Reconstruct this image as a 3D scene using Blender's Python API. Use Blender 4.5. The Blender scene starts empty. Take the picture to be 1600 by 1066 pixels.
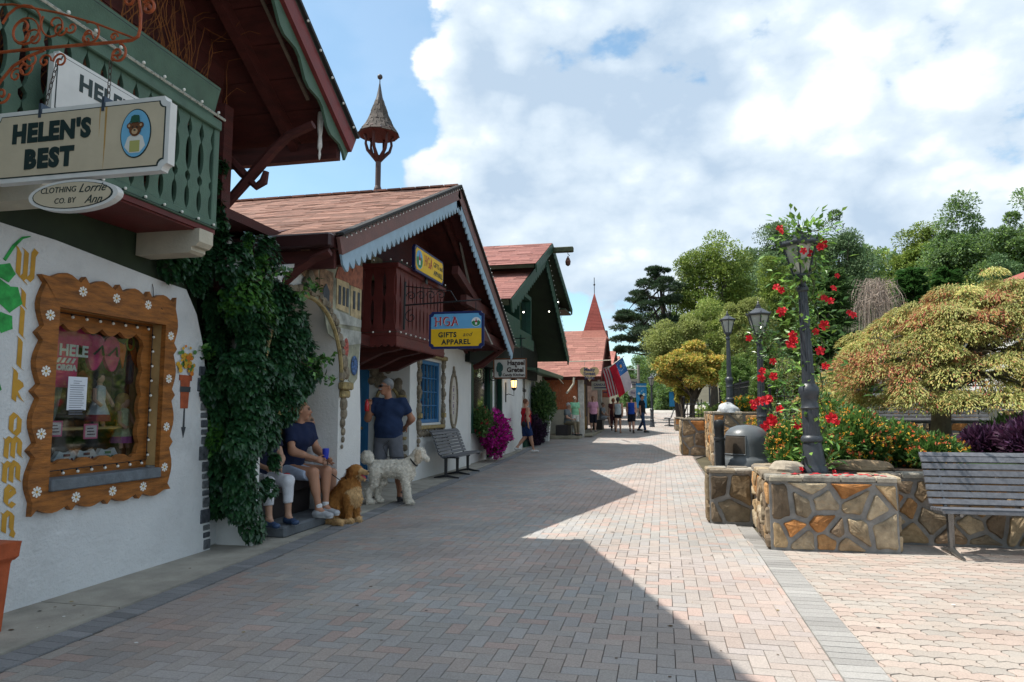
import bpy, math, random
import numpy as np
from mathutils import Vector, Matrix, noise as mnoise
PI=math.pi
R=math.radians
rng=random.Random(7)
nr=np.random.RandomState(11)
SC=bpy.context.scene
COL=SC.collection

# ------------------------------------------------------------------ camera
F=1080.0; CX=800.0; CY=533.0
PITCH=math.atan((640-CY)/F); YAW=math.atan((1035-CX)*math.cos(PITCH)/F); EYE=Vector((0,0,1.35))
cam_d=bpy.data.cameras.new('camera'); cam=bpy.data.objects.new('camera',cam_d); COL.objects.link(cam)
cam_d.sensor_width=36.0; cam_d.lens=36.0*F/1600.0; cam_d.clip_end=3000; cam_d.clip_start=0.05
cam.location=EYE; cam.rotation_euler=(PI/2+PITCH,0,YAW)
SC.camera=cam
FW=Vector((-math.sin(YAW)*math.cos(PITCH),math.cos(YAW)*math.cos(PITCH),math.sin(PITCH)))
RT=Vector((math.cos(YAW),math.sin(YAW),0)); UP=RT.cross(FW)
def ray(px,py): return FW+RT*((px-CX)/F)+UP*((CY-py)/F)
# survey helpers: where a measured sight line meets a plane of the place
def atx(px,py,x): r=ray(px,py); return EYE+r*(x/r.x)
def aty(px,py,y): r=ray(px,py); return EYE+r*(y/r.y)
def atz(px,py,z=0.0): r=ray(px,py); return EYE+r*((z-EYE.z)/r.z)

# ------------------------------------------------------------------ world and sun
SUNV=Vector((0.56,0.05,-1.0)).normalized()
SUN_EL=math.asin(-SUNV.z); SUN_AZ=math.atan2(-SUNV.x,-SUNV.y)   # clockwise from +Y
W=bpy.data.worlds.new('World'); SC.world=W; W.use_nodes=True
wt=W.node_tree; wn=wt.nodes; wl=wt.links; wn.clear()
def N(nodes,t,**k):
    n=nodes.new(t)
    for a,b in k.items():
        if a.startswith('i_'): n.inputs[int(a[2:])].default_value=b
        else: setattr(n,a,b)
    return n
wo=N(wn,'ShaderNodeOutputWorld')
sky=N(wn,'ShaderNodeTexSky'); sky.sky_type='NISHITA'; sky.sun_disc=False
sky.sun_elevation=SUN_EL; sky.sun_rotation=SUN_AZ; sky.air_density=1.0; sky.dust_density=1.4; sky.ozone_density=1.3; sky.altitude=400
bg1=N(wn,'ShaderNodeBackground'); bg1.inputs[1].default_value=0.15
tint=N(wn,'ShaderNodeMix',data_type='RGBA',blend_type='MULTIPLY'); tint.inputs[0].default_value=1.0; tint.inputs[7].default_value=(.98,1.16,1.08,1); wl.new(sky.outputs[0],tint.inputs[6]); wl.new(tint.outputs[2],bg1.inputs[0])
tc=N(wn,'ShaderNodeTexCoord')
nz=N(wn,'ShaderNodeVectorMath',operation='NORMALIZE'); wl.new(tc.outputs['Generated'],nz.inputs[0])
def blob(px,py,rad):
    d=ray(px,py).normalized()
    dt=N(wn,'ShaderNodeVectorMath',operation='DOT_PRODUCT'); wl.new(nz.outputs[0],dt.inputs[0]); dt.inputs[1].default_value=d
    m=N(wn,'ShaderNodeMapRange',interpolation_type='SMOOTHSTEP'); m.inputs[1].default_value=math.cos(R(rad)); m.inputs[2].default_value=1.0
    wl.new(dt.outputs['Value'],m.inputs[0]); return m.outputs[0]
def wmath(op,a,b,c=None):
    n=N(wn,'ShaderNodeMath',operation=op)
    for i,v in enumerate((a,b) if c is None else (a,b,c)):
        if isinstance(v,(int,float)): n.inputs[i].default_value=v
        else: wl.new(v,n.inputs[i])
    return n.outputs[0]
def wnoise(scale,detail,rough,off=(0,0,0),dist=0.0):
    mp=N(wn,'ShaderNodeMapping'); mp.inputs['Scale'].default_value=(1,1,1.7); mp.inputs['Location'].default_value=off
    wl.new(nz.outputs[0],mp.inputs[0])
    n=N(wn,'ShaderNodeTexNoise'); n.inputs['Scale'].default_value=scale; n.inputs['Detail'].default_value=detail; n.inputs['Roughness'].default_value=rough; n.inputs['Distortion'].default_value=dist
    wl.new(mp.outputs[0],n.inputs[0]); return n.outputs[0]
n1=wnoise(4.6,12,0.60,(3.1,1.7,0.4),.05)
vmp=N(wn,'ShaderNodeMapping'); vmp.inputs['Scale'].default_value=(1,1,1.5); vdn=N(wn,'ShaderNodeTexNoise'); vdn.inputs['Scale'].default_value=9; vdn.inputs['Detail'].default_value=5; wl.new(nz.outputs[0],vdn.inputs[0]); vad=N(wn,'ShaderNodeVectorMath',operation='MULTIPLY_ADD'); vad.inputs[1].default_value=(.10,.10,.10); wl.new(vdn.outputs['Color'],vad.inputs[0]); wl.new(nz.outputs[0],vad.inputs[2]); wl.new(vad.outputs[0],vmp.inputs[0])
vo=N(wn,'ShaderNodeTexVoronoi',feature='F1'); vo.inputs['Scale'].default_value=11; vo.inputs['Detail'].default_value=1; wl.new(vmp.outputs[0],vo.inputs['Vector'])
puff=wmath('SUBTRACT',0.42,vo.outputs['Distance'])
cov=wmath('MULTIPLY_ADD',puff,0.22,wmath('ADD',n1,0.155))
for (px,py,r,s) in ((470,110,15,-0.46),(500,310,8,-0.20),(400,20,16,-0.18),(655,200,3.2,-0.16),(680,90,6.5,0.22),(660,270,6,0.22),(780,290,10,0.14),(1210,75,3.2,-0.16),(1165,-20,4.5,-0.18),(1190,170,2,-.10),(560,-10,5,.12),(930,520,7,-0.15),(800,470,7,-0.05),
                    (1400,330,9,0.10),(1000,150,22,0.16),(1450,150,18,0.12),(880,340,9,0.10)):
    cov=wmath('MULTIPLY_ADD',blob(px,py,r),s,cov)
mask=N(wn,'ShaderNodeMapRange',interpolation_type='SMOOTHSTEP'); mask.inputs[1].default_value=0.49; mask.inputs[2].default_value=0.60; mask.inputs[3].default_value=0.10; wl.new(cov,mask.inputs[0])
n2=wnoise(5.0,10,0.58,(7.3,2.2,5.0),0.05)
shade=wmath('MULTIPLY_ADD',puff,0.55,wmath('MULTIPLY_ADD',wmath('SUBTRACT',n2,0.5),2.0,0.80))
for (px,py,r,s) in ((890,120,15,-0.26),(1010,150,10,-0.16),(820,60,8,-0.06),(1200,330,7,-.10),(1500,120,8,-.12),(1400,320,9,-0.28),(930,540,8,-0.2),(850,330,6,-0.1),(1000,180,8,-0.16),(700,240,4.5,0.3),(640,80,5,0.4),(950,280,4,0.15),(1330,110,9,0.04),(1100,300,6,0.15),(1240,230,6,0.12)):
    shade=wmath('MULTIPLY_ADD',blob(px,py,r),s,shade)
cr=N(wn,'ShaderNodeValToRGB'); cr.color_ramp.elements[0].position=0.12; cr.color_ramp.elements[0].color=(0.42,0.53,0.66,1)
cr.color_ramp.elements[1].position=1.0; cr.color_ramp.elements[1].color=(0.96,0.97,0.98,1)
e=cr.color_ramp.elements.new(0.62); e.color=(0.64,0.73,0.81,1)
wl.new(shade,cr.inputs[0])
bg2=N(wn,'ShaderNodeBackground'); bg2.inputs[1].default_value=0.95; wl.new(cr.outputs[0],bg2.inputs[0])
mx=N(wn,'ShaderNodeMixShader'); wl.new(mask.outputs[0],mx.inputs[0]); wl.new(bg1.outputs[0],mx.inputs[1]); wl.new(bg2.outputs[0],mx.inputs[2])
wl.new(mx.outputs[0],wo.inputs[0])
sd=bpy.data.lights.new('sun','SUN'); sd.energy=4.6; sd.angle=R(0.5); sd.color=(1.0,0.95,0.87)
so=bpy.data.objects.new('sun',sd); COL.objects.link(so); so.rotation_euler=SUNV.to_track_quat('-Z','Y').to_euler(); so.location=(-20,0,40)
SC.view_settings.view_transform='Standard'; SC.view_settings.look='None'; SC.view_settings.exposure=0.46; SC.view_settings.gamma=1.0
SC.view_settings.use_curve_mapping=False
SC.cycles.max_bounces=6; SC.cycles.transparent_max_bounces=12
try: SC.cycles.use_denoising=True
except Exception: pass

# ------------------------------------------------------------------ materials
def srgb(r,g,b): 
    f=lambda c:(c/255)/12.92 if c<=10 else ((c/255+0.055)/1.055)**2.4
    return (f(r),f(g),f(b))
_M={}
def mat(name,col=(.5,.5,.5),rough=.7,var=.12,scale=6,bump=.0,bscale=None,metal=0,attr=False,trans=0,spec=.35,stretch=(1,1,1),dirt=0.0,coat=0,emit=0):
    """principled material with object-space noise variation; attr multiplies by the mesh's col attribute"""
    if name in _M: return _M[name]
    m=bpy.data.materials.new(name); m.use_nodes=True; t=m.node_tree; n=t.nodes; l=t.links
    b=n['Principled BSDF']; b.inputs['Roughness'].default_value=rough; b.inputs['Metallic'].default_value=metal
    b.inputs['Specular IOR Level'].default_value=spec
    if coat: b.inputs['Coat Weight'].default_value=coat
    geo=N(n,'ShaderNodeTexCoord'); mp=N(n,'ShaderNodeMapping'); mp.inputs['Scale'].default_value=stretch; l.new(geo.outputs['Object'],mp.inputs[0])
    base=N(n,'ShaderNodeRGB'); base.outputs[0].default_value=(*col,1); out=base.outputs[0]
    if attr:
        a=N(n,'ShaderNodeAttribute',attribute_name='col'); mm=N(n,'ShaderNodeMix',data_type='RGBA',blend_type='MULTIPLY'); mm.inputs[0].default_value=1
        l.new(out,mm.inputs[6]); l.new(a.outputs['Color'],mm.inputs[7]); out=mm.outputs[2]
    if var>0:
        nt=N(n,'ShaderNodeTexNoise'); nt.inputs['Scale'].default_value=scale; nt.inputs['Detail'].default_value=7; nt.inputs['Roughness'].default_value=.6; l.new(mp.outputs[0],nt.inputs[0])
        mr=N(n,'ShaderNodeMapRange'); mr.inputs[1].default_value=.25; mr.inputs[2].default_value=.75; mr.inputs[3].default_value=1-var*1.6; mr.inputs[4].default_value=1+var*1.2; l.new(nt.outputs[0],mr.inputs[0])
        mm=N(n,'ShaderNodeMix',data_type='RGBA',blend_type='MULTIPLY'); mm.inputs[0].default_value=1; l.new(out,mm.inputs[6]); l.new(mr.outputs[0],mm.inputs[7]); out=mm.outputs[2]
        rr=N(n,'ShaderNodeMapRange'); rr.inputs[3].default_value=max(.05,rough-.15); rr.inputs[4].default_value=min(1,rough+.12); l.new(nt.outputs[0],rr.inputs[0]); l.new(rr.outputs[0],b.inputs['Roughness'])
    if dirt>0:
        nt=N(n,'ShaderNodeTexNoise'); nt.inputs['Scale'].default_value=1.3; nt.inputs['Detail'].default_value=9; nt.inputs['Roughness'].default_value=.72; l.new(geo.outputs['Object'],nt.inputs[0])
        mr=N(n,'ShaderNodeMapRange'); mr.inputs[1].default_value=.52; mr.inputs[2].default_value=.75; mr.inputs[3].default_value=0; mr.inputs[4].default_value=dirt; l.new(nt.outputs[0],mr.inputs[0])
        mm=N(n,'ShaderNodeMix',data_type='RGBA'); l.new(mr.outputs[0],mm.inputs[0]); l.new(out,mm.inputs[6]); mm.inputs[7].default_value=(.10,.085,.065,1); out=mm.outputs[2]
    l.new(out,b.inputs['Base Color'])
    if bump>0:
        nb=N(n,'ShaderNodeTexNoise'); nb.inputs['Scale'].default_value=bscale or scale*4; nb.inputs['Detail'].default_value=8; nb.inputs['Roughness'].default_value=.65; l.new(mp.outputs[0],nb.inputs[0])
        bp=N(n,'ShaderNodeBump'); bp.inputs['Strength'].default_value=min(1,bump); bp.inputs['Distance'].default_value=.02*max(1,bump); l.new(nb.outputs[0],bp.inputs['Height']); l.new(bp.outputs[0],b.inputs['Normal'])
    if trans>0:
        tr=N(n,'ShaderNodeBsdfTranslucent'); l.new(out,tr.inputs[0]); ms=N(n,'ShaderNodeMixShader'); ms.inputs[0].default_value=trans
        l.new(b.outputs[0],ms.inputs[1]); l.new(tr.outputs[0],ms.inputs[2]); l.new(ms.outputs[0],n['Material Output'].inputs[0])
    if emit: b.inputs['Emission Color'].default_value=(*col,1); b.inputs['Emission Strength'].default_value=emit
    _M[name]=m; return m
def glass_mat(name,tint=(.8,.9,.9),alpha=.35,rough=.03):
    if name in _M: return _M[name]
    m=bpy.data.materials.new(name); m.use_nodes=True; t=m.node_tree; n=t.nodes; l=t.links; n.remove(n['Principled BSDF'])
    g=N(n,'ShaderNodeBsdfGlossy'); g.inputs['Roughness'].default_value=rough; g.inputs[0].default_value=(1,1,1,1)
    tr=N(n,'ShaderNodeBsdfTransparent'); tr.inputs[0].default_value=(*tint,1)
    fr=N(n,'ShaderNodeLayerWeight'); fr.inputs[0].default_value=.5; pw_=N(n,'ShaderNodeMath',operation='POWER'); pw_.inputs[1].default_value=4.0; l.new(fr.outputs['Facing'],pw_.inputs[0])
    ad=N(n,'ShaderNodeMath',operation='MULTIPLY_ADD'); ad.inputs[1].default_value=.7; ad.inputs[2].default_value=.035+alpha*.12; l.new(pw_.outputs[0],ad.inputs[0])
    ms=N(n,'ShaderNodeMixShader'); l.new(ad.outputs[0],ms.inputs[0]); l.new(tr.outputs[0],ms.inputs[1]); l.new(g.outputs[0],ms.inputs[2]); l.new(ms.outputs[0],n['Material Output'].inputs[0])
    _M[name]=m; return m

# ------------------------------------------------------------------ objects
def wloc(o):
    v=Vector((0,0,0))
    while o is not None: v=v+o.location; o=o.parent
    return v
def tag(o,label=None,cat=None,group=None,kind=None):
    if label: o['label']=label
    if cat: o['category']=cat
    if group: o['group']=group
    if kind: o['kind']=kind
    return o
def thing(name,label,cat,loc=(0,0,0),group=None):
    o=bpy.data.objects.new(name,None); COL.objects.link(o); o.location=loc; o.empty_display_size=.1
    return tag(o,label,cat,group)
def mesh_np(name,verts,faces,material,parent=None,cols=None,smooth=False,fmat=None):
    """verts (n,3) world coords, faces list or (m,k) array; builds ONE object"""
    verts=np.asarray(verts,dtype=np.float64)
    if parent is not None: off=np.array(wloc(parent))
    else: off=np.array([(verts[:,0].min()+verts[:,0].max())/2,(verts[:,1].min()+verts[:,1].max())/2,verts[:,2].min()])
    me=bpy.data.meshes.new(name); v=verts-off
    if isinstance(faces,np.ndarray):
        m,k=faces.shape; me.vertices.add(len(v)); me.vertices.foreach_set('co',v.astype(np.float32).ravel())
        me.loops.add(m*k); me.loops.foreach_set('vertex_index',faces.astype(np.int32).ravel())
        me.polygons.add(m); me.polygons.foreach_set('loop_start',np.arange(0,m*k,k,dtype=np.int32))
        try: me.polygons.foreach_set('loop_total',np.full(m,k,dtype=np.int32))
        except Exception: pass
        me.update(calc_edges=True); me.validate()
    else:
        me.from_pydata(v.tolist(),[],faces); me.update()
    ms=material if isinstance(material,(list,tuple)) else [material]
    for x in ms: me.materials.append(x)
    if fmat is not None and len(fmat)==len(me.polygons): me.polygons.foreach_set('material_index',np.asarray(fmat,dtype=np.int32))
    if cols is not None:
        a=me.attributes.new('col','FLOAT_COLOR','POINT'); c=np.ones((len(v),4),dtype=np.float32); c[:,:3]=np.asarray(cols)
        a.data.foreach_set('color',c.ravel())
    me.polygons.foreach_set('use_smooth',np.full(len(me.polygons),bool(smooth)))
    o=bpy.data.objects.new(name,me); COL.objects.link(o)
    if parent is not None: o.parent=parent
    else: o.location=off
    return o
def kids(o): return [c for c in bpy.data.objects if c.parent==o]
def copy_tree(o,parent=None):
    c=o.copy(); COL.objects.link(c); c.parent=parent
    for ch in kids(o): copy_tree(ch,c)
    return c
class MB:
    def __init__(s): s.v=[]; s.f=[]; s.m=[]; s.c=[]; s.mi=0; s.col=(1,1,1)
    def add(s,vs,fs):
        b=len(s.v); s.v+= [tuple(x) for x in vs]; s.f+=[tuple(i+b for i in f) for f in fs]; s.m+=[s.mi]*len(fs); s.c+=[s.col]*len(vs); return s
    def box(s,x0,x1,y0,y1,z0,z1):
        return s.add([(x0,y0,z0),(x1,y0,z0),(x1,y1,z0),(x0,y1,z0),(x0,y0,z1),(x1,y0,z1),(x1,y1,z1),(x0,y1,z1)],[(0,3,2,1),(4,5,6,7),(0,1,5,4),(1,2,6,5),(2,3,7,6),(3,0,4,7)])
    def bbox(s,x0,x1,y0,y1,z0,z1,b=.01):
        """box with chamfered edges"""
        vs=[];
        for z,i in ((z0,b),(z0+b,0),(z1-b,0),(z1,b)):
            X0,X1,Y0,Y1=x0+i,x1-i,y0+i,y1-i
            q=min(b,(X1-X0)/3,(Y1-Y0)/3)
            vs+=[(X0+q,Y0,z),(X1-q,Y0,z),(X1,Y0+q,z),(X1,Y1-q,z),(X1-q,Y1,z),(X0+q,Y1,z),(X0,Y1-q,z),(X0,Y0+q,z)]
        fs=[tuple(range(7,-1,-1)),tuple(range(24,32))]
        for k in range(3):
            for i in range(8): j=(i+1)%8; fs.append((k*8+i,k*8+j,k*8+8+j,k*8+8+i))
        return s.add(vs,fs)
    def beam(s,a,b,w,h,up=(0,0,1),ch=0):
        """rectangular bar from a to b, w across, h along up"""
        a=Vector(a); b=Vector(b); d=(b-a).normalized(); u=Vector(up); sd=d.cross(u)
        if sd.length<1e-4: sd=d.cross(Vector((1,0,0)))
        sd.normalize(); u=sd.cross(d).normalized()
        vs=[p+sd*(w/2*i)+u*(h/2*j) for p in (a,b) for (i,j) in ((-1,-1),(1,-1),(1,1),(-1,1))]
        return s.add(vs,[(0,1,2,3),(7,6,5,4),(0,4,5,1),(1,5,6,2),(2,6,7,3),(3,7,4,0)])
    def tube(s,pts,r,n=8,close=False,caps=True):
        pts=[Vector(p) for p in pts]; m=len(pts); rs=r if isinstance(r,(list,tuple)) else [r]*m; vs=[]; fs=[]
        prev=None
        for i,p in enumerate(pts):
            if close: d=pts[(i+1)%m]-pts[i-1]
            else: d=pts[min(i+1,m-1)]-pts[max(i-1,0)]
            if d.length<1e-9: d=Vector((0,0,1))
            d.normalize()
            if prev is None:
                a=d.cross(Vector((0,0,1)));
                if a.length<.05: a=d.cross(Vector((1,0,0)))
            else: a=prev-d*prev.dot(d)
            a.normalize(); prev=a; b=d.cross(a)
            for k in range(n): t=2*PI*k/n; vs.append(p+(a*math.cos(t)+b*math.sin(t))*rs[i])
        for i in range(m if close else m-1):
            for k in range(n):
                j=(k+1)%n; i2=(i+1)%m; fs.append((i*n+k,i2*n+k,i2*n+j,i*n+j))
        if caps and not close: fs.append(tuple(range(n))); fs.append(tuple((m-1)*n+k for k in range(n-1,-1,-1)))
        return s.add(vs,fs)
    def lathe(s,prof,c=(0,0,0),n=20,ax=(1,1),flute=0,rot=0):
        """prof [(r,z)...] round a vertical axis"""
        vs=[];fs=[];m=len(prof)
        for r,z in prof:
            for k in range(n):
                t=2*PI*k/n+rot; rr=r*(1-(flute if k%2 else 0)); vs.append((c[0]+rr*ax[0]*math.cos(t),c[1]+rr*ax[1]*math.sin(t),c[2]+z))
        for i in range(m-1):
            for k in range(n): j=(k+1)%n; fs.append((i*n+k,i*n+j,(i+1)*n+j,(i+1)*n+k))
        fs.append(tuple(range(n-1,-1,-1))); fs.append(tuple((m-1)*n+k for k in range(n)))
        return s.add(vs,fs)
    def prism(s,poly,o,u,v,d):
        """polygon (2D) placed at o with axes u,v, extruded by vector d"""
        o=Vector(o);u=Vector(u);v=Vector(v);d=Vector(d); n=len(poly)
        a=[o+u*p[0]+v*p[1] for p in poly]; vs=a+[p+d for p in a]
        fs=[tuple(range(n-1,-1,-1)),tuple(range(n,2*n))]+[(i,(i+1)%n,n+(i+1)%n,n+i) for i in range(n)]
        return s.add(vs,fs)
    def ball(s,c,r,n=8,m=6,sc=(1,1,1)):
        vs=[];fs=[]
        for i in range(m+1):
            p=PI*i/m
            for k in range(n): t=2*PI*k/n; vs.append((c[0]+r*sc[0]*math.sin(p)*math.cos(t),c[1]+r*sc[1]*math.sin(p)*math.sin(t),c[2]+r*sc[2]*math.cos(p)))
        for i in range(m):
            for k in range(n): j=(k+1)%n; fs.append((i*n+k,(i+1)*n+k,(i+1)*n+j,i*n+j))
        return s.add(vs,fs)
    def build(s,name,material,parent=None,label=None,cat=None,group=None,kind=None,smooth=False,loc=None,rotz=0):
        o=mesh_np(name,np.array(s.v,dtype=np.float64).reshape(-1,3),s.f,material,parent,cols=s.c,smooth=smooth,fmat=s.m)
        if smooth:
            try: o.data.set_sharp_from_angle(angle=R(38))
            except Exception: pass
        return tag(o,label,cat,group,kind)

# ------------------------------------------------------------------ lettering
def text_verts(txt,size,bold=0.0,shear=0.0,space=1.0,extr=.003,wx=1.0):
    c=bpy.data.curves.new('t','FONT'); c.body=txt; c.size=size; c.offset=bold; c.shear=shear; c.space_character=space; c.extrude=extr; c.align_x='CENTER'; c.align_y='CENTER'; c.resolution_u=3
    o=bpy.data.objects.new('t',c); COL.objects.link(o); bpy.context.view_layer.update()
    me=o.to_mesh(); vs=[(v.co.x*wx,v.co.y,v.co.z) for v in me.vertices]; fs=[tuple(p.vertices) for p in me.polygons]
    o.to_mesh_clear(); bpy.data.objects.remove(o); bpy.data.curves.remove(c); return vs,fs
def put_text(mb,txt,size,o,u,v,**k):
    o=Vector(o);u=Vector(u).normalized();v=Vector(v).normalized();w=u.cross(v)
    vs,fs=text_verts(txt,size,**k); mb.add([o+u*a+v*b+w*c for a,b,c in vs],fs)
GL={ # broad-nib strokes on a 6 x 10 grid
'W':[[(0,9.5),(1.2,8),(1.2,1.6),(2.6,.4),(3.8,1.6),(3.8,8.6)],[(3.8,1.6),(5.0,.4),(6.4,1.8),(6.4,8),(7.4,9.5)],[(2.8,9),(3.8,8)]],
'i':[[(0.4,5.8),(1.2,5),(1.2,1.4),(2.2,.5)],[(.9,8.2),(1.6,7.5)]],
'l':[[(.4,9.4),(1.2,8.6),(1.2,1.4),(2.4,.5)]],
'k':[[(.4,9.4),(1.2,8.6),(1.2,.6)],[(1.4,4),(3.2,6),(3.6,5),(1.6,3.6),(3.2,1.4),(4.2,.5)]],
'o':[[(2.2,6.2),(.8,5),(.8,1.6),(2.2,.4),(3.6,1.6),(3.6,5),(2.2,6.2)]],
'm':[[(.2,5.8),(1,5),(1,.6)],[(1,4.8),(2.4,6),(3.3,5),(3.3,.6)],[(3.3,4.8),(4.7,6),(5.6,5),(5.6,1.3),(6.4,.5)]],
'n':[[(.2,5.8),(1,5),(1,.6)],[(1,4.8),(2.6,6),(3.6,5),(3.6,1.3),(4.4,.2),(3.9,-1)]],
'e':[[(1,3),(3.4,4.4),(3,5.6),(2.2,6.2),(.8,5),(.8,1.6),(2.2,.4),(3.6,1.4)]],
'H':[[(.2,8.4),(1.4,9.2),(1.4,.9),(.4,.6)],[(5.2,9.2),(5.2,1.2),(6.2,.6)],[(1.4,4.9),(5.2,4.9)],[(4.4,9.1),(6.1,9.1)]],
'G':[[(5.8,7.4),(4.8,9.0),(2.4,8.8),(1,6.6),(1,3.2),(2.4,1),(4.4,.7),(5.7,1.8),(5.7,4.4)],[(3.6,4.5),(6.4,4.5)]],
'A':[[(2.0,9.2),(3.4,9.2),(1.2,.9),(.2,.6)],[(3.4,9.2),(5.6,1.2),(6.6,.6)],[(1.9,3.8),(5,3.8)]],
'a':[[(.8,5.4),(2.4,6.2),(3.4,5.2),(3.4,1.3),(4.2,.5)],[(3.2,3.4),(.9,2.6),(.9,1.3),(2,.5),(3.2,1.6)]],
's':[[(3.4,5.6),(2,6.2),(.8,5),(3.4,2.4),(3,1),(1.8,.4),(.6,1.2)]],
't':[[(1.4,8.2),(1.4,1.4),(2.6,.5)],[(.3,6),(2.8,6)]],
'r':[[(.2,5.8),(1,5),(1,.6)],[(1,4.8),(2.6,6),(3.2,5.2)]],
'&':[[(3.4,.6),(1,6.6),(2,8),(2.8,6.8),(.6,2.6),(1.4,.6),(3.8,3.4)]]}
GW={'W':8,'i':2.8,'l':2.8,'k':4.6,'o':4.4,'m':7,'n':5,'e':4.4,'H':7,'G':7,'A':7,'a':4.8,'s':4.2,'t':3.2,'r':3.8,'&':4.6,' ':3}
def nib_text(mb,txt,h,o,u,v,nib=(1.15,.85),vertical=False,step=None,wx=1.0,off=0.0):
    """blackletter drawn with a broad pen, h = height of 10 units; vertical stacks letters downwards"""
    o=Vector(o);u=Vector(u).normalized();v=Vector(v).normalized();w=u.cross(v); k=h/10; x=0; y=0; q=0
    for chn in txt:
        if chn in GL:
            cx=-GW[chn]/2 if vertical else x
            for st in GL[chn]:
                for a,b in zip(st[:-1],st[1:]):
                    q+=1; d=w*(0.002+off+q*.00003)
                    pts=[(a[0]-nib[0]/2,a[1]+nib[1]/2),(a[0]+nib[0]/2,a[1]-nib[1]/2),(b[0]+nib[0]/2,b[1]-nib[1]/2),(b[0]-nib[0]/2,b[1]+nib[1]/2)]
                    mb.add([o+u*((p[0]+cx)*k*wx)+v*((p[1]+y)*k)+d for p in pts],[(0,1,2,3)])
        if vertical: y-=(step or {}).get(chn,7.4)
        else: x+=GW.get(chn,4)
    return x*k*wx
def oval(rx,ry,n=32): return [(rx*math.cos(2*PI*i/n),ry*math.sin(2*PI*i/n)) for i in range(n)]
def scroll(c,u,v,r0,turns,a0,sgn=1,n=26,shrink=.12):
    """spiral points in plane u,v round c starting at radius r0"""
    c=Vector(c);u=Vector(u);v=Vector(v);out=[]
    for i in range(n+1):
        t=i/n; a=a0+sgn*turns*2*PI*t; r=r0*(1-t)+r0*shrink*t; out.append(c+u*(r*math.cos(a))+v*(r*math.sin(a)))
    return out
# ================================================================== ground
def gz(y): 
    t=max(0.0,y-20.0); return 0.020*t if t<14 else .28+.034*(t-14)
def sm(a,b,x):
    t=min(1,max(0,(x-a)/(b-a))); return t*t*(3-2*t)
def terr(x,y):
    z=gz(min(y,75))-.035
    z+=sm(6,40,x)*sm(12,50,y)*7.0+sm(60,200,y)*14*sm(-10,60,x)+sm(90,260,y)*10
    z-=0.25*sm(1.6,3.0,x)*sm(9,11,y)*(1-sm(14,20,y))
    return z
def kerb_x(y): return -3.60-.045*(y-3)
mb=MB(); xs=[-400,-120,-50,-20,-12,-8,-5,-3,-1,0,1,1.5,2,3,4,6,8,10,13,17,22,28,35,45,60,90,140,400]; ys=[-60,-20,-5,0,3,6,8,9,10,11,12,14,16,18,20,23,26,30,34,38,43,50,58,66,75,90,110,140,200,300,900]
mb.v=[(x,y,terr(x,y)) for y in ys for x in xs]; nx=len(xs)
mb.f=[(j*nx+i,j*nx+i+1,(j+1)*nx+i+1,(j+1)*nx+i) for j in range(len(ys)-1) for i in range(nx-1)]; mb.m=[0]*len(mb.f); mb.c=[(1,1,1)]*len(mb.v)
mb.build('ground',mat('soil_ground',(.085,.075,.045),.95,var=.3,scale=.8,bump=.6,bscale=12),kind='structure')
# sand joint bed under the bricks
mb=MB()
ysn=[-3,2,6,10,14,18,20,22,26,30,34,38,44,52,60,72]
def rbx(y): return .87 if y<40 else .87+(y-40)*.12
for a,b in zip(ysn[:-1],ysn[1:]):
    mb.add([(kerb_x(a)+.0,a,gz(a)-.012),(rbx(a)+1.2*sm(20,24,a),a,gz(a)-.012),(rbx(b)+1.2*sm(20,24,b),b,gz(b)-.012),(kerb_x(b),b,gz(b)-.012)],[(0,1,2,3)])
mb.add([(.86,-3,-.0125),(14,-3,-.0125),(14,8.3,-.0125),(.86,8.3,-.0125)],[(0,1,2,3)])
mb.build('joint_sand',mat('joint_sand',(.13,.115,.10),.95,var=.3,scale=9,bump=.4),kind='structure')
def brick_array(cx,cy,sx,sy,rot,inset=.0013,ch=.0017,zoff=0.0):
    """numpy arrays of brick centres and half sizes -> verts, quads"""
    n=len(cx); tilt=nr.normal(0,.0006,n)
    vs=np.zeros((n,8,3)); sg=np.array([(-1,-1),(1,-1),(1,1),(-1,1)])
    for k in range(4):
        for lay,(ins,z) in enumerate(((inset+ch,0.0),(inset,-.010))):
            x=sg[k,0]*(sx-ins); y=sg[k,1]*(sy-ins)
            vs[:,lay*4+k,0]=cx+x*np.cos(rot)-y*np.sin(rot); vs[:,lay*4+k,1]=cy+x*np.sin(rot)+y*np.cos(rot); vs[:,lay*4+k,2]=z+zoff+tilt*(sg[k,0]+.6*sg[k,1])
    f=np.array([(0,1,2,3),(4,5,1,0),(5,6,2,1),(6,7,3,2),(7,4,0,3)]); fs=(np.arange(n)[:,None,None]*8+f[None]).reshape(-1,4)
    v=vs.reshape(-1,3); yy=v[:,1]; t=np.maximum(0,yy-20); v[:,2]+=np.where(t<14,.02*t,.28+.034*(t-14))
    return v,fs
def vnoise(x,y,s,seed=0):
    return np.array([mnoise.noise(Vector((a*s+seed,b*s,seed*.7))) for a,b in zip(x,y)])
def brick_cols(x,y,seed,pal,wts):
    n=len(x); idx=nr.choice(len(pal),n,p=wts); c=np.array(pal)[idx]; 
    big=vnoise(x,y,.55,seed); sm_=vnoise(x,y,1.7,seed+5)
    pink=np.clip(big*1.6+.1,0,1)[:,None]; c=c*(1-pink*.45)+np.array([.47,.33,.275])*pink*.45
    c*=(1+.16*sm_+nr.normal(0,.03,n))[:,None]
    return np.clip(c,.02,.9)
pal=[(.37,.35,.325),(.42,.365,.325),(.46,.355,.31),(.385,.37,.355),(.41,.375,.34)]; wts=[.27,.22,.11,.25,.15]
w=.0975; X0=-6.2; cells=[]
ny=int(62/w); nxx=int((4.5-X0)/w)
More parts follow.
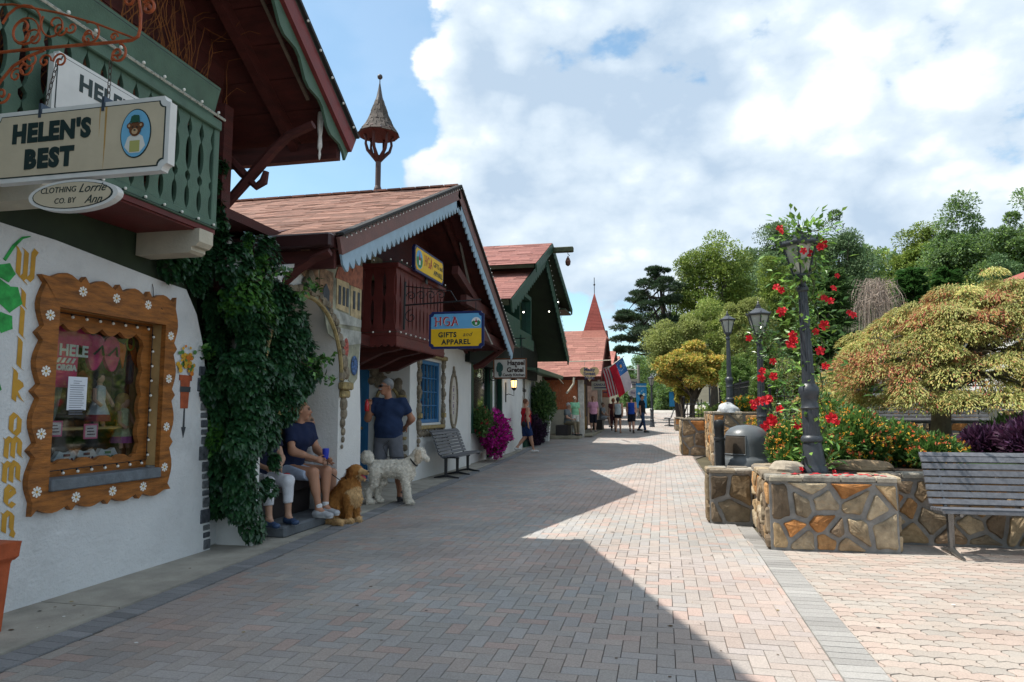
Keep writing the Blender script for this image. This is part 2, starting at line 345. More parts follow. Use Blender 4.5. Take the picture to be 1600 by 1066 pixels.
for j in range(ny):
    y=-1.2+j*w
    if y>58: break
    xl=kerb_x(y)+.24; xr=.86 if y<21 else (.86+1.3*sm(21,25,y)) if y<40 else 2.1+(y-40)*.1
    for i in range(nxx):
        x=X0+i*w; t=(i-j)%4
        if t==0: c=(x+w,y+w/2,w,w/2)
        elif t==3: c=(x+w/2,y+w,w/2,w)
        else: continue
        a_,b_=max(c[0]-c[2],xl),min(c[0]+c[2],xr)
        if b_-a_<.018: continue
        c=((a_+b_)/2,c[1],(b_-a_)/2,c[3])
        if y>7.6 and c[0]>.80 and y<21: continue
        cells.append(c)
cells=np.array(cells); v,f=brick_array(cells[:,0],cells[:,1],cells[:,2],cells[:,3],0)
cc=brick_cols(cells[:,0],cells[:,1],3,pal,wts)
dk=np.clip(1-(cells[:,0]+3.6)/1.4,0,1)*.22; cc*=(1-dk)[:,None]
MB_paver=mat('paver_brick',(1,1,1),.9,var=.16,scale=95,bump=.5,bscale=260,attr=True,dirt=.22)
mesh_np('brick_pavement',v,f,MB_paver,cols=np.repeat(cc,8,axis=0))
tag(bpy.data.objects['brick_pavement'],kind='structure')
# soldier courses: dark one at the kerb, grey one on the right
ys_=np.arange(-1.2,60,w); 
cx=np.array([kerb_x(y)+.12 for y in ys_]); v1,f1=brick_array(cx,ys_,np.full(len(ys_),w),np.full(len(ys_),w/2),-.045)
c1=np.array([(.24,.24,.245)])*(1+nr.normal(0,.1,(len(ys_),1)))
yr=np.arange(-1.2,7.2,w); v2,f2=brick_array(np.full(len(yr),.981),yr,np.full(len(yr),.118),np.full(len(yr),w/2),0,inset=.0018,ch=.0022)
c2=np.array([(.35,.335,.315)])*(1+nr.normal(0,.1,(len(yr),1)))
yr3=np.arange(7.25,8.6,w); v3,f3=brick_array(np.full(len(yr3),.91),yr3,np.full(len(yr3),.085),np.full(len(yr3),w/2),0); c3=np.array([(.30,.29,.275)])*(1+nr.normal(0,.1,(len(yr3),1)))
V=np.vstack([v1,v2,v3]); FF=np.vstack([f1,f2+len(v1),f3+len(v1)+len(v2)]); CC=np.vstack([np.repeat(c1,8,0),np.repeat(c2,8,0),np.repeat(c3,8,0)])
tag(mesh_np('soldier_course',V,FF,MB_paver,cols=CC),kind='structure')
# wavy edged pavers on the right
mb=MB(); L=.205; Wd=.1025; amp=.011; k=0
def clip(poly,nx_,ny_,c):
    out=[]
    for i in range(len(poly)):
        a=poly[i]; b=poly[(i+1)%len(poly)]; da=a[0]*nx_+a[1]*ny_-c; db=b[0]*nx_+b[1]*ny_-c
        if da<=0: out.append(a)
        if (da<0<db) or (db<0<da): t=da/(da-db); out.append((a[0]+(b[0]-a[0])*t,a[1]+(b[1]-a[1])*t))
    return out
def zz(t): 
    t=(t/(L/2))%1; return amp*(1-abs(2*t-1)*2)
px=[]
for j in range(int((8.25+1.2)/Wd)):
    y0=-1.2+j*Wd
    for i in range(-1,int(10/L)):
        x0=1.115+i*L+(L/2 if j%2 else 0)
        if x0+L<1.10 or x0>10.5: continue
        g=.002; pts=[]
        q=8
        for s in range(q+1): xx=x0+g+(L-2*g)*s/q; pts.append((xx,y0+g+zz(xx-x0)))
        for s in range(1,4): yy=y0+g+(Wd-2*g)*s/4; pts.append((x0+L-g+zz(0)*0+.010*math.sin(PI*s/2),yy+zz(L-g)))
        for s in range(q,-1,-1): xx=x0+g+(L-2*g)*s/q; pts.append((xx,y0+Wd-g+zz(xx-x0)))
        for s in range(3,0,-1): yy=y0+g+(Wd-2*g)*s/4; pts.append((x0+g+.010*math.sin(PI*s/2),yy+zz(g)))
        if x0<1.09: pts=clip(pts,-1,0,-1.098)
        if len(pts)<3: continue
        cxm,cym=x0+L/2,y0+Wd/2; n=len(pts)
        bn=mnoise.noise(Vector((cxm*.6,cym*.6,9))); c=rng.choice([(.45,.38,.325),(.47,.385,.33),(.44,.385,.335),(.42,.375,.33),(.46,.365,.31)]); f_=1+.12*bn+rng.gauss(0,.05)
        mb.col=tuple(min(.9,a*f_) for a in c)
        tz=rng.gauss(0,.0008)
        mb.add([(cxm+(p[0]-cxm)*.982,cym+(p[1]-cym)*.965,tz) for p in pts]+[(p[0],p[1],-.010) for p in pts],[tuple(range(n))]+[(n+a,n+(a+1)%n,(a+1)%n,a) for a in range(n)])
mb.build('wavy_pavement',MB_paver,kind='structure')
# concrete walk along the shops
mb=MB(); yy=-3.0
while yy<58:
    y1=yy+2.4; a,b=yy+.006,y1-.006
    mb.add([(-9,a,gz(a)+.006),(kerb_x(a),a,gz(a)+.006),(kerb_x(b),b,gz(b)+.006),(-9,b,gz(b)+.006),(-9,a,gz(a)-.05),(kerb_x(a),a,gz(a)-.05),(kerb_x(b),b,gz(b)-.05),(-9,b,gz(b)-.05)],[(0,1,2,3),(4,5,1,0),(5,6,2,1),(6,7,3,2)]); yy=y1
mb.build('shop_walk',mat('walk_concrete',(.36,.335,.285),.9,var=.22,scale=3,bump=.35,bscale=60,dirt=.45),kind='structure')
# upper path continuing up to the right in the distance
mb=MB(); pts=[(-.5,57,5),(1.5,66,5),(5.5,78,6),(12,92,7)]
for (x,y,ww),(x2,y2,w2) in zip(pts[:-1],pts[1:]):
    mb.add([(x-ww,y,gz(y)+.02),(x+ww,y,gz(y)+.02),(x2+w2,y2,gz(y2)+.02),(x2-w2,y2,gz(y2)+.02)],[(0,1,2,3)])
mb.build('upper_path',mat('pale_path',(.42,.39,.35),.9,var=.15,scale=2),kind='structure')

# ================================================================== stone planters
STONE=mat('field_stone',(1,1,1),.82,var=.38,scale=8,bump=.9,bscale=26,attr=True,dirt=.25,spec=.25)
MORTAR=mat('mortar',(.27,.26,.245),.92,var=.2,scale=12,bump=.5,bscale=90)
SPAL=[(.25,.205,.15),(.29,.255,.195),(.19,.155,.12),(.34,.27,.18),(.38,.19,.075),(.30,.275,.23),(.22,.19,.155),(.33,.21,.11),(.15,.125,.10),(.35,.32,.26),(.25,.19,.12),(.24,.215,.175)]
def stones(mb,o,u,w_,h_,size,rd,n=None,gap=.021,bulge=.034,dark=1.0):
    """irregular fieldstones covering a w x h wall face; n = outward normal"""
    o=Vector(o);u=Vector(u).normalized();v=Vector((0,0,1)); n=Vector(n).normalized()
    nxs=max(1,round(w_/(size*1.15))); nys=max(1,round(h_/size)); sites=[]
    for j in range(nys):
        for i in range(nxs):
            if rd.random()<.10 and nxs>2: continue
            sites.append(((i+.5+(.25 if j%2 else -.25)+rd.uniform(-.38,.38))*w_/nxs,(j+.5+rd.uniform(-.36,.36))*h_/nys))
    for a,s in enumerate(sites):
        poly=[(0,0),(w_,0),(w_,h_),(0,h_)]
        for b,q in enumerate(sites):
            if a==b: continue
            nx_,ny_=q[0]-s[0],q[1]-s[1]; poly=clip(poly,nx_,ny_,((q[0]**2+q[1]**2)-(s[0]**2+s[1]**2))/2)
            if len(poly)<3: break
        if len(poly)<3: continue
        l=0
        for i in range(len(poly)):      # shrink by the joint
            pass
        cx_=sum(p[0] for p in poly)/len(poly); cy_=sum(p[1] for p in poly)/len(poly)
        shr=poly
        for i in range(len(poly)):
            p,q=poly[i],poly[(i+1)%len(poly)]; ex,ey=q[0]-p[0],q[1]-p[1]; L_=math.hypot(ex,ey)
            if L_<1e-6: continue
            nx_,ny_=ey/L_,-ex/L_; shr=clip(shr,nx_,ny_,p[0]*nx_+p[1]*ny_-gap*rd.uniform(.5,1.3))
            if len(shr)<3: break
        if len(shr)<3: continue
        # long edges get a bend, corners get cut
        q=[]
        for i in range(len(shr)):
            a_,b_=shr[i],shr[(i+1)%len(shr)]; d=math.hypot(b_[0]-a_[0],b_[1]-a_[1]); q.append(a_)
            if d>.1: q.append(((a_[0]+b_[0])/2+(cx_-(a_[0]+b_[0])/2)*rd.uniform(-.02,.13),(a_[1]+b_[1])/2+(cy_-(a_[1]+b_[1])/2)*rd.uniform(-.02,.13)))
        for _ in range(1):
            r=[]
            for i in range(len(q)):
                a_,b_=q[i],q[(i+1)%len(q)]; t=.18; r+=[(a_[0]*(1-t)+b_[0]*t,a_[1]*(1-t)+b_[1]*t),(a_[0]*t+b_[0]*(1-t),a_[1]*t+b_[1]*(1-t))]
            q=r
        area=abs(sum(q[i][0]*q[(i+1)%len(q)][1]-q[(i+1)%len(q)][0]*q[i][1] for i in range(len(q))))/2
        if area<.0012: continue
        c=rd.choice(SPAL); f_=rd.uniform(.85,1.25)*dark; mb.col=tuple(min(.8,x*f_*t_) for x,t_ in zip(c,(1.16,1.02,.84)))
        bu=bulge*rd.uniform(.5,1.2); m=len(q); tx,ty=rd.uniform(-.1,.1),rd.uniform(-.1,.1)
        rings=[]
        for sc,dd in ((1.0,-.01),(.985,bu*.5),(.90,bu*.95),(.5,bu*1.15)):
            rings.append([o+u*(cx_+(p[0]-cx_)*sc)+v*(cy_+(p[1]-cy_)*sc)+n*(dd+(tx*(p[0]-cx_)+ty*(p[1]-cy_))*(dd>0)*.7+(rd.uniform(-.004,.004) if dd>0 else 0)) for p in q])
        vs=[x for r_ in rings for x in r_]+[o+u*cx_+v*cy_+n*(bu*1.2)]
        fs=[(k_*m+i,k_*m+(i+1)%m,(k_+1)*m+(i+1)%m,(k_+1)*m+i) for k_ in range(3) for i in range(m)]+[(3*m+i,3*m+(i+1)%m,4*m) for i in range(m)]
        if u.cross(v).dot(n)<0: fs=[tuple(reversed(x)) for x in fs]
        mb.add(vs,fs)
def stone_wall(name,label,pts,h,base=0.0,size=.2,seed=1,closed=True,th=.25,cope=.05,soil=None,cat='stone planter',dark=1.0,copeout=.02,group=None):
    """pts: outline (counter-clockwise seen from above), faces get stones"""
    rd=random.Random(seed); cx_=sum(p[0] for p in pts)/len(pts); cy_=sum(p[1] for p in pts)/len(pts)
    root=thing(name,label,cat,(cx_,cy_,base),group)
    mb=MB(); mb.mi=1; n=len(pts); mb.col=(1,1,1)
    mb.prism(pts,(0,0,base-.02),(1,0,0),(0,1,0),(0,0,h-cope+.02-.005)); mb.mi=0
    for i in range(n if closed else n-1):
        a=Vector((*pts[i],base)); b=Vector((*pts[(i+1)%n],base)); u=b-a; nn=Vector((u.y,-u.x,0))
        if (nn.normalized()).dot(Vector((.3,-1,0)).normalized())<-.75: continue
        stones(mb,a,u,u.length,h-cope,size,rd,n=nn,dark=dark)
    mb.build('wall',[STONE,MORTAR],root)
    # coping of flat stones round the rim
    mb=MB()
    for i in range(n):
        a=Vector((*pts[i],base+h-cope)); b=Vector((*pts[(i+1)%n],base+h-cope)); u=(b-a); L_=u.length; u.normalize(); nn=Vector((u.y,-u.x,0)); t=0
        if i: t=0
        while t<L_-.02:
            s=min(rd.uniform(.18,.42),L_-t); 
            if L_-t-s<.1: s=L_-t
            c=rd.choice(SPAL[:4]+SPAL[5:7]+[(.34,.30,.24)]); f_=rd.uniform(1.0,1.35); mb.col=tuple(x*f_ for x in c)
            ov=copeout+rd.uniform(0,.02); zt=cope+rd.uniform(-.008,.006); g=.006
            q0=a+u*(t+g); q1=a+u*(t+s-g); i0=q0-nn*(th+rd.uniform(-.03,.03)); i1=q1-nn*(th+rd.uniform(-.03,.03)); q0=q0+nn*ov; q1=q1+nn*ov
            z=Vector((0,0,zt)); e=.008
            mid=(q0+q1+i0+i1)/4
            top=[p+(mid-p).normalized()*.014+z for p in (q0,q1,i1,i0)]; mids=[p+z*.7 for p in (q0,q1,i1,i0)]
            mb.add([q0,q1,i1,i0]+mids+top,[(0,1,5,4),(1,2,6,5),(2,3,7,6),(3,0,4,7),(4,5,9,8),(5,6,10,9),(6,7,11,10),(7,4,8,11),(8,9,10,11),(3,2,1,0)]); t+=s
    mb.build('coping',STONE,root)
    return root
# ================================================================== buildings
STUC=mat('stucco',(.62,.63,.63),.9,var=.07,scale=1.6,bump=.7,bscale=26,dirt=.26)
STUC2=mat('stucco_white',(.66,.66,.64),.9,var=.05,scale=2,bump=.45,bscale=30,dirt=.12)
REDW=mat('dark_red_wood',(.072,.016,.013),.7,var=.3,scale=3,bump=.4,bscale=30,stretch=(1,1,6))
REDP=mat('red_brown_paint',(.115,.022,.018),.6,var=.2,scale=5,bump=.25,bscale=40)
BRWN=mat('brown_purple_paint',(.16,.075,.065),.6,var=.2,scale=6,bump=.3,bscale=40)
GRN=mat('sage_green_paint',(.075,.135,.095),.6,var=.18,scale=5,bump=.25,bscale=60,dirt=.2)
DGRN=mat('dark_green_paint',(.012,.055,.035),.55,var=.2,scale=5,bump=.2)
DGB=mat('green_black_board',(.022,.035,.018),.7,var=.3,scale=3)
CREAM=mat('cream_paint',(.46,.42,.33),.7,var=.12,scale=5,bump=.3,bscale=40,dirt=.2)
LBLUE=mat('pale_blue_paint',(.27,.38,.47),.6,var=.12,scale=6,bump=.2)
BLUE=mat('blue_paint',(.03,.15,.32),.45,var=.12,scale=4,bump=.1)
OAK=mat('orange_stained_wood',(.29,.105,.020),.6,var=.42,scale=5,bump=.4,bscale=14,stretch=(3,1.2,7))
OAK2=mat('light_stained_wood',(.46,.30,.13),.55,var=.25,scale=4,bump=.2)
BLACK=mat('black_iron',(.012,.012,.014),.4,var=.2,scale=20,bump=.15)
DARK=mat('dark_interior',(.012,.010,.010),.9,var=0)
CARVE=mat('carved_stone_ornament',(.23,.19,.135),.75,var=.45,scale=9,bump=1.0,bscale=30)
GOLDC=mat('ochre_carving',(.33,.25,.11),.65,var=.4,scale=12,bump=.9,bscale=40)
SHIN=mat('asphalt_shingle',(1,1,1),.93,var=.14,scale=12,bump=.5,bscale=120,attr=True)
BULB=mat('bulb_glass',(.75,.74,.68),.15,var=0,spec=.6)
WIRE=mat('cable_green',(.02,.05,.035),.5,var=0)
SILV=mat('clear_cable',(.42,.45,.42),.3,var=.2,scale=30,metal=.4)
GLASS=glass_mat('shop_glass',(.82,.86,.86),.35)
X_,Y_,Z_=Vector((1,0,0)),Vector((0,1,0)),Vector((0,0,1))
def shingles(mb,o,u,v,Wd,Hh,pal,course=.135,tab=.30,rd=rng,th=.0045,thick=.0):
    """o lower left corner, u along eave, v up the slope"""
    o=Vector(o);u=Vector(u).normalized();v=Vector(v).normalized();n=u.cross(v)
    if n.z<0: n=-n
    nrow=int(math.ceil(Hh/course))
    for j in range(nrow):
        a=j*course; b=min(Hh,a+course*1.12); t=-(rd.random()*tab)
        wv=[rd.uniform(-.004,.004) for _ in range(3)]
        while t<Wd:
            s=tab*rd.uniform(.85,1.15); x0=max(0,t)+.002; x1=min(Wd,t+s)-.002
            if x1>x0+.01:
                c=rd.choice(pal); f_=rd.uniform(.82,1.15); mb.col=tuple(x*f_ for x in c)
                lo=rd.uniform(-.006,.006); l=n*(th*rd.choice((.5,.8,1,1.3,2.4)))
                P=[o+u*x0+v*(a+lo)+l,o+u*x1+v*(a+lo)+l,o+u*x1+v*b+n*.001,o+u*x0+v*b+n*.001]
                Q=[P[0]-l*1.2,P[1]-l*1.2]
                fs=[(0,1,2,3),(4,5,1,0)]
                mb.add(P+Q,fs)
            t+=s
    mb.col=(1,1,1)
def scallop(mb,a,b,down,depth,pitch,th,nrm,amp=.4,shape=0):
    """fretted trim board hung under the line a-b"""
    a=Vector(a);b=Vector(b);u=(b-a);L=u.length;u.normalize();dn=Vector(down).normalized();n=max(1,round(L/pitch));p=L/n
    poly=[(0,0),(L,0)]
    q=6
    for i in range(n*q,-1,-1):
        t=(i%q)/q; 
        if shape==0: d=depth*(1-amp+amp*abs(math.sin(PI*t)))
        elif shape==1: d=depth*(1-amp*.5+amp*.5*math.sin(2*PI*t))
        else: d=depth*(1-amp+amp*(1-abs(2*t-1)))
        poly.append((i/q*p,d))
    mb.prism(poly,a,u,dn,Vector(nrm).normalized()*th)
def bulbs(mb,pts,r=.012,dropv=(0,0,-1)):
    d=Vector(dropv)
    for p in pts:
        p=Vector(p); mb.mi=1; mb.beam(p,p+d*.022,.012,.012,up=(0,1,0)); mb.mi=0; mb.ball(p+d*.034,r,6,4)
def light_string(name,label,pts,step=.3,r=.013,cable=WIRE,cr=.005,drop=(0,0,-1),group='strings of small bulbs on the shops',slack=.0):
    pts=[Vector(p) for p in pts]; mb=MB(); mb.mi=1; mb.tube(pts,cr,5); bp=[]
    for a,b in zip(pts[:-1],pts[1:]):
        n=max(1,int((b-a).length/step)); bp+=[a.lerp(b,(i+.5)/n) for i in range(n)]
    bulbs(mb,bp,r,drop); return mb.build(name,[BULB,cable],None,label,'string lights',group)
PINK=[(.26,.135,.098),(.30,.16,.118),(.22,.112,.08),(.27,.15,.11),(.17,.088,.064)]
REDS=[(.27,.115,.095),(.30,.13,.108),(.23,.095,.08),(.28,.125,.105)]
def board_face(mb,o,u,W_,h,pitch,thick,nrm,gap,base=0):
    """row of fret-sawn baluster boards: gap(t) = half gap width at height fraction t"""
    o=Vector(o);u=Vector(u).normalized(); n=round(W_/pitch); p=W_/n; q=26
    for i in range(n):
        L=[(i*p+gap(k/q),k/q*h) for k in range(q+1)]; Rr=[((i+1)*p-gap(k/q),k/q*h) for k in range(q,-1,-1)]
        mb.prism(L+Rr,o,u,(0,0,1),Vector(nrm)*thick)
def gapA(t):
    g=.003
    def bump_(c,w_,a): 
        return a*math.sqrt(max(0,1-((t-c)/w_)**2)) if abs(t-c)<w_ else 0
    def dia(c,w_,a): return a*max(0,1-abs(t-c)/w_)
    return g+max(dia(.86,.10,.032),bump_(.60,.16,.034) if t>.44 else 0,bump_(.37,.05,.03),bump_(.16,.11,.026))
def gapB(t):
    return .004+max(.028*math.sqrt(max(0,1-((t-.72)/.18)**2)) if abs(t-.72)<.18 else 0,.028*math.sqrt(max(0,1-((t-.30)/.2)**2)) if abs(t-.30)<.2 else 0)

# ---------------------------------------------------------------- shop with green balcony (nearest, left)
B1=thing('gift_shop','white stucco shop with green balcony, big wooden framed display window and dark red upper storey','building',(-4.4,3,0))
WX=-4.3; wy0,wy1,wz0,wz1=4.13,5.29,.80,2.12
mb=MB(); th=(-.32,0,0)
def yz(mb,poly,x,d): mb.prism(poly,(x,0,0),(0,1,0),(0,0,1),(d,0,0))
edge=[(6.07,0),(6.02,.5),(5.97,1.0),(5.92,1.5),(5.84,1.95),(5.72,2.25),(5.56,2.46)]
yz(mb,[(-5,0),(wy0,0),(wy0,2.58),(-5,2.9)],WX,-.32)
yz(mb,[(wy0,0),(wy1,0),(wy1,wz0),(wy0,wz0)],WX,-.32)
yz(mb,[(wy0,wz1),(wy1,wz1),(wy1,2.475),(wy0,2.58)],WX,-.32)
yz(mb,[(wy1,0)]+edge+[(wy1,2.475)],WX,-.32)
mb.build('wall',STUC,B1)
mb=MB(); yz(mb,[(-5,2.35),(6.0,2.35),(6.0,4.2),(-5,4.2)],-4.66,-.1)
mb.box(-11,-4.4,5.75,5.85,0,4.2); mb.box(-11,-4.66,-5,-4.9,0,4.2)
mb.build('rear_wall',DGB,B1)
mb=MB(); yz(mb,[(-5,2.905),(5.6,2.45),(5.62,2.95),(-5,2.95)],WX-.02,-.25); mb.build('green_band',DGB,B1)
# upper storey siding
mb=MB(); z=2.95; k=0
while z<6.6:
    yz(mb,[(-4.5,z),(6.02,z),(6.02,z+.205),(-4.5,z+.205)],WX-.04+(.0 if k%2 else .004),-.12); z+=.21; k+=1
for zz_ in (6.6,6.9,7.2): mb.box(WX-.16,WX-.04,1.3-(7.55-zz_)/.66*.9,1.3+(7.55-zz_)/.66*.9,zz_,zz_+.29)
mb.beam((-4.28,5.96,2.5),(-4.28,5.96,4.4),.14,.14,up=(1,0,0)); mb.build('upper_wall',REDW,B1)
# roof
ap=(1.3,4.44+.61*5.8); ea=(7.1,4.44); el=(-4.6,4.44)
XE=-3.42; XB=-11
def slope_box(mb,p,q,x0,x1,th):
    p=Vector((0,p[0],p[1]));q=Vector((0,q[0],q[1])); d=(q-p).normalized(); n=Vector((0,-d.z,d.y)); 
    if n.z<0:n=-n
    a,b,c,e=p,q,q-n*th,p-n*th
    mb.prism([(a.y,a.z),(b.y,b.z),(c.y,c.z),(e.y,e.z)],(x0,0,0),(0,1,0),(0,0,1),(x1-x0,0,0))
mb=MB(); slope_box(mb,ap,ea,XB,XE-.03,.10); slope_box(mb,ap,el,XB,XE-.03,.10)
sd_=Vector((0,ea[0]-ap[0],ea[1]-ap[1])).normalized(); 
for i in range(18): # soffit planks
    p=Vector((0,ap[0],ap[1]-.16))+sd_*(.1+i*.38); q=p+sd_*.365
    if q.y<7.0: mb.prism([(p.y,p.z),(q.y,q.z),(q.y,q.z-.02),(p.y,p.z-.02)],(XB,0,0),(0,1,0),(0,0,1),(XE-.05-XB,0,0))
mb.box(XB,XE-.06,6.86,6.95,4.13,4.33)
for xx in (-4.0,-4.9,-5.8): 
    p=Vector((xx,ap[0],ap[1]-.24)); q=Vector((xx,6.9,4.30)); mb.beam(p,q,.09,.14)
mb.build('roof',REDW,B1)
mb=MB(); L1=math.hypot(ea[0]-ap[0],ea[1]-ap[1]); shingles(mb,(XB,ea[0],ea[1]+.02),(1,0,0),-sd_,XE-XB+.03,L1,REDS,tab=.5,course=.2); 
mb.build('shingles',SHIN,B1)
mb=MB(); P0=Vector((XE,ap[0],ap[1]+.01));P1=Vector((XE,ea[0]+.03,ea[1]-.01)); nn_=Vector((0,-sd_.z,sd_.y)); dn=-nn_
mb.prism([(0,0),(L1+.03,0),(L1+.03,.22),(0,.22)],P0,sd_,dn,(.045,0,0)); Q0=Vector((XE,ap[0],ap[1])); sl=Vector((0,el[0]-ap[0],el[1]-ap[1])).normalized(); L2=math.hypot(el[0]-ap[0],el[1]-ap[1]); mb.prism([(0,0),(L2,0),(L2,.22),(0,.22)],Q0,sl,Vector((0,sl.z,-sl.y)),(.045,0,0))
rk=mb.build('rake_board',mat('rake_red',(.17,.03,.03),.6,var=.2,scale=5,bump=.2),B1)
mb=MB(); scallop(mb,P0+dn*.16-X_*.03,P1+dn*.16-X_*.03,dn,.24,.55,.03,(1,0,0),amp=.42,shape=1); mb.build('fretted_trim',GRN,B1)
mb=MB(); mb.beam((XE+.02,ap[0],ap[1]+.035),(XE+.02,ea[0]+.06,ea[1]+.03),.10,.035,up=nn_); mb.build('roof_edge',mat('roof_edge_black',(.03,.03,.03),.8,var=.2,scale=20,bump=.4),B1)
light_string('light_string','string of clear bulbs along the edge of the high dark red roof at upper left',[(XE+.055,ap[0]+.2,ap[1]-.15),(XE+.055,ea[0],ea[1]-.02)],.30,.014,WIRE,.004,(.9,0,.4))
# trim pole and hanging broken baluster, wall brackets
mb=MB(); a=atx(411,0,-3.62); b=atx(482,155,-3.62); mb.beam(a+(a-b)*.6,b,.035,.045); mb.build('soffit_batten',mat('old_batten',(.20,.16,.12),.8,var=.3),B1)
mb=MB(); a=atx(501,176,-3.55); b=atx(501,252,-3.55); L=(a-b).length; mb.lathe([(0,0),(.012,.02),(.018,.06),(.012,.10),(.028,.14),(.03,.3*L),(.022,.5*L),(.03,.6*L),(.036,.8*L),(.034,L)],(a.x,a.y,a.z-L),4,ax=(1,1)); mb.build('hanging_baluster',mat('white_chipped_paint',(.62,.60,.56),.7,var=.25,scale=18),B1)
mb=MB(); pb=6.25
def pth(l,y): return [aty(x,y_,y) for x,y_ in l]
mb.tube(pth([(330,350),(352,322),(380,290),(404,262),(430,232),(452,212),(490,195)],pb),[.05,.05,.055,.06,.055,.05,.045],7)
mb.tube(pth([(335,232),(358,248),(378,270),(400,292)],pb),[.045,.045,.05,.03],7)
mb.tube(pth([(398,294),(412,284),(416,268)],pb),[.03,.045,.03],6)
mb.build('roof_brace',REDW,B1,smooth=True)
# dead creeper on the upper wall and soffit
mb=MB(); rr=random.Random(5)
for i in range(150):
    y=rr.uniform(2.6,5.7); z=3.1 if rr.random()<.5 else rr.uniform(3.2,4.6); p=Vector((WX+.02,y,z)); L=[p.copy()]; d=Vector((0,rr.uniform(-.5,.9),1))
    for k in range(rr.randint(8,18)):
        d=(d+Vector((0,rr.uniform(-.5,.5),rr.uniform(-.1,.4)))).normalized(); p=p+d*.13; zt=ap[1]-.28-.61*(p.y-ap[0])
        if p.z>min(zt,6.5): p=Vector((p.x+.05,p.y,min(zt,p.z))); d.x=.35
        p.x=min(p.x,XE-.2); L.append(p.copy())
    mb.tube(L,[.0045*(1-.7*k/len(L))+.001 for k in range(len(L))],4)
mb.build('dead_creeper',mat('dead_vine',(.21,.075,.02),.9,var=.4,scale=10),None,'dry orange-brown creeper stems spread over the dark red upper wall','vine')
# balcony
BX=-3.75; by0,by1=1.2,5.16; zb,zt_=2.93,3.80
bal=thing('balcony','sage green fret-sawn balcony','balcony',(BX,3.2,zb)); bal.parent=B1; bal.location=Vector((BX,3.2,zb))-B1.location
for k_ in ('label','category'): 
    if k_ in bal: del bal[k_]
mb=MB(); board_face(mb,(BX,by0,zb+.02),(0,1,0),by1-by0-.06,zt_-zb-.04,.152,.03,(-1,0,0),gapA); 
mb.box(WX,BX-.03,by1-.05,by1-.02,zb,zt_)
mb.build('baluster_boards',GRN,bal)
mb=MB(); mb.bbox(BX-.05,BX+.035,by0,by1+.01,zt_-.03,zt_+.06,.008); mb.bbox(BX-.05,BX+.03,by0,by1,zb-.04,zb+.03,.006); mb.bbox(BX-.06,BX+.012,by1-.055,by1+.015,zb-.04,zt_+.02,.006); mb.bbox(WX,BX-.02,by1-.02,by1+.01,zt_-.03,zt_+.05,.006)
mb.build('rail',GRN,bal)
mb=MB(); mb.prism([(-.24,0),(-.02,0),(.05,.27),(-.24,.27)],(BX,by0,zt_+.062),(1,0,0),(0,0,1),(0,by1-.05-by0,0)); mb.prism([(-.23,0),(-.22,0),(-.22,.27),(-.23,.27)],(BX,by0,zt_+.062),(1,0,0),(0,0,1),(0,.01,0))
mb.build('flower_trough',GRN,bal)
mb=MB()
for zz_ in (.05,.235): mb.beam((BX-.02+.02+.26*zz_+.002,by0,zt_+.062+zz_),(BX+.26*zz_+.002,by1-.09,zt_+.062+zz_),.003,.004)
mb.build('painted_line',BLACK,bal)
mb=MB(); mb.box(WX-.01,BX+.02,by0,by1-.01,zb-.085,zb-.045)
for i in range(5): mb.box(WX,BX,by0,by1-.03,zb-.10+.001*i,zb-.086) if i==0 else None
mb.build('soffit',mat('soffit_red',(.12,.022,.02),.6,var=.2,scale=4,bump=.2),bal)
for yb in (3.52,5.0):
    mb=MB(); mb.prism([(0,0),(.50,0),(.53,.02),(.53,.05),(.57,.055),(.60,.09),(.60,.20),(0,.20)],(WX,yb-.09,zb-.29),(1,0,0),(0,0,1),(0,.18,0)); mb.build('support_beam',CREAM,bal)
light_string('light_string','string of clear bulbs on a silver cable along the green balcony rail',[(BX+.05,by0,zt_+.075),(BX+.05,by1+.02,zt_+.075)],.21,.013,SILV,.013,(.5,0,.6))
light_string('light_string','string of bulbs along the bottom edge of the green balcony',[(BX+.045,by0,zb-.03),(BX+.045,by1,zb-.03)],.19,.012,WIRE,.004,(.8,0,.2))
# display window: stained wood surround with wavy outline
win=thing('display_window','big window','window',(WX,4.73,.6)); win.parent=B1; win.location=Vector((WX,4.73,.6))-B1.location
del win['category']; del win['label']
ox0,ox1,oz0,oz1=4.035,5.375,.655,2.30
def wavy(p0,p1,n,amp,outv,flip=1,lo=0):
    out=[]; p0=Vector(p0);p1=Vector(p1);o_=Vector(outv)
    for i in range(n):
        for k in range(8):
            t=k/8; s=(i+t)/n; c_=min(t,1-t); a=max(1-c_/.15,.95*math.sin(PI*max(0,min(1,(t-.1)/.8)))) ; out.append(tuple(p0.lerp(p1,s)+o_*(amp*(a-.2))))
    return out
outl=wavy((ox0,oz0),(ox1,oz0),4,.05,(0,-1))+wavy((ox1,oz0),(ox1,oz1),4,.05,(1,0))+wavy((ox1,oz1),(ox0,oz1),4,.065,(0,1))+wavy((ox0,oz1),(ox0,oz0),4,.06,(-1,0))
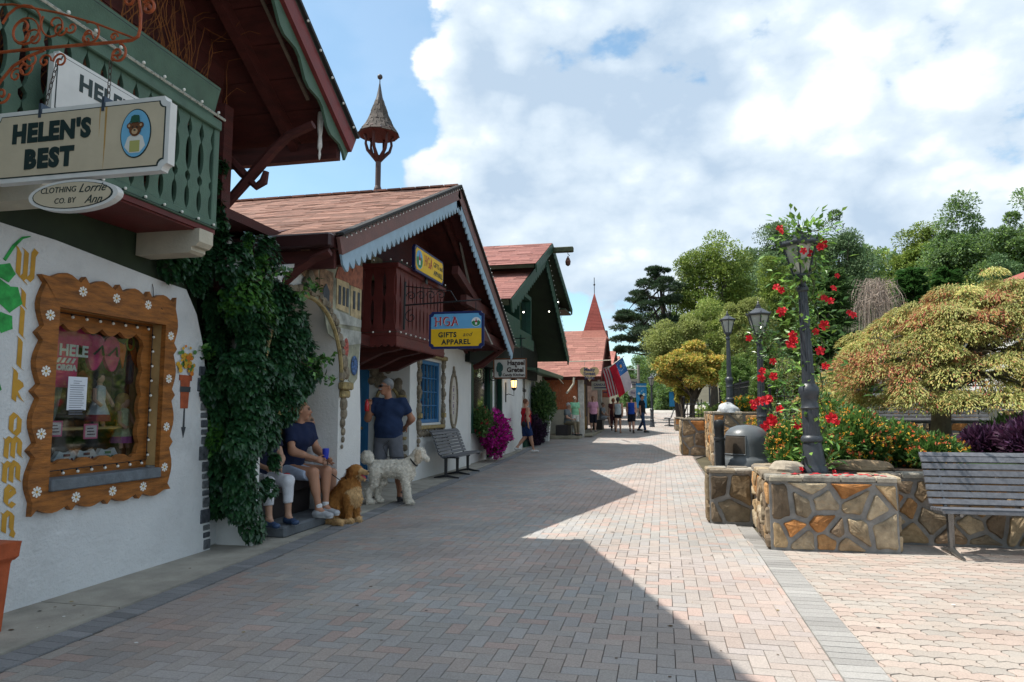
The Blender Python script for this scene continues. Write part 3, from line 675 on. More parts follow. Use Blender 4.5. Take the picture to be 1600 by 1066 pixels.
def ring_prism(mb,outer,x,d,y0,y1,z0,z1):
    # split the frame into four pieces that butt on the mitres
    cy,cz=(y0+y1)/2,(z0+z1)/2; inner=[(y0,z0),(y1,z0),(y1,z1),(y0,z1)]; n=len(outer)//4
    N_=len(outer); inn=[]
    for i in range(N_):
        s=i//n; t=(i%n)/n; a,b=inner[s],inner[(s+1)%4]; inn.append((a[0]+(b[0]-a[0])*t,a[1]+(b[1]-a[1])*t))
    vs=[(x+d,)+p for p in outer]+[(x+d,)+p for p in inn]+[(x,)+p for p in outer]+[(x,)+p for p in inn]
    fs=[]
    for i in range(N_): j=(i+1)%N_; fs+=[(i,j,N_+j,N_+i),(2*N_+i,2*N_+j,j,i),(N_+i,N_+j,3*N_+j,3*N_+i)]
    mb.add(vs,fs)
mb=MB(); ring_prism(mb,outl,WX+.002,.045,wy0+.03,wy1-.03,wz0-.03,wz1-.03); mb.build('surround',OAK,win)
mb=MB()
for (y,z) in ((4.08,2.02),(4.075,1.62),(4.07,1.18),(4.065,.78),(4.35,2.235),(4.68,2.235),(5.03,2.235),(5.325,2.0),(5.325,1.62),(5.325,1.2),(5.325,.85),(4.40,.705),(4.75,.71),(5.08,.71)):
    for k in range(8):
        a=2*PI*k/8; c,s=math.cos(a),math.sin(a); mb.prism([(.010,-.004),(.034,-.009),(.040,0),(.034,.009),(.010,.004)],(WX+.0475,y,z),(0,c,s),(0,-s,c),(.002,0,0))
    mb.mi=1; mb.prism(oval(.008,.008,8),(WX+.0475,y,z),(0,1,0),(0,0,1),(.004,0,0)); mb.mi=0
mb.build('painted_daisies',[mat('daisy_white',(.72,.71,.66),.7,var=0),mat('daisy_yellow',(.5,.28,.02),.7,var=0)],win)
mb=MB() # reveal boards and inner scalloped frame
mb.box(WX-.30,WX-.0,wy0+.001,wy0+.02,wz0+.07,wz1); mb.box(WX-.30,WX+.0,wy1-.02,wy1-.001,wz0+.07,wz1-.001); mb.box(WX-.30,WX,wy0+.02,wy1-.02,wz1-.02,wz1-.001)
mb.build('reveal',OAK2,win)
mb=MB(); mb.bbox(WX-.30,WX+.075,wy0-.0+.031,wy1-.031,wz0-.03,wz0+.055,.008); mb.build('sill',mat('painted_sill',(.13,.15,.17),.7,var=.3,scale=8,bump=.4,dirt=.4),win)
mb=MB(); fx=WX-.14; iy0,iy1,iz0,iz1=wy0+.02,wy1-.02,wz0+.055,wz1-.02
def wav_bar(o,u,dn,L,w0,amp,n):
    poly=[(0,0),(L,0)]+[(L*i/(n*8),w0+amp*(abs(math.sin(PI*(i%8)/8))-.5)) for i in range(n*8,-1,-1)]; mb.prism(poly,o,u,dn,(.04,0,0))
wav_bar((fx,iy0,iz1),(0,1,0),(0,0,-1),iy1-iy0,.13,.05,6); wav_bar((fx+.001,iy0,iz0),(0,1,0),(0,0,1),iy1-iy0,.11,.035,6); wav_bar((fx+.002,iy1,iz0),(0,0,1),(0,-1,0),iz1-iz0,.11,.03,6); wav_bar((fx+.002,iy0,iz0),(0,0,1),(0,1,0),iz1-iz0,.09,.02,6)
mb.build('inner_frame',OAK,win)
mb=MB(); mb.box(fx-.012,fx-.006,iy0,iy1,iz0,iz1); mb.build('pane',GLASS,win)
light_string('light_string','string of bulbs hung inside the wooden frame of the display window',[(WX-.07,wy0+.05,wz1-.05),(WX-.07,wy1-.05,wz1-.05),(WX-.07,wy1-.05,wz0+.12),(WX-.07,wy0+.05,wz0+.10)],.125,.012,BLACK,.004,(.4,0,-.7))
# display case interior
mb=MB(); cx0,cx1=WX-1.35,WX-.325; mb.box(cx0,cx0+.02,3.95,6.4,.8,2.3); mb.box(cx0+.02,cx1,3.95,3.97,.8,2.3); mb.box(cx0+.02,cx1,6.38,6.4,.8,2.3); mb.box(cx0+.02,cx1,3.97,6.38,2.28,2.3); mb.box(cx0+.02,cx1,3.97,6.38,.8,.82)
mb.build('display_case',mat('case_dark',(.05,.03,.028),.8,var=.3,scale=3),win)
SXp=WX-.26
def wq(px,py,dx=0): return atx(px,py,SXp+dx)
def shirt2d(w,h): return [(-w*.28,h*.5),(-w*.12,h*.44),(0,h*.42),(w*.12,h*.44),(w*.28,h*.5),(w*.62,h*.30),(w*.5,h*.1),(w*.36,h*.16),(w*.34,-h*.5),(-w*.34,-h*.5),(-w*.36,h*.16),(-w*.5,h*.1),(-w*.62,h*.30)]
def soft(mb,poly,o,u,v,d,th=.02):
    mb.prism(poly,o,u,v,Vector(d)*th)
# pink shirt on hanger
sh=thing('hanging_shirt','bright pink shirt with white lettering on a hanger behind the shop window','shirt',(SXp,4.32,1.45))
mb=MB(); soft(mb,shirt2d(.56,.52),(SXp,wq(84,555).y,wq(84,552).z),Y_,Z_,(1,0,0),.03); mb.build('shirt',mat('pink_cloth',(.75,.045,.20),.85,var=.15,scale=6,bump=.3,bscale=9),sh)
mb=MB(); 
for t_,s_,z_ in (('NE HELE',.125,wq(97,548).z),('GEORGIA',.060,wq(97,575).z)): put_text(mb,t_,s_,(SXp+.034,wq(93,555).y,z_),Y_,Z_,bold=.004,extr=.002)
for k in range(5): mb.prism([(-.11+k*.045,-.02),(-.085+k*.045,-.02),(-.06+k*.045,.02),(-.085+k*.045,.02)],(SXp+.033,wq(93,563).y,wq(93,563).z),Y_,Z_,(.003,0,0))
mb.build('lettering',mat('white_print',(.72,.72,.72),.8,var=0),sh)
mb=MB(); mb.tube([(SXp,wq(84,0).y-.2,wq(84,530).z),(SXp,wq(84,0).y,wq(84,515).z),(SXp,wq(84,0).y+.2,wq(84,530).z)],.012,6); mb.tube([(SXp,wq(84,0).y,wq(84,515).z),(SXp,wq(84,0).y+.02,wq(84,500).z)],.006,5); mb.build('hanger',mat('clear_plastic',(.5,.52,.55),.2,var=0),sh)
# paper notice
npy0,npy1,npz0,npz1=atx(106,610,fx).y,atx(136,610,fx).y,atx(120,641,fx).z,atx(120,589,fx).z
nt=thing('paper_notice','white printed paper notice stuck on the display window glass','notice',(fx,4.5,1.1))
mb=MB(); mb.box(fx-.003,fx-.0005,npy0,npy1,npz0,npz1); mb.build('sheet',mat('paper',(.66,.70,.76),.8,var=.05),nt)
mb=MB(); 
for k in range(16): mb.box(fx-.001,fx+.001,npy0+.02+(.03 if k<2 else 0),npy1-.02-(.03 if k<2 else 0)-rng.uniform(0,.03),npz1-.035-k*.017,npz1-.030-k*.017)
mb.build('print_lines',mat('print_grey',(.18,.2,.25),.8,var=0),nt)
# pink flip flops, orange ribbon bundle, bottle
fy,fz=wq(158,552).y,wq(158,552).z
ff=thing('flip_flops','pair of pink and black flip flops hanging in the shop window','sandals',(SXp,4.74,1.66))
for s in (-1,1):
    mb=MB(); mb.prism([(.07*math.cos(a)*(1+.25*math.sin(a)),.15*math.sin(a)) for a in [2*PI*i/18 for i in range(18)]],(SXp+.01*s,fy+.075*s,fz),Vector((.2,1,.12*s)),Vector((0,-.1*s,1)),(.03,0,0)); so_=mb.build('sole',mat('pink_foam',(.70,.04,.17),.6,var=.25,scale=20),ff)
    mb=MB(); mb.tube([(SXp+.05,fy-.05+.075*s,fz-.02),(SXp+.08,fy+.075*s,fz+.05),(SXp+.05,fy+.05+.075*s,fz-.02)],.010,5); mb.build('strap',mat('black_strap',(.03,.02,.03),.6,var=0),so_)
ob=thing('orange_pennants','orange pointed ribbons on a green ring hanging at the right of the shop window','ribbon',(SXp,5.08,1.62))
mb=MB(); mb.prism([(-.10,.10),(0,.07),(.03,.12),(-.01,-.13)],(SXp,wq(193,552).y,wq(193,552).z),Y_,Z_,(.012,0,0)); mb.prism([(0,.08),(.07,.06),(.14,-.15),(.05,-.05)],(SXp+.02,wq(197,552).y,wq(193,552).z),Y_,Z_,(.012,0,0)); mb.build('ribbon',mat('orange_cloth',(.85,.16,.01),.7,var=.1),ob)
mb=MB(); mb.tube([(SXp+.03,wq(199,540).y+.04*math.cos(a),wq(199,537).z+.06*math.sin(a)) for a in [2*PI*i/12 for i in range(12)]],.007,5,close=True); mb.build('ring',mat('lime_ring',(.35,.5,.08),.5,var=0),ob)
mb=MB(); mb.lathe([(.03,0),(.045,.03),(.045,.20),(.03,.25),(.015,.27),(.015,.31)],(SXp-.05,wq(203,600,-.05).y,wq(203,600,-.05).z),10); mb.build('blue_bottle',mat('dark_blue_plastic',(.01,.03,.09),.3,var=0),None,'dark blue drink bottle hanging at the right of the shop window','bottle')
# shelf, folded shirts with print, price cards
shz=wq(120,668).z
mb=MB(); mb.box(SXp-.3,SXp+.04,wy0+.03,wy1-.03,shz-.02,shz); mb.build('display_shelf',OAK2,win)
for i,y in enumerate((wq(102,690).y,wq(133,690).y,wq(166,690).y)):
    t=thing('folded_shirt',('white folded shirt at the left under the window shelf','white folded shirt with dark word print in the middle under the window shelf','white folded shirt with green and red print at the right under the window shelf')[i],'shirt',(SXp,y,.82),'folded shirts under the window shelf')
    mb=MB(); mb.prism([(-.10,.0),(.10,.0),(.118,.10),(.07,.17),(.03,.155),(-.03,.155),(-.07,.17),(-.118,.10)],(SXp-.02,y,.86),Y_,Z_,(.04,0,0)); mb.build('shirt',mat('white_cloth',(.60,.62,.66),.9,var=.12,scale=9,bump=.4,bscale=12),t)
    mb=MB(); put_text(mb,('MY OPA','OMA','GUT'),.08,(SXp+.023,y,.90),Y_,Z_,bold=.003) if False else put_text(mb,('OPA','OMA','OPA')[i],.072,(SXp+.024,y,.94),Y_,Z_,bold=.004,extr=.002); mb.box(SXp+.02,SXp+.024,y-.03,y+.03,.985,1.005); mb.build('print',mat(('print_brown','print_brown','print_green')[i],((.12,.04,.05),(.12,.04,.05),(.08,.22,.10))[i],.8,var=0),t)
for i,(y,z) in enumerate(((wq(76,670).y,wq(76,670).z),(wq(133,674).y,wq(133,674).z))):
    t=thing('price_card',('pink bordered price card at the left end of the window shelf','pink bordered price card in the middle of the window shelf')[i],'card',(SXp+.05,y,z-.06),'price cards in the window')
    mb=MB(); mb.box(SXp+.05,SXp+.054,y-.070,y+.070,z-.06,z+.06); mb.build('border',mat('pink_card',(.7,.12,.25),.7,var=0),t)
    mb=MB(); mb.box(SXp+.054,SXp+.057,y-.055,y+.055,z-.047,z+.047); mb.build('sheet',mat('pale_card',(.66,.55,.56),.7,var=0),t)
    mb=MB(); put_text(mb,'SALE',.05,(SXp+.058,y,z+.03),Y_,Z_,extr=.001) if False else [mb.box(SXp+.057,SXp+.059,y-.04,y+.02+.01*k,z+.02-.024*k,z+.028-.024*k) for k in range(3)]; mb.build('print',mat('print_dark',(.1,.03,.05),.8,var=0),t)
def doll(y,z,name,label,hair,dress,skirt,hs=.055):
    t=thing(name,label,'doll',(SXp,y,z)); x=SXp-.02
    mb=MB(); mb.ball((x,y,z+.40),hs,12,9,(.9,.85,1.05)); mb.tube([(x,y,z+.2),(x,y,z+.36)],[.035,.022],8)
    for s in (-1,1): mb.tube([(x,y+.045*s,z+.31),(x+.04,y+.085*s,z+.22),(x+.09,y+.06*s,z+.17)],[.018,.016,.014],7); mb.tube([(x,y+.03*s,z+.12),(x+.03,y+.035*s,z+.0)],[.022,.016],7)
    mb.build('body',mat('doll_skin',(.55,.30,.22),.5,var=.05),t,smooth=True)
    mb=MB(); mb.lathe([(.095,.06),(.09,.10),(.05,.20),(.052,.26),(.048,.33),(.02,.345)],(x,y,z),14,flute=.1); mb.build('dress',dress,t)
    mb=MB(); mb.lathe([(.10,.045),(.097,.07),(.09,.10)],(x,y,z),14,flute=.08); mb.build('skirt_hem',skirt,t)
    mb=MB(); mb.ball((x-.012,y,z+.415),hs*1.12,12,8,(.95,1.05,1)); mb.ball((x-.02,y-.045,z+.35),.03,8,6,(1,1,1.9)); mb.ball((x-.02,y+.045,z+.35),.03,8,6,(1,1,1.9)); mb.build('hair',hair,t,smooth=True)
doll(wq(195,660).y,wq(195,700).z,'doll','blonde doll in pale yellow and white dress at the right of the shop window',mat('doll_blonde',(.42,.24,.08),.8,var=.3,scale=40),mat('doll_dress',(.52,.55,.36),.8,var=.3,scale=25),mat('doll_hem',(.35,.08,.28),.8,var=.2))
doll(wq(155,660).y,shz,'doll','dark haired doll in white dress with red sleeves sitting on the window shelf',mat('doll_dark',(.02,.012,.01),.6,var=0),mat('doll_white',(.5,.53,.58),.8,var=.2,scale=25),mat('doll_red',(.35,.02,.04),.7,var=.1),.045)
mb=MB(); mb.prism([(-.12,-.33),(-.06,-.2),(-.1,.3),(.16,.3),(.1,0),(.0,-.3)],(SXp-.12,wq(92,620).y,1.33),Y_,Z_,(.01,0,0)); mb.build('curtain',mat('sheer_cloth',(.28,.31,.33),.8,var=.4,scale=14,stretch=(1,6,.6),bump=.4),win)
rr=random.Random(3)
for i in range(9): # stock hanging deeper inside the shop
    y=4.6+.17*i; z=rr.uniform(1.35,1.95); mb=MB(); soft(mb,shirt2d(.26,.4),(cx0+.3+rr.uniform(0,.5),y,z),Y_+X_*.3,Z_,(1,0,0),.02); c=rr.choice([(.12,.02,.03),(.02,.05,.12),(.03,.10,.05),(.2,.17,.12),(.08,.02,.06),(.16,.12,.1)]); mb.build('stock_shirt',mat('stock%d'%(i%6),c,.9,var=.3),None,'dim %s garment hanging deep inside the display window, number %d from the left'%(('red','blue','green','beige','plum','brown')[i%6],i+1) if False else 'dim garment hanging deep inside the shop behind the display window','shirt','stock hanging deep in the window')
# painted wall decorations
mb=MB(); stp={'W':9.8,'i':10.2,'l':10.6,'k':11.2,'o':7.6,'m':8.0,'e':8.2,'n':8}
nib_text(mb,'Willkommen',.245,(WX+.001,3.905,2.235),Y_,Z_,vertical=True,step={k_:v_*.83 for k_,v_ in stp.items()},wx=.86,nib=(1.75,.95)); mb.build('painted_greeting',mat('ochre_paint',(.50,.27,.035),.8,var=.15,scale=8),B1)
mb=MB(); 
def leaf2(mb,y,z,s,a,x=WX+.002):
    pts=[]
    for k in range(15):
        t=2*PI*k/15; r=s*(.62+.38*abs(math.cos(t*2.5))); pts.append((r*math.cos(t+a),r*math.sin(t+a)))
    mb.prism(pts,(x,y,z),Y_,Z_,(.002,0,0))
for (y,z,s,a) in ((3.76,2.27,.07,0),(3.80,2.10,.10,1),(3.77,1.93,.075,2),(3.73,2.15,.07,.5),(3.72,1.5,.07,1)): leaf2(mb,y,z,s,a,WX+.002+.001*rr.random())
mb.tube([(WX+.003,3.74,2.35),(WX+.003,3.80,2.46),(WX+.003,3.86,2.53),(WX+.003,3.92,2.555)],[.012,.012,.009,.004],5)
mb.build('painted_grapevine',mat('leaf_paint',(.035,.33,.07),.8,var=.35,scale=14),B1)
mb=MB(); mb.prism([(-.065,0),(-.05,-.26),(.05,-.26),(.065,0)],(WX+.002,5.60,1.62),Y_,Z_,(.003,0,0)); mb.prism([(-.085,0),(-.085,-.05),(.085,-.05),(.085,0)],(WX+.002,5.60,1.665),Y_,Z_,(.006,0,0)); mb.build('painted_pot',mat('pot_paint',(.36,.085,.035),.8,var=.25,scale=16),B1)
mb=MB(); mb.prism([(-.07,0),(-.066,-.05),(.066,-.05),(.07,0)],(WX+.0085,5.60,1.56),Y_,Z_,(.002,0,0)); mb.prism([(-.008,0),(-.012,-.17),(-.03,-.17),(0,-.27),(.03,-.17),(.012,-.17),(.008,0)],(WX+.002,5.605,1.36),Y_,Z_,(.003,0,0)); mb.build('painted_spike',mat('slate_paint',(.05,.055,.06),.8,var=.1),B1)
mb=MB()
for k in range(60):
    a=rr.uniform(0,2*PI); r=rr.uniform(0,1); y=5.60+.13*r*math.cos(a); z=1.80+.16*r*math.sin(a); mb.mi=rr.choice((0,0,1,2)); s=rr.uniform(.015,.03); mb.prism([(s*math.cos(t+a),s*math.sin(t+a)*rr.uniform(.7,1)) for t in [2*PI*q/7 for q in range(7)]],(WX+.002+.0004*k,y,z),Y_,Z_,(.001,0,0))
mb.build('painted_flowers',[mat('yellow_paint',(.58,.33,.03),.8,var=.2),mat('green_paint',(.09,.20,.05),.8,var=.2),mat('orange_paint',(.55,.17,.02),.8,var=.2)],B1)
mb=MB(); z=0.02
while z<1.75:
    h=rr.choice((.07,.09,.11,.15)); yR=np.interp(z,[0,.5,1,1.5,1.95],[6.07,6.02,5.97,5.92,5.84]); w_=.10 if h<.14 else .14; c=rr.choice([(.10,.11,.12),(.14,.15,.155),(.075,.085,.10)]); mb.col=c; mb.bbox(WX-.05,WX+.012,yR-w_,yR-.005,z,z+h-.02,.006); z+=h
mb.build('quoin_stones',mat('blue_stone',(1,1,1),.8,var=.5,scale=18,bump=.8,bscale=40,attr=True),B1)
mb=MB(); mb.tube([aty(209,400,5.0)+Vector((0,.13,0)),(WX+.012,5.12,2.4),(WX+.012,5.13,2.30),(WX+.05,5.2,2.22)],.004,4); mb.build('loose_cable',BLACK,B1)

# ---------------------------------------------------------------- hanging signs of the nearest shop
CRB=mat('sign_cream',(.50,.43,.31),.6,var=.06,scale=7,bump=.1,dirt=.12); SWH=mat('sign_white',(.62,.62,.60),.55,var=.06,scale=7,dirt=.1); INK=mat('sign_ink',(.012,.028,.028),.5,var=.05)
SYN=3.0
def notched(w,h,r,n=5):
    out=[]
    for (sx,sy,a0) in ((1,1,0),(-1,1,90),(-1,-1,180),(1,-1,270)):
        cx,cy=sx*w/2,sy*h/2
        for k in range(n+1):
            a=R(a0+270-90*k/n) if False else R(a0+180+90*(1-k/n)); out.append((cx+r*math.cos(a)*1.0,cy+r*math.sin(a)))
    return out
def sign_board(root,c,u,v,w,h,r,th,face,rim,inset=.028,line=.006):
    c=Vector(c);u=Vector(u).normalized();v=Vector(v).normalized();n=u.cross(v)
    mb=MB(); mb.prism(notched(w,h,r),c-n*th/2,u,v,n*th); mb.build('board',rim,root)
    mb=MB(); mb.prism(notched(w-2*inset,h-2*inset,r),c+n*th/2,u,v,n*.003); mb.build('border_line',INK,root)
    mb=MB(); mb.prism(notched(w-2*inset-2*line,h-2*inset-2*line,r),c+n*(th/2+.003),u,v,n*.002); mb.build('panel',face,root)
    return n
a=aty(0,182,SYN); b=aty(268,155,SYN); bl=aty(0,290,SYN); br=aty(265,265,SYN)
cs=(a+b+bl+br)/4; cs.x-=.01; sw=(b-a).length+.03; shh=(a-bl).length
hs=thing('hanging_sign','cream notched hanging sign reading HELEN\'S BEST with a bear in an oval, hung on chains','sign',cs)
us=Vector((1,0,0)); sign_board(hs,cs,us,Z_,sw,shh,.035,.05,CRB,SWH,.024,.006); nS=Vector((0,-1,0))
mb=MB(); put_text(mb,"HELEN'S",.138,cs+Vector((-.165,0,.062))+nS*.032,us,Z_,bold=.008,space=1.12,extr=.002,wx=.90); put_text(mb,"BEST",.138,cs+Vector((-.17,0,-.085))+nS*.032,us,Z_,bold=.009,space=1.2,extr=.002,wx=.92); mb.build('lettering',INK,hs)
# bear emblem
oc=cs+Vector((.365,0,.008))+nS*.0305
mb=MB(); mb.prism(oval(.092,.132),oc,us,Z_,nS*.002); em=mb.build('emblem_rim',INK,hs)
mb=MB(); mb.prism(oval(.086,.126),oc+nS*.002,us,Z_,nS*.002); mb.build('emblem_sky',mat('emblem_blue',(.15,.40,.60),.6,var=.05),em)
def disc(mat_,pts,dz,name): 
    mb=MB()
    for (cx_,cz_,rx,rz) in pts: mb.prism(oval(rx,rz,16),oc+us*cx_+Z_*cz_+nS*dz,us,Z_,nS*.001); dz+=.00015
    mb.build(name,mat_,em)
BRN=mat('bear_brown',(.13,.05,.02),.7,var=.1)
mb=MB(); mb.prism([(-.062,-.07),(-.045,-.02),(-.02,-.005),(.02,-.005),(.045,-.02),(.062,-.07),(.03,-.105),(-.03,-.105)],oc+nS*.004,us,Z_,nS*.001); mb.build('shirt_paint',mat('emblem_white',(.62,.62,.58),.7,var=0),em)
mb=MB(); mb.prism([(-.03,-.10),(-.03,-.04),(.03,-.04),(.03,-.10)],oc+nS*.0055,us,Z_,nS*.001); mb.build('bib_paint',mat('emblem_olive',(.36,.36,.12),.7,var=0),em)
disc(BRN,[(-.035,.04,.016,.016),(.035,.04,.016,.016),(0,.022,.036,.04)],.007,'bear_head')
disc(mat('bear_tan',(.45,.30,.17),.7,var=0),[(0,.008,.018,.016),(-.035,.04,.007,.007),(.035,.04,.007,.007)],.009,'muzzle')
disc(INK,[(0,.014,.007,.005),(-.013,.03,.004,.004),(.013,.03,.004,.004)],.0105,'eyes_and_nose')
mb=MB(); mb.prism([(-.035,.055),(.035,.055),(.028,.064),(.024,.092),(-.005,.096),(-.022,.088),(-.027,.064)],oc+nS*.0108,us,Z_,nS*.001); mb.build('hat',mat('hat_green',(.015,.08,.05),.7,var=0),em)
# rust runs below the chain hook
mb=MB(); mb.prism([(0,0),(.012,0),(.010,-.2),(.004,-.34),(.002,-.2)],cs+us*(.17)+Z_*(shh/2-.03)+nS*.0302,us,Z_,nS*.0008); mb.prism([(0,0),(.007,0),(.004,-.16)],cs+us*(.135)+Z_*(shh/2-.03)+nS*.0302,us,Z_,nS*.0008); mb.build('rust_stain',mat('rust_stain',(.40,.24,.07),.8,var=.3),hs)
# oval sign below
oa=aty(50,313,SYN); ob_=aty(189,303,SYN); ocs=(oa+ob_)/2; ocs.z=aty(119,307,SYN).z
osn=thing('hanging_sign','small oval cream sign reading CLOTHING CO. BY Lorrie Ann, under the big cream sign','sign',ocs)
ow=(ob_-oa).length/2; oh=.085
for nm_,f_,d_,m_ in (('board',1.0,-.02,SWH),('border_line',.90,.022,INK),('panel',.865,.025,CRB)):
    mb=MB(); mb.prism(oval(ow*f_,oh*f_ if nm_=='board' else oh*(f_-.06)),ocs+nS*d_,us,Z_,nS*(.042 if nm_=='board' else .003)); mb.build(nm_,m_,osn)
mb=MB(); put_text(mb,'CLOTHING',.044,ocs+us*(-.085)+Z_*.030+nS*.029,us,Z_,extr=.001,shear=.15); put_text(mb,'CO. BY',.042,ocs+us*(-.04)-Z_*.030+nS*.029,us,Z_,extr=.001,shear=.15); put_text(mb,'Lorrie',.066,ocs+us*(.125)+Z_*.030+nS*.029,us,Z_,extr=.001,shear=.5); put_text(mb,'Ann',.062,ocs+us*(.135)-Z_*.032+nS*.029,us,Z_,extr=.001,shear=.5); mb.build('lettering',INK,osn)
# chains and links
def chain(name,label,a,b,r=.007,mt=None,lk=.03):
    a=Vector(a);b=Vector(b);n=max(2,int((b-a).length/lk)); mb=MB(); d=(b-a)/n
    for i in range(n):
        c=a+d*(i+.5); s=Vector((1,0,0)) if i%2 else Vector((0,1,0)); L=d.length*.68
        mb.tube([c+s*(r*1.3*math.cos(t))+d.normalized()*(L*math.sin(t)) for t in [2*PI*k/8 for k in range(8)]],r*.38,4,close=True)
    return mb.build(name,mt or mat('rusty_chain',(.08,.06,.05),.6,var=.3,metal=.6),None,label,'chain','chains of the big cream sign')
hookL=aty(82,72,SYN); hookR=aty(185,88,SYN)
c1_=cs+us*(-.245)+Z_*(shh/2); c2_=cs+us*(.155)+Z_*(shh/2)
chain('sign_chain','left rusty chain holding the big cream sign under the orange bracket',Vector((c1_.x+.06,SYN,aty(82,95,SYN).z)),c1_+Z_*.03); chain('sign_chain','right rusty chain holding the big cream sign under the orange bracket',Vector((c2_.x,SYN,aty(185,95,SYN).z)),c2_+Z_*.03)
mb=MB()
for c_ in (c1_,c2_): mb.box(c_.x-.008,c_.x+.008,SYN-.034,SYN+.034,c_.z-.05,c_.z+.03)
mb.build('strap',mat('steel_blue',(.06,.08,.11),.5,metal=.5),hs)
# wrought iron bracket (orange rust)
ORG=mat('orange_rust_iron',(.36,.075,.02),.5,var=.3,scale=14,bump=.3,bscale=70)
brk=thing('sign_bracket','ornate orange wrought iron scroll bracket carrying the big cream sign','bracket',(BX,SYN,aty(0,90,SYN).z))
P=lambda x,y: aty(x,y,SYN)
mb=MB(); mb.tube([Vector((BX-.02,SYN,P(0,84).z)),P(0,82),P(60,76),P(120,71),P(180,66),P(206,63),P(216,57),P(219,45),P(220,20),P(217,0),P(212,-18)],.0085,6); mb.tube([P(210,60),P(150,37),P(90,20),P(20,7),Vector((BX-.02,SYN,P(0,3).z))],.006,6); mb.build('arm',ORG,brk,smooth=True)
mb=MB(); q=(us,Z_)
def sc_(px_,py_,rpx,turns,a0,sgn=1,r=.0055):
    c=P(px_,py_); rr_=(P(px_+rpx,py_)-c).length; mb.tube(scroll(c,us,Z_,rr_,turns,a0,sgn,24),r,5)
sc_(37,45,36,1.5,PI*.9,-1,.007); sc_(37,52,24,1.3,0,1); sc_(53,60,14,1.3,PI,-1); sc_(85,38,22,1.2,PI*.8,1); sc_(94,45,11,1.3,0,-1); sc_(112,43,9,1.2,PI,1); sc_(140,54,18,1.3,PI*.6,-1); sc_(136,62,10,1.2,0,1); sc_(178,58,6,1.2,0,1)
sc_(48,86+6,12,1.2,PI,1); sc_(70,96,10,1.3,0,1); sc_(39,106,12,1.3,.4,-1); sc_(25,118,11,1.3,0,1); sc_(94,95,11,1.4,PI,-1); sc_(184,84,14,1.5,PI*.45,-1,.007); sc_(232,12,11,1.5,PI*.75,-1,.009); sc_(204,0,11,1.4,.3,1,.008); sc_(2,148,13,1.4,0,-1,.007); sc_(178,92,6,1,0,1)
mb.tube([P(-20,165),P(0,128),P(20,104),P(45,88),P(70,78)],.008,6)
mb.build('scrolls',ORG,brk,smooth=True)
# second sign, parallel to the street behind
pa=atx(108,104,-3.62); pb_=atx(205,160,-3.62); c_=Vector((-3.62,(pa.y+pb_.y)/2+.12,(pa.z+pb_.z)/2-.16)); 
s2=thing('hanging_sign','white notched sign with HELEN lettering hung flat before the balcony, behind the big cream sign','sign',c_)
uy=Vector((0,1,0)); sign_board(s2,c_,uy,Z_,1.02,.42,.03,.04,SWH,SWH,.022,.005)
mb=MB(); put_text(mb,"HELEN'S",.15,c_+Vector((.026,-.03,.075)),uy,Z_,bold=.006,extr=.002,space=1.1); mb.build('lettering',INK,s2)
mb=MB(); mb.box(-3.75,-3.64,c_.y-.4,c_.y-.38,c_.z-.1,c_.z-.08); mb.box(-3.75,-3.64,c_.y+.38,c_.y+.4,c_.z-.1,c_.z-.08); mb.build('fixing',BLACK,s2)
# ---------------------------------------------------------------- second shop: brown gable with balcony
def subthing(name,parent,loc):
    o=bpy.data.objects.new(name,None); COL.objects.link(o); o.parent=parent; o.location=Vector(loc)-wloc(parent); return o
B2=thing('gift_shop','white shop with pink-brown shingled gable, pale blue fretted trim, dark red balcony and arched niche','building',(-4.4,11.5,0))
AX=-4.0
cy,czz,ryy,rzz=7.25,1.72,.86,.91
mb=MB(); arch=[(cy+ryy*math.cos(t),czz+rzz*math.sin(t)) for t in [PI*i/24 for i in range(25)]]
poly=[(6.30,0),(cy-ryy,0)]+arch[::-1]+[(cy+ryy,0),(8.80,0),(8.78,1.2),(8.70,2.0),(8.72,2.3),(8.72,3.4),(6.95,2.98),(6.30,2.8)]
mb.prism(poly,(AX,0,0),Y_,Z_,(-.62,0,0)); mb.build('wall',STUC2,B2)
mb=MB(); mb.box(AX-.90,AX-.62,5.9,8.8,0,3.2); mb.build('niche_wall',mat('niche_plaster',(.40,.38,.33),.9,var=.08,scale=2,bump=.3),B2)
mb=MB(); mb.prism([(cy+(ryy-.12)*math.cos(t),czz+(rzz-.12)*math.sin(t)) for t in [PI*i/18 for i in range(19)]]+[(cy-ryy+.12,.5),(cy+ryy-.12,.5)],(AX-.62,0,0),Y_,Z_,(.012,0,0)); mb.build('niche_panel',mat('niche_ochre',(.36,.29,.12),.85,var=.3,scale=3),B2)
mb=MB()
for (a,b,c,d) in ((6.6,7.9,.62,.70),(6.6,6.68,.7,2.1),(7.82,7.9,.7,2.1),(6.68,7.82,1.35,1.42),(7.22,7.29,.7,2.1),(6.55,7.95,2.1,2.18)): mb.bbox(AX-.61,AX-.565,a,b,c,d,.008)
for k in range(16): mb.ball((AX-.58,7.25+.55*math.cos(PI*k/15),2.2+.3*math.sin(PI*k/15)),.045,7,5)
mb.build('niche_relief',CARVE,B2)
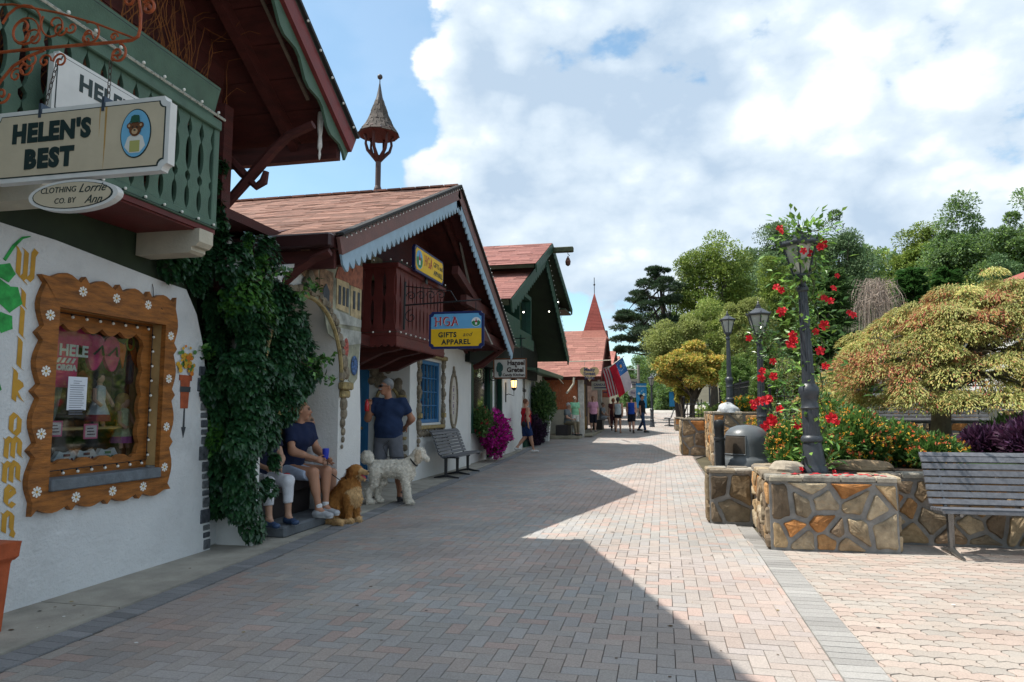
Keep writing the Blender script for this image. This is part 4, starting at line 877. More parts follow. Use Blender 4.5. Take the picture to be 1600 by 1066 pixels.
# porch recess walls
pw=12.28
mb=MB(); mb.box(-8,-4.62,pw,pw+.3,0,3.0); mb.box(-8,-7.8,8.4,pw,0,3.0); mb.box(-7.8,AX-.62,8.5,8.8,0,3.0); mb.box(-8,-4.66,8.8,pw+.2,2.62,2.72); mb.build('porch_wall',STUC2,B2)
mb=MB(); 
wd0,wd1,wz0_,wz1_=12.78,14.16,1.08,2.34
for (a,b,c,d) in ((pw+.3,wd0,0,2.8),(wd1,16.35,0,2.8),(wd0,wd1,0,wz0_),(wd0,wd1,wz1_,2.8)): mb.prism([(a,c),(b,c),(b,d),(a,d)],(-4.62,0,0),Y_,Z_,(-.3,0,0))
mb.box(-4.92,-4.62,pw,pw+.3,0,2.8) if False else None
mb.box(-4.93,-4.62-.001,pw+.001,pw+.299,0,2.79) if False else None
mb.build('street_wall',STUC2,B2)
mb=MB(); mb.box(-7.5,-4.40,6.2,16.4,3.35,3.45); mb.prism([(8.72,2.75),(16.3,2.75),(16.3,2.9),(11.5,5.1),(6.9,3.3),(8.72,3.3)],(-4.42,0,0),Y_,Z_,(-.2,0,0)); mb.box(-9,-8.9,5.9,16.4,0,4); mb.box(-9,-5,16.2,16.3,0,3.4); mb.build('upper_wall',REDW,B2)
# roof
gx=-3.48; GA=Vector((gx,11.5,5.28)); GL_=Vector((gx,6.92,3.25)); GR_=Vector((gx,16.12,2.86)); GB=-11
mb=MB(); slope_box(mb,(GA.y,GA.z),(GL_.y,GL_.z),GB,gx-.03,.12); slope_box(mb,(GA.y,GA.z),(GR_.y,GR_.z),GB,gx-.03,.12)
for i in range(7):
    x=gx-.35-i*.75
    for e in (GL_,GR_): p=Vector((x,11.5,GA.z-.2)); q=Vector((x,e.y,e.z-.19)); q=q.lerp(p,.03); mb.beam(p,q,.08,.12)
mb.build('roof',REDW,B2)
mb=MB()
for e,s in ((GL_,1),(GR_,-1)):
    v=(GA-e); L=v.length; v.normalize(); o=Vector((GB,e.y,e.z+.02)); shingles(mb,o,(1,0,0),v,gx-GB+.02,L,PINK,tab=.33,course=.135,th=.0035)
for i in range(28): x=GB+i*.27; mb.col=rng.choice(PINK); mb.beam((x,11.5,GA.z+.035),(x+.25,11.5,GA.z+.035),.14,.03)
mb.col=(1,1,1); mb.build('shingles',SHIN,B2)
mb=MB(); mb.beam((GB,11.62,GA.z+.05),(-4.9,11.62,GA.z+.05),.16,.02); mb.build('ridge_flashing',BLACK,B2)
mb=MB(); mb.bbox(GB,gx-.02,GL_.y-.13,GL_.y+.0,GL_.z-.13,GL_.z+.03,.02); mb.build('gutter',mat('gutter_brown',(.045,.018,.018),.4,var=.1),B2)
mb=MB(); mb.box(GB,gx-.04,GL_.y+.02,GL_.y+.08,GL_.z-.34,GL_.z-.13); mb.box(GB,gx-.2,GL_.y+.5,GL_.y+.62,GL_.z-.2,GL_.z-.02); mb.build('eave_board',REDW,B2)
mb=MB(); 
for e in (GL_,GR_):
    d=(e-GA).normalized(); dn_=Vector((0,-abs(d.z) if e is GR_ else abs(d.z),0)); dn_=Vector((0,d.z*(1 if e is GR_ else -1),-abs(d.y))).normalized(); L=(e-GA).length
    mb.prism([(0,0),(L+.02,0),(L+.02,.20),(0,.20)],GA,d,dn_,(.04,0,0))
mb.build('rake_board',BRWN,B2)
mb=MB()
for e in (GL_,GR_):
    d=(e-GA).normalized(); dn_=Vector((0,d.z*(1 if e is GR_ else -1),-abs(d.y))).normalized(); scallop(mb,GA+dn_*.19+X_*.005,e+d*.02+dn_*.19+X_*.005,dn_,.22,.17,.025,(1,0,0),amp=.45,shape=0)
mb.build('fretted_trim',LBLUE,B2)
mb=MB()
for e in (GL_,GR_): d=(e-GA); mb.beam(GA+Vector((.03,0,.035)),e+Vector((.03,0,.035)),.10,.03,up=(0,0,1))
mb.build('roof_edge',_M['roof_edge_black'],B2)
light_string('light_string','string of tiny clear bulbs along the left rake of the pink-brown gable',[GA+Vector((.07,0,.0)),GL_+Vector((.07,0,.0))],.13,.009,WIRE,.003,(.6,0,-.6))
light_string('light_string','string of tiny clear bulbs along the right rake of the pink-brown gable',[GA+Vector((.07,.05,.0)),GR_+Vector((.07,.05,.0))],.13,.012,WIRE,.003,(.3,.8,.3))
# gable truss: cross beams, struts and brackets
mb=MB(); mb.beam((gx-.25,12.2,3.95),(gx-.25,14.3,3.42),.12,.16); mb.beam((gx-.2,12.6,3.45),(gx-.2,15.0,3.45),.12,.18); mb.beam((gx-.22,12.4,2.95),(gx-.22,16.0,2.85),.12,.2)
mb.tube([(gx-.28,12.3,3.0),(gx-.28,12.8,3.2),(gx-.28,13.4,3.36)],.05,6)
for (a,b,y) in ((-4.4,-3.6,16.0),(-4.4,-3.6,12.1)): mb.tube([(a,y,2.35),(a+.2,y,2.42),(a+.45,y,2.6),(b,y,2.85)],[.07,.09,.08,.07],6)
mb.build('truss',REDW,B2)
mb=MB(); mb.tube([aty(x,y,6.75) for x,y in ((428,452),(445,440),(468,420),(492,404),(516,394))],[.05,.06,.055,.05,.05],4)
mb.tube([aty(x,y,7.15) for x,y in ((515,418),(522,404),(530,396))],[.04,.045,.04],4); mb.build('eave_brace',REDW,B2)
mb=MB(); mb.prism([(12.55,4.55),(12.66,4.5),(13.5,3.62),(13.42,3.6)],(gx-.28,0,0),Y_,Z_,(.03,0,0)); mb.prism([(13.5,3.30),(13.62,3.28),(14.8,2.78),(14.65,2.78)],(gx-.18,0,0),Y_,Z_,(.03,0,0)); mb.build('light_batten',mat('grey_batten',(.24,.23,.21),.6,var=.2),B2)
# balcony
bl2=subthing('balcony',B2,(-3.9,10.8,2.5)); x0b,x1b,y0b,y1b,z0b,z1b=-4.66,-3.9,9.72,12.05,2.53,3.50
mb=MB(); board_face(mb,(x1b,y0b,z0b),(0,1,0),y1b-y0b,z1b-z0b,.175,.03,(-1,0,0),gapB); board_face(mb,(x0b,y0b,z0b),(1,0,0),x1b-x0b,z1b-z0b,.19,.03,(0,1,0),gapB); mb.build('baluster_boards',REDP,bl2)
mb=MB(); mb.bbox(x0b,x1b+.05,y0b-.04,y0b+.06,z1b-.0,z1b+.07,.01); mb.bbox(x1b-.06,x1b+.05,y0b+.061,y1b,z1b-.0,z1b+.07,.01); mb.bbox(x0b,x1b+.03,y0b-.02,y0b+.04,z0b-.07,z0b+.02,.01); mb.bbox(x1b-.04,x1b+.03,y0b+.041,y1b,z0b-.07,z0b+.02,.01); mb.build('rail',REDP,bl2)
mb=MB(); scallop(mb,(x1b+.0,y0b,z0b-.07),(x1b+.0,y1b,z0b-.07),(0,0,-1),.17,.055,.02,(1,0,0),amp=.25,shape=0); scallop(mb,(x0b,y0b+.0,z0b-.07),(x1b,y0b+.0,z0b-.07),(0,0,-1),.17,.11,.02,(0,1,0),amp=.25,shape=0); mb.build('skirt',REDP,bl2)
mb=MB(); mb.box(x0b,x1b-.05,y0b+.05,y1b,z0b-.18,z0b-.08)
for y in (y0b+.3,y0b+1.1,y0b+1.9): mb.prism([(-.3,0),(.72,0),(.72,.06),(.4,.12),(.0,.3),(-.3,.32)],(x0b,y,z0b-.19),X_,-Z_,(0,.14,0))
mb.box(-4.64,-4.3,8.75,pw,2.3,2.46); mb.box(-4.8,-4.66,8.72,y1b+.3,2.35,3.6); mb.build('support_beam',REDW,bl2)
light_string('light_string','string of small bulbs round the rails of the dark red balcony',[(x0b,y0b-.05,z1b+.08),(x1b+.06,y0b-.05,z1b+.08),(x1b+.06,y1b,z1b+.08)],.21,.015,WIRE,.003,(.1,0,1))
light_string('light_string','string of small bulbs along the foot of the dark red balcony',[(x0b,y0b-.03,z0b-.02),(x1b+.045,y0b-.03,z0b-.02),(x1b+.045,y1b,z0b-.02)],.21,.015,WIRE,.003,(.6,-.6,0))
mb=MB(); mb.box(-4.6,-4.4,8.9,9.1,3.2,4.0); mb.box(-4.45,-4.35,9.8,10.25,3.35,3.75); mb.build('shutter_board',mat('olive_wood',(.16,.12,.06),.8,var=.4),B2)
# mural: painted relief of a townscape on the arch wall
mur=subthing('mural',B2,(AX,8,2.6)); mx_=AX+.004
def mp(lst,m,dz,th=.006,name='mural_patch'):
    mb=MB()
    for i,p in enumerate(lst): mb.prism(p,(mx_+dz+i*.0006,0,0),Y_,Z_,(th,0,0))
    return mb.build(name,m,mur)
mp([[(7.0,3.02),(7.0,2.90),(7.12,2.94),(7.3,2.82),(7.42,2.62),(7.55,2.56),(7.66,2.50),(7.76,2.28),(7.9,2.24),(8.0,2.20),(8.08,2.05),(8.22,2.0),(8.28,1.88),(8.36,1.72),(8.50,1.68),(8.62,1.76),(8.66,2.05),(8.70,2.3),(8.70,3.40)]],mat('mural_wash',(.27,.27,.20),.85,var=.5,scale=4,bump=.3),0,name='painted_ground')
mp([[(7.05,2.9),(7.05,3.2),(7.35,3.25),(7.45,3.1),(7.5,2.75),(7.35,2.8)],[(7.5,2.62),(7.5,3.05),(7.85,3.05),(7.85,2.52),(7.78,2.62),(7.7,2.66),(7.62,2.6)]],mat('mural_brown',(.24,.15,.09),.85,var=.5,scale=12,bump=.4),.007,name='painted_gatehouse')
mp([[(7.95,2.62),(7.95,3.05),(8.3,3.05),(8.3,2.6)],[(8.36,2.55),(8.36,3.0),(8.68,3.0),(8.68,2.55)]],mat('mural_tan',(.42,.33,.19),.85,var=.35,scale=9),.007,name='painted_house')
mp([[(7.9,3.0),(8.02,3.25),(8.36,3.25),(8.36,3.0)],[(8.3,2.98),(8.42,3.3),(8.70,3.3),(8.70,2.98)]],mat('mural_red',(.28,.10,.06),.85,var=.4,scale=14),.012,name='painted_roof')
mp([[(y,2.68),(y,2.92),(y+.06,2.92),(y+.06,2.68)] for y in (8.0,8.12,8.22,8.42,8.56)]+[[(7.58,2.55),(7.58,2.8),(7.66,2.88),(7.74,2.8),(7.74,2.55)]],mat('mural_dark',(.06,.07,.08),.85,var=.3),.014,name='painted_windows')
mp([[(7.7,2.5),(7.85,2.42),(8.69,2.46),(8.69,2.56),(7.8,2.60)],[(8.0,2.22),(8.3,2.18),(8.69,2.24),(8.69,2.40),(8.0,2.38)]],mat('mural_grey',(.34,.35,.32),.85,var=.35,scale=7),.010,name='painted_street')
mp([[(8.24+.07*math.cos(t),2.14+.13*math.sin(t)) for t in [2*PI*i/12 for i in range(12)]]],mat('mural_rose',(.36,.09,.07),.85,var=.6,scale=30),.016,name='painted_crest')
mp([[(8.50+.10*math.cos(t),1.93+.13*math.sin(t)) for t in [2*PI*i/12 for i in range(12)]]],mat('mural_blue',(.06,.12,.26),.85,var=.8,scale=30),.016,name='painted_crest')
mb=MB()   # arch moulding with carved scroll ornament
rimp=[(AX+.02,cy+(ryy+.02)*math.cos(t),czz+(rzz+.02)*math.sin(t)) for t in [PI*.0+PI*i/30 for i in range(31)]]; mb.tube(rimp,.028,6); mb.mi=1
for i in range(30):
    t=PI*.02+i*PI*.96/30; rr_=.085+.02*math.sin(i*2.1); mb.ball((AX+.02,cy+(ryy+rr_+.03)*math.cos(t),czz+(rzz+rr_+.03)*math.sin(t)),.055+.012*(i%3),6,4,(.5,1,.8))
for (y,z,r) in ((7.25,2.85,.12),(7.33,2.78,.09),(7.17,2.78,.09),(7.42,2.76,.06),(8.20,1.95,.10),(8.28,1.82,.08),(8.15,1.78,.08)): mb.ball((AX+.02,y,z),r,7,5,(.45,.8,1.1))
mb.mi=0; mb.bbox(AX,AX+.09,8.08,8.36,1.60,1.70,.015); mb.bbox(AX,AX+.06,8.11,8.33,1.50,1.60,.015); mb.mi=1
for (z,r) in ((1.42,.08),(1.30,.07),(1.18,.055),(1.07,.045),(.97,.035),(.88,.025)): mb.ball((AX+.015,8.22+.015*math.sin(z*20),z),r,7,5,(.6,1,1.2))
mb.build('arch_ornament',[GOLDC,CARVE],B2,smooth=True)
# porch door and wall fountain ornament
dxl=aty(562,700,pw).x-.6; dxr=aty(575,700,pw).x
mb=MB(); mb.box(dxr-.75,dxr-.02,pw-.05,pw-.005,.02,2.28); mb.box(dxr-.80,dxr,pw-.03,pw-.001,.02,2.34); 
for z in (1.0,.2): mb.bbox(dxr-.65,dxr-.12,pw-.065,pw-.05,z,z+.75,.01)
dr=mb.build('porch_door',BLUE,B2); mb=MB(); mb.ball((dxr-.10,pw-.09,1.0),.03,8,6); mb.build('door_handle',mat('brass',(.45,.3,.1),.3,metal=1,var=.1),dr)
mb=MB(); ox_=dxr; 
def W2(px,py): return aty(px,py,pw-.03)
mb.bbox(ox_-.3,W2(590,563).x,pw-.12,pw,W2(590,563).z,W2(590,556).z,.015)
mb.mi=1
for (px,py,r) in ((566,548,7),(572,543,6),(580,550,7),(588,553,5),(578,570,9),(586,580,9),(592,588,8),(604,560,9),(608,551,7),(603,551,7),(606,570,6),(606,578,6),(598,596,9),(610,600,8),(620,606,8),(627,616,7),(622,598,7),(632,700,5),(632,715,5),(632,645,5),(580,595,6),(590,600,6)):
    c=W2(px,py); r_=(W2(px+r,py)-c).length; mb.ball((c.x,pw-.02,c.z),r_,7,5,(1,.35,1.05))
mb.mi=0; c0=W2(605,660); w3=(W2(622,660)-c0).length
mb.tube([(c0.x-w3,pw-.04,W2(600,740).z),(c0.x-w3,pw-.04,W2(600,625).z)]+[(c0.x-w3*math.cos(PI*i/12),pw-.04,W2(600,625).z+w3*1.1*math.sin(PI*i/12)) for i in range(13)]+[(c0.x+w3,pw-.04,W2(600,740).z)],.03,6)
for py in (620,685): c=W2(630,py); mb.bbox(c.x-.08,c.x+.06,pw-.10,pw,c.z-.03,c.z+.03,.01)
mb.build('wall_fountain_ornament',[GOLDC,CARVE],B2,smooth=True)
# street window with blue muntins
sw_=subthing('window',B2,(-4.62,13.5,1.08)); fx2=-4.74
mb=MB(); a=.075
mb.bbox(fx2,fx2+.08,wd0,wd0+a,wz0_,wz1_); mb.bbox(fx2,fx2+.08,wd1-a,wd1,wz0_,wz1_); mb.bbox(fx2,fx2+.078,wd0+a,wd1-a,wz0_,wz0_+a); mb.bbox(fx2,fx2+.078,wd0+a,wd1-a,wz1_-a,wz1_)
for i in range(1,6): y=wd0+a+(wd1-wd0-2*a)*i/6; mb.box(fx2+.02,fx2+.055,y-.011,y+.011,wz0_+a,wz1_-a)
for i in range(1,4): z=wz0_+a+(wz1_-wz0_-2*a)*i/4; mb.box(fx2+.022,fx2+.05,wd0+a,wd1-a,z-.011,z+.011)
mb.build('frame',BLUE,sw_)
mb=MB(); mb.box(fx2+.01,fx2+.015,wd0,wd1,wz0_,wz1_); mb.build('pane',GLASS,sw_)
mb=MB(); mb.box(fx2-.6,fx2-.55,12.6,14.4,.9,2.5)
for i in range(60): mb.mi=1+i%3; y=rr.uniform(12.85,14.1); z=rr.uniform(1.1,2.15); mb.box(fx2-.16-rr.uniform(0,.2),fx2-.14,y,y+rr.uniform(.03,.07),z,z+rr.uniform(.04,.12))
mb.build('shelf_stock',[DARK,mat('stock_pale',(.30,.26,.27),.8,var=.4),mat('stock_red',(.2,.06,.08),.8,var=.3),mat('stock_teal',(.07,.15,.2),.8,var=.3)],sw_)
mb=MB(); wx=-4.615
mb.bbox(wx,wx+.10,wd0-.12,wd1+.16,wz1_+.05,wz1_+.14,.015); mb.bbox(wx,wx+.07,wd0-.05,wd1+.1,wz0_-.12,wz0_-.04,.015); mb.bbox(wx,wx+.085,wd0-.10,wd0-.0,wz0_+.10,wz0_+.2,.01); mb.bbox(wx,wx+.085,wd1,wd1+.12,wz0_+.1,wz0_+.2,.01); mb.mi=1
for (yc) in (wd0-.06,wd1+.07):
    for k in range(22): z=wz0_-.42+k*.085; r=.06+.02*math.sin(k*1.7)-(.03 if z<wz0_-.2 else 0); mb.ball((wx+.02,yc+.012*math.sin(k*2.3),z),r,6,5,(.9,1,1.1))
for k in range(20): y=wd0+k*(wd1-wd0)/19; mb.ball((wx+.03,y,wz1_+.17+.03*math.sin(k*1.9)**2),.045,6,4); mb.ball((wx+.01,y,wz0_-.17-.05*abs(math.sin(k*1.2))),.05,6,4,(.7,1,1.2))
mb.build('carved_surround',[GOLDC,CARVE],sw_,smooth=True)
# oval plaque
pl=thing('wall_plaque','tall carved oval plaque with small lettering on the white wall beside the blue window','plaque',(-4.61,15.05,.95))
mb=MB(); mb.prism(oval(.27,.60),(-4.618,15.03,1.55),Y_,Z_,(.012,0,0)); mb.build('panel',mat('plaque_cream',(.50,.46,.40),.8,var=.15,scale=6),pl)
mb=MB(); mb.tube([(-4.6,15.03+.27*math.cos(t),1.55+.6*math.sin(t)) for t in [2*PI*i/28 for i in range(28)]],.03,6,close=True)
for (y,z,r) in ((15.03,2.17,.08),(15.03,2.28,.045),(15.03,.92,.09),(15.03,.80,.06),(14.76,1.55,.05),(15.3,1.55,.05),(14.8,1.85,.04),(15.26,1.25,.04)): mb.ball((-4.6,y,z),r,7,5,(.6,1,1.2))
mb.build('carved_rim',CARVE,pl,smooth=True)
mb=MB(); 
for k,(t_,z) in enumerate((('I',1.78),('H',1.6),('I',1.42),('Z',1.27))): mb.col=(1,1,1); mb.box(-4.605,-4.603,14.95,15.11,z+.08,z+.09); mb.box(-4.605,-4.602,14.99+.02*(k%2),15.05,z-.03,z+.05)
mb.build('lettering',mat('faded_violet',(.18,.12,.22),.8,var=.3),pl)
# HGA sign, street side
YEL=mat('sign_yellow',(.72,.44,.012),.5,var=.05); SBL=mat('sign_blue',(.12,.36,.60),.5,var=.04); NAVY=mat('sign_navy',(.01,.02,.10),.45,var=.05); SRED=mat('sign_red',(.36,.015,.035),.5,var=.05); SGR=mat('sign_green',(.02,.20,.06),.5,var=.1); WHP=mat('sign_white_paint',(.68,.70,.70),.5,var=0)
def hga(root,c,u,n,w,h,split=True):
    c=Vector(c);u=Vector(u);n=Vector(n); v=Z_
    mb=MB(); mb.prism(notched(w,h,.04),c-n*.025,u,v,n*.05); mb.build('board',NAVY,root)
    iw,ih=w-.07,h-.07
    if split:
        f=notched(iw,ih,.045); lo=clip(f,0,1,.02); up=clip(f,0,-1,-.02)
        mb=MB(); mb.prism(lo,c+n*.025,u,v,n*.003); mb.build('yellow_panel',YEL,root); mb=MB(); mb.prism(up,c+n*.025,u,v,n*.003); mb.build('blue_panel',SBL,root)
        mb=MB(); nib_text(mb,'HGA',.155,c+u*(-.40*w)+v*.055+n*.0285,u,v,nib=(1.75,1.2),wx=1.2*w/.85); mb.build('lettering_outline',WHP,root)
        mb=MB(); nib_text(mb,'HGA',.155,c+u*(-.40*w)+v*.055+n*.0330,u,v,nib=(1.15,.85),wx=1.2*w/.85); mb.build('lettering_red',SRED,root)
        ec=c+u*(.365*w)+v*(.115)+n*.0285
        mb=MB(); put_text(mb,'GIFTS',.105,c+u*(-.16*w)-v*.075+n*.029,u,v,bold=.004,extr=.001,space=1.12); put_text(mb,'and',.09,c+u*(.20*w)-v*.072+n*.029,u,v,shear=.4,extr=.001,space=1.1); put_text(mb,'APPAREL',.105,c+u*(.0)-v*.185+n*.029,u,v,bold=.004,extr=.001,space=1.12); mb.build('lettering_black',INK,root)
        er=.072
    else:
        mb=MB(); mb.prism(notched(iw,ih,.04),c+n*.025,u,v,n*.003); mb.build('yellow_panel',YEL,root)
        mb=MB(); nib_text(mb,'HGA',.20,c+u*(-.20*w)-v*.06+n*.0285,u,v,nib=(1.2,.9),wx=1.0); mb.build('lettering_red',SRED,root)
        mb=MB(); put_text(mb,'GIFTS and',.12,c+u*(.29*w)+v*.06+n*.029,u,v,bold=.002,extr=.001); put_text(mb,'APPAREL',.12,c+u*(.29*w)-v*.08+n*.029,u,v,bold=.003,extr=.001); mb.build('lettering_black',INK,root)
        ec=c+u*(-.36*w)+n*.0285; er=.15
    mb=MB(); mb.prism(oval(er,er,20),ec,u,v,n*.003); e_=mb.build('emblem',SBL if split is False else WHP,root)
    mb=MB(); mb.prism([(er*.95*math.cos(t),er*.9*math.sin(t)) for t in [PI+PI*i/14 for i in range(15)]]+[(er*.5,er*.35),(0,er*.1),(-er*.55,er*.3)],ec+n*.003,u,v,n*.001); mb.build('hills',SGR,e_)
    mb=MB(); mb.prism([(-er*.28,-.1*er),(er*.28,-.1*er),(er*.12,er*.35),(0,er*.85),(-er*.12,er*.35)],ec+n*.0045,u,v,n*.001); mb.build('little_roof',SRED,e_)
    mb=MB(); mb.prism([(-er*.22,-.6*er),(er*.22,-.6*er),(er*.22,-.1*er),(-er*.22,-.1*er)],ec+n*.0045,u,v,n*.001); mb.build('little_house',WHP,e_)
a=aty(672,490,10); b=aty(756,490,10); c_=(a+b)/2; zt=aty(714,487,10).z; zb_=aty(714,545,10).z; c_.z=(zt+zb_)/2
hg=thing('hanging_sign','blue and yellow HGA gifts sign hanging out over the street from the dark red balcony','sign',c_)
hga(hg,c_,X_,-Y_,(b-a).length+.01,zt-zb_)
hb=thing('sign_bracket','black iron bracket holding the blue and yellow hanging sign','bracket',(x1b+.03,10,c_.z)); mb=MB(); zz0=aty(700,473,10).z
mb.tube([(x1b+.03,10,zz0-.4),(x1b+.04,10,zz0+.35)],.018,6); mb.tube([(x1b+.03,10,zz0-.02),(c_.x+.38,10,zz0+.03)],.013,6); mb.tube([(x1b+.04,10,zz0+.28),(c_.x-.1,10,zz0+.18),(c_.x,10,zz0+.02)],.008,6)
for k in range(4): mb.tube(scroll((x1b+.14+.16*k,10,zz0+.12),X_,Z_,.08,1.3,PI,-1),.007,5); mb.tube([(x1b+.2+.13*k,10,zz0),(x1b+.2+.13*k,10,zz0+.27)],.006,5)
mb.tube(scroll((x1b+.14,10,zz0-.2),X_,Z_,.11,1.2,PI*.5,1),.008,5); mb.build('arm',BLACK,hb)
mb=MB()
for s in (-.3,.3): mb.tube([(c_.x+s,10,zz0),(c_.x+s,10,zt)],.006,5)
mb.build('hanger',BLACK,hb)
# yellow sign on the balcony rail, tilted out
a=atx(657,392,-3.82); b=atx(688,445,-3.82); ya,yb_=atx(648,405,-3.8).y,atx(689,425,-3.8).y
c_=Vector((-3.80,(ya+yb_)/2,atx(668,415,-3.8).z-.0)); hy=thing('balcony_sign','yellow HGA gifts sign fixed flat above the rail of the dark red balcony','sign',c_)
hga(hy,c_,Y_,X_,abs(yb_-ya)+.12,.42,split=False)
mb=MB(); mb.box(-3.84,-3.828,c_.y-.05,c_.y+.05,3.45,c_.z+.1); mb.build('post',BLACK,hy)
# shingled bird turret on the ridge
TX=-5.0; tz0=5.28; tu=thing('roof_turret','small wooden turret with shingled pointed cap and ball finial standing on the shop ridge','turret',(TX,11.5,5.2))
mb=MB(); mb.lathe([(.075,-.1),(.07,.08),(.05,.14),(.05,.64),(.075,.70)],(TX,11.5,tz0),12); mb.build('post',mat('turret_post',(.08,.055,.05),.6,var=.3,scale=20),tu)
mb=MB()
for k in range(6):
    t=PI/6+k*PI/3; q=[(0.02,.60),(.10,.70),(.20,.80),(.235,.92),(.225,1.02),(.27,1.12),(.33,1.18)]; mb.tube([(TX+r*math.cos(t),11.5+r*math.sin(t),tz0+z) for r,z in q],[.035,.04,.032,.026,.024,.03,.03],6)
mb.build('curved_struts',mat('turret_red',(.06,.018,.015),.6,var=.2),tu,smooth=True)
mb=MB(); mb.lathe([(.34,1.10),(.10,1.16),(.02,1.30)],(TX,11.5,tz0),12); mb.lathe([(.36,1.09),(.365,1.13),(.35,1.14)],(TX,11.5,tz0),12); mb.build('cap_underside',REDW,tu)
mb=MB(); prof=[(1.10,.385),(1.18,.33),(1.26,.275),(1.34,.235),(1.43,.195),(1.53,.16),(1.63,.125),(1.72,.095)]
for j in range(len(prof)-1):
    z0_,r0_=prof[j]; z1_,r1_=prof[j+1]; nn=12 if j<4 else 9; 
    for k in range(nn):
        t0=2*PI*(k+.5*(j%2))/nn; t1=2*PI*(k+1+.5*(j%2))/nn-.03; lo=rng.uniform(-.012,.012); g_=rng.uniform(.7,1.5); mb.col=(.085*g_,.072*g_,.062*g_); m_=r1_*.93
        mb.add([(TX+r0_*math.cos(t0),11.5+r0_*math.sin(t0),tz0+z0_+lo),(TX+r0_*math.cos(t1),11.5+r0_*math.sin(t1),tz0+z0_+lo),(TX+m_*math.cos(t1),11.5+m_*math.sin(t1),tz0+z1_+.03),(TX+m_*math.cos(t0),11.5+m_*math.sin(t0),tz0+z1_+.03),
            (TX+r0_*.93*math.cos(t0),11.5+r0_*.93*math.sin(t0),tz0+z0_+lo-.004),(TX+r0_*.93*math.cos(t1),11.5+r0_*.93*math.sin(t1),tz0+z0_+lo-.004)],[(0,1,2,3),(4,5,1,0)])
mb.build('cap_shingles',mat('cedar_shingle',(1,1,1),.85,var=.4,scale=14,bump=.5,attr=True,stretch=(3,3,.6)),tu)
mb=MB(); mb.lathe([(.10,1.70),(.06,1.82),(.03,1.98),(.010,2.10),(.008,2.2)],(TX,11.5,tz0),10); mb.ball((TX,11.5,tz0+2.22),.05,10,8); mb.build('finial',mat('old_lead',(.07,.065,.065),.5,var=.3),tu,smooth=True)

# ---------------------------------------------------------------- third shop: dark green gable
B3=thing('restaurant','red shingled shop with deep dark green gable, lantern and white wall pier','building',(-4.6,20,0))
kx=-3.42; FL=atx(797,468,kx); FA=atx(853,398,kx); FR=atx(888,560,kx); FA.y=min(FA.y,20.6)
def roof_pair(root,A,Lp,Rp,xb,pal,edge_m,trim_m,th=.14,frt=.22,left=True,right=True,amp=.4,pitch=.3,shape=0):
    gx_=A.x; mb=MB()
    if left: slope_box(mb,(A.y,A.z),(Lp.y,Lp.z),xb,gx_-.03,th)
    if right: slope_box(mb,(A.y,A.z),(Rp.y,Rp.z),xb,gx_-.03,th)
    mb.build('roof',DGB if edge_m is DGRN else REDW,root); mb=MB()
    for e,on in ((Lp,left),(Rp,right)):
        if on: v=(A-e); L=v.length; v.normalize(); shingles(mb,(xb,e.y,e.z+.02),(1,0,0),v,gx_-xb+.02,L,pal,tab=.5,course=.2,th=.006)
    mb.build('shingles',SHIN,root); mb=MB()
    for e,on in ((Lp,left),(Rp,right)):
        if on:
            d=(e-A).normalized(); dn_=Vector((0,-abs(d.z)*(1 if e.y>A.y else -1),-abs(d.y))).normalized(); mb.prism([(0,0),((e-A).length,0),((e-A).length,.16),(0,.16)],A,d,dn_,(.04,0,0)); scallop(mb,A+dn_*.15+X_*.004,e+dn_*.15+X_*.004,dn_,frt,pitch,.03,(1,0,0),amp=amp,shape=shape)
    mb.build('fretted_trim',trim_m,root)
roof_pair(B3,FA,FL,FR,-11,REDS,DGRN,DGRN)
light_string('light_string','string of clear bulbs along the right rake of the dark green gable',[FA+Vector((.06,0,0)),FR+Vector((.06,0,0))],.24,.016,WIRE,.003,(.4,0,.8))
kx2=-3.2; GA2=atx(862,381,kx2); GR2=atx(893,484,kx2); GL2=atx(836,400,kx2); GL2.z-=.22
hood=subthing('upper_gable',B3,(kx2,GA2.y,5)); roof_pair(hood,GA2,GL2,GR2,-11,REDS,DGRN,DGRN,left=True,th=.09,frt=.10)
mb=MB(); e=Vector((kx2-.03,GR2.y,GR2.z)); mb.box(-7,kx2-.02,GR2.y-1.6,GR2.y-.02,GR2.z-.22,GR2.z-.17); mb.build('eave_soffit',DGB,hood)
# hoist beam with hook block
hbm=atx(876,388,-2.6); mb=MB(); yb0=GA2.y+.12; hbz=GA2.z-.26; mb.bbox(kx2-.3,-2.55,yb0-.09,yb0+.09,hbz,hbz+.16,.02); mb.build('hoist_beam',mat('beam_green',(.05,.06,.03),.7,var=.3),hood)
mb=MB(); mb.tube([(-2.72,yb0,hbz),(-2.72,yb0,hbz-.06),(-2.67,yb0,hbz-.10),(-2.72,yb0,hbz-.15),(-2.74,yb0,hbz-.12)],.012,5); mb.lathe([(.02,-.26),(.07,-.22),(.085,-.12),(.05,-.02),(.02,.02)],(-2.72,yb0,hbz-.17),10); mb.build('hoist_block',mat('rust_brown',(.10,.035,.02),.6,var=.3),hood)
mb=MB(); mb.prism([(FL.y+.5,FL.z+.2),(FA.y,FA.z-.25),(FR.y-.5,FR.z+.15),(FR.y-.6,2.4),(FL.y+.4,2.5)],(-4.5,0,0),Y_,Z_,(-.2,0,0)); mb.box(-9,-8.9,16.5,27,0,5); mb.box(-8.9,-4.9,24.6,24.8,0,4.6); mb.build('gable_wall',mat('green_black_siding',(.008,.014,.010),.8,var=.3),B3)
for (p,q) in (((858,415),(874,480)),((876,505),(884,535))):
    mb=MB(); a=atx(*p,kx-.35); b=atx(*q,kx-.35); mb.beam(a,b,.07,.05); mb.build('grey_batten',_M['grey_batten'],B3)
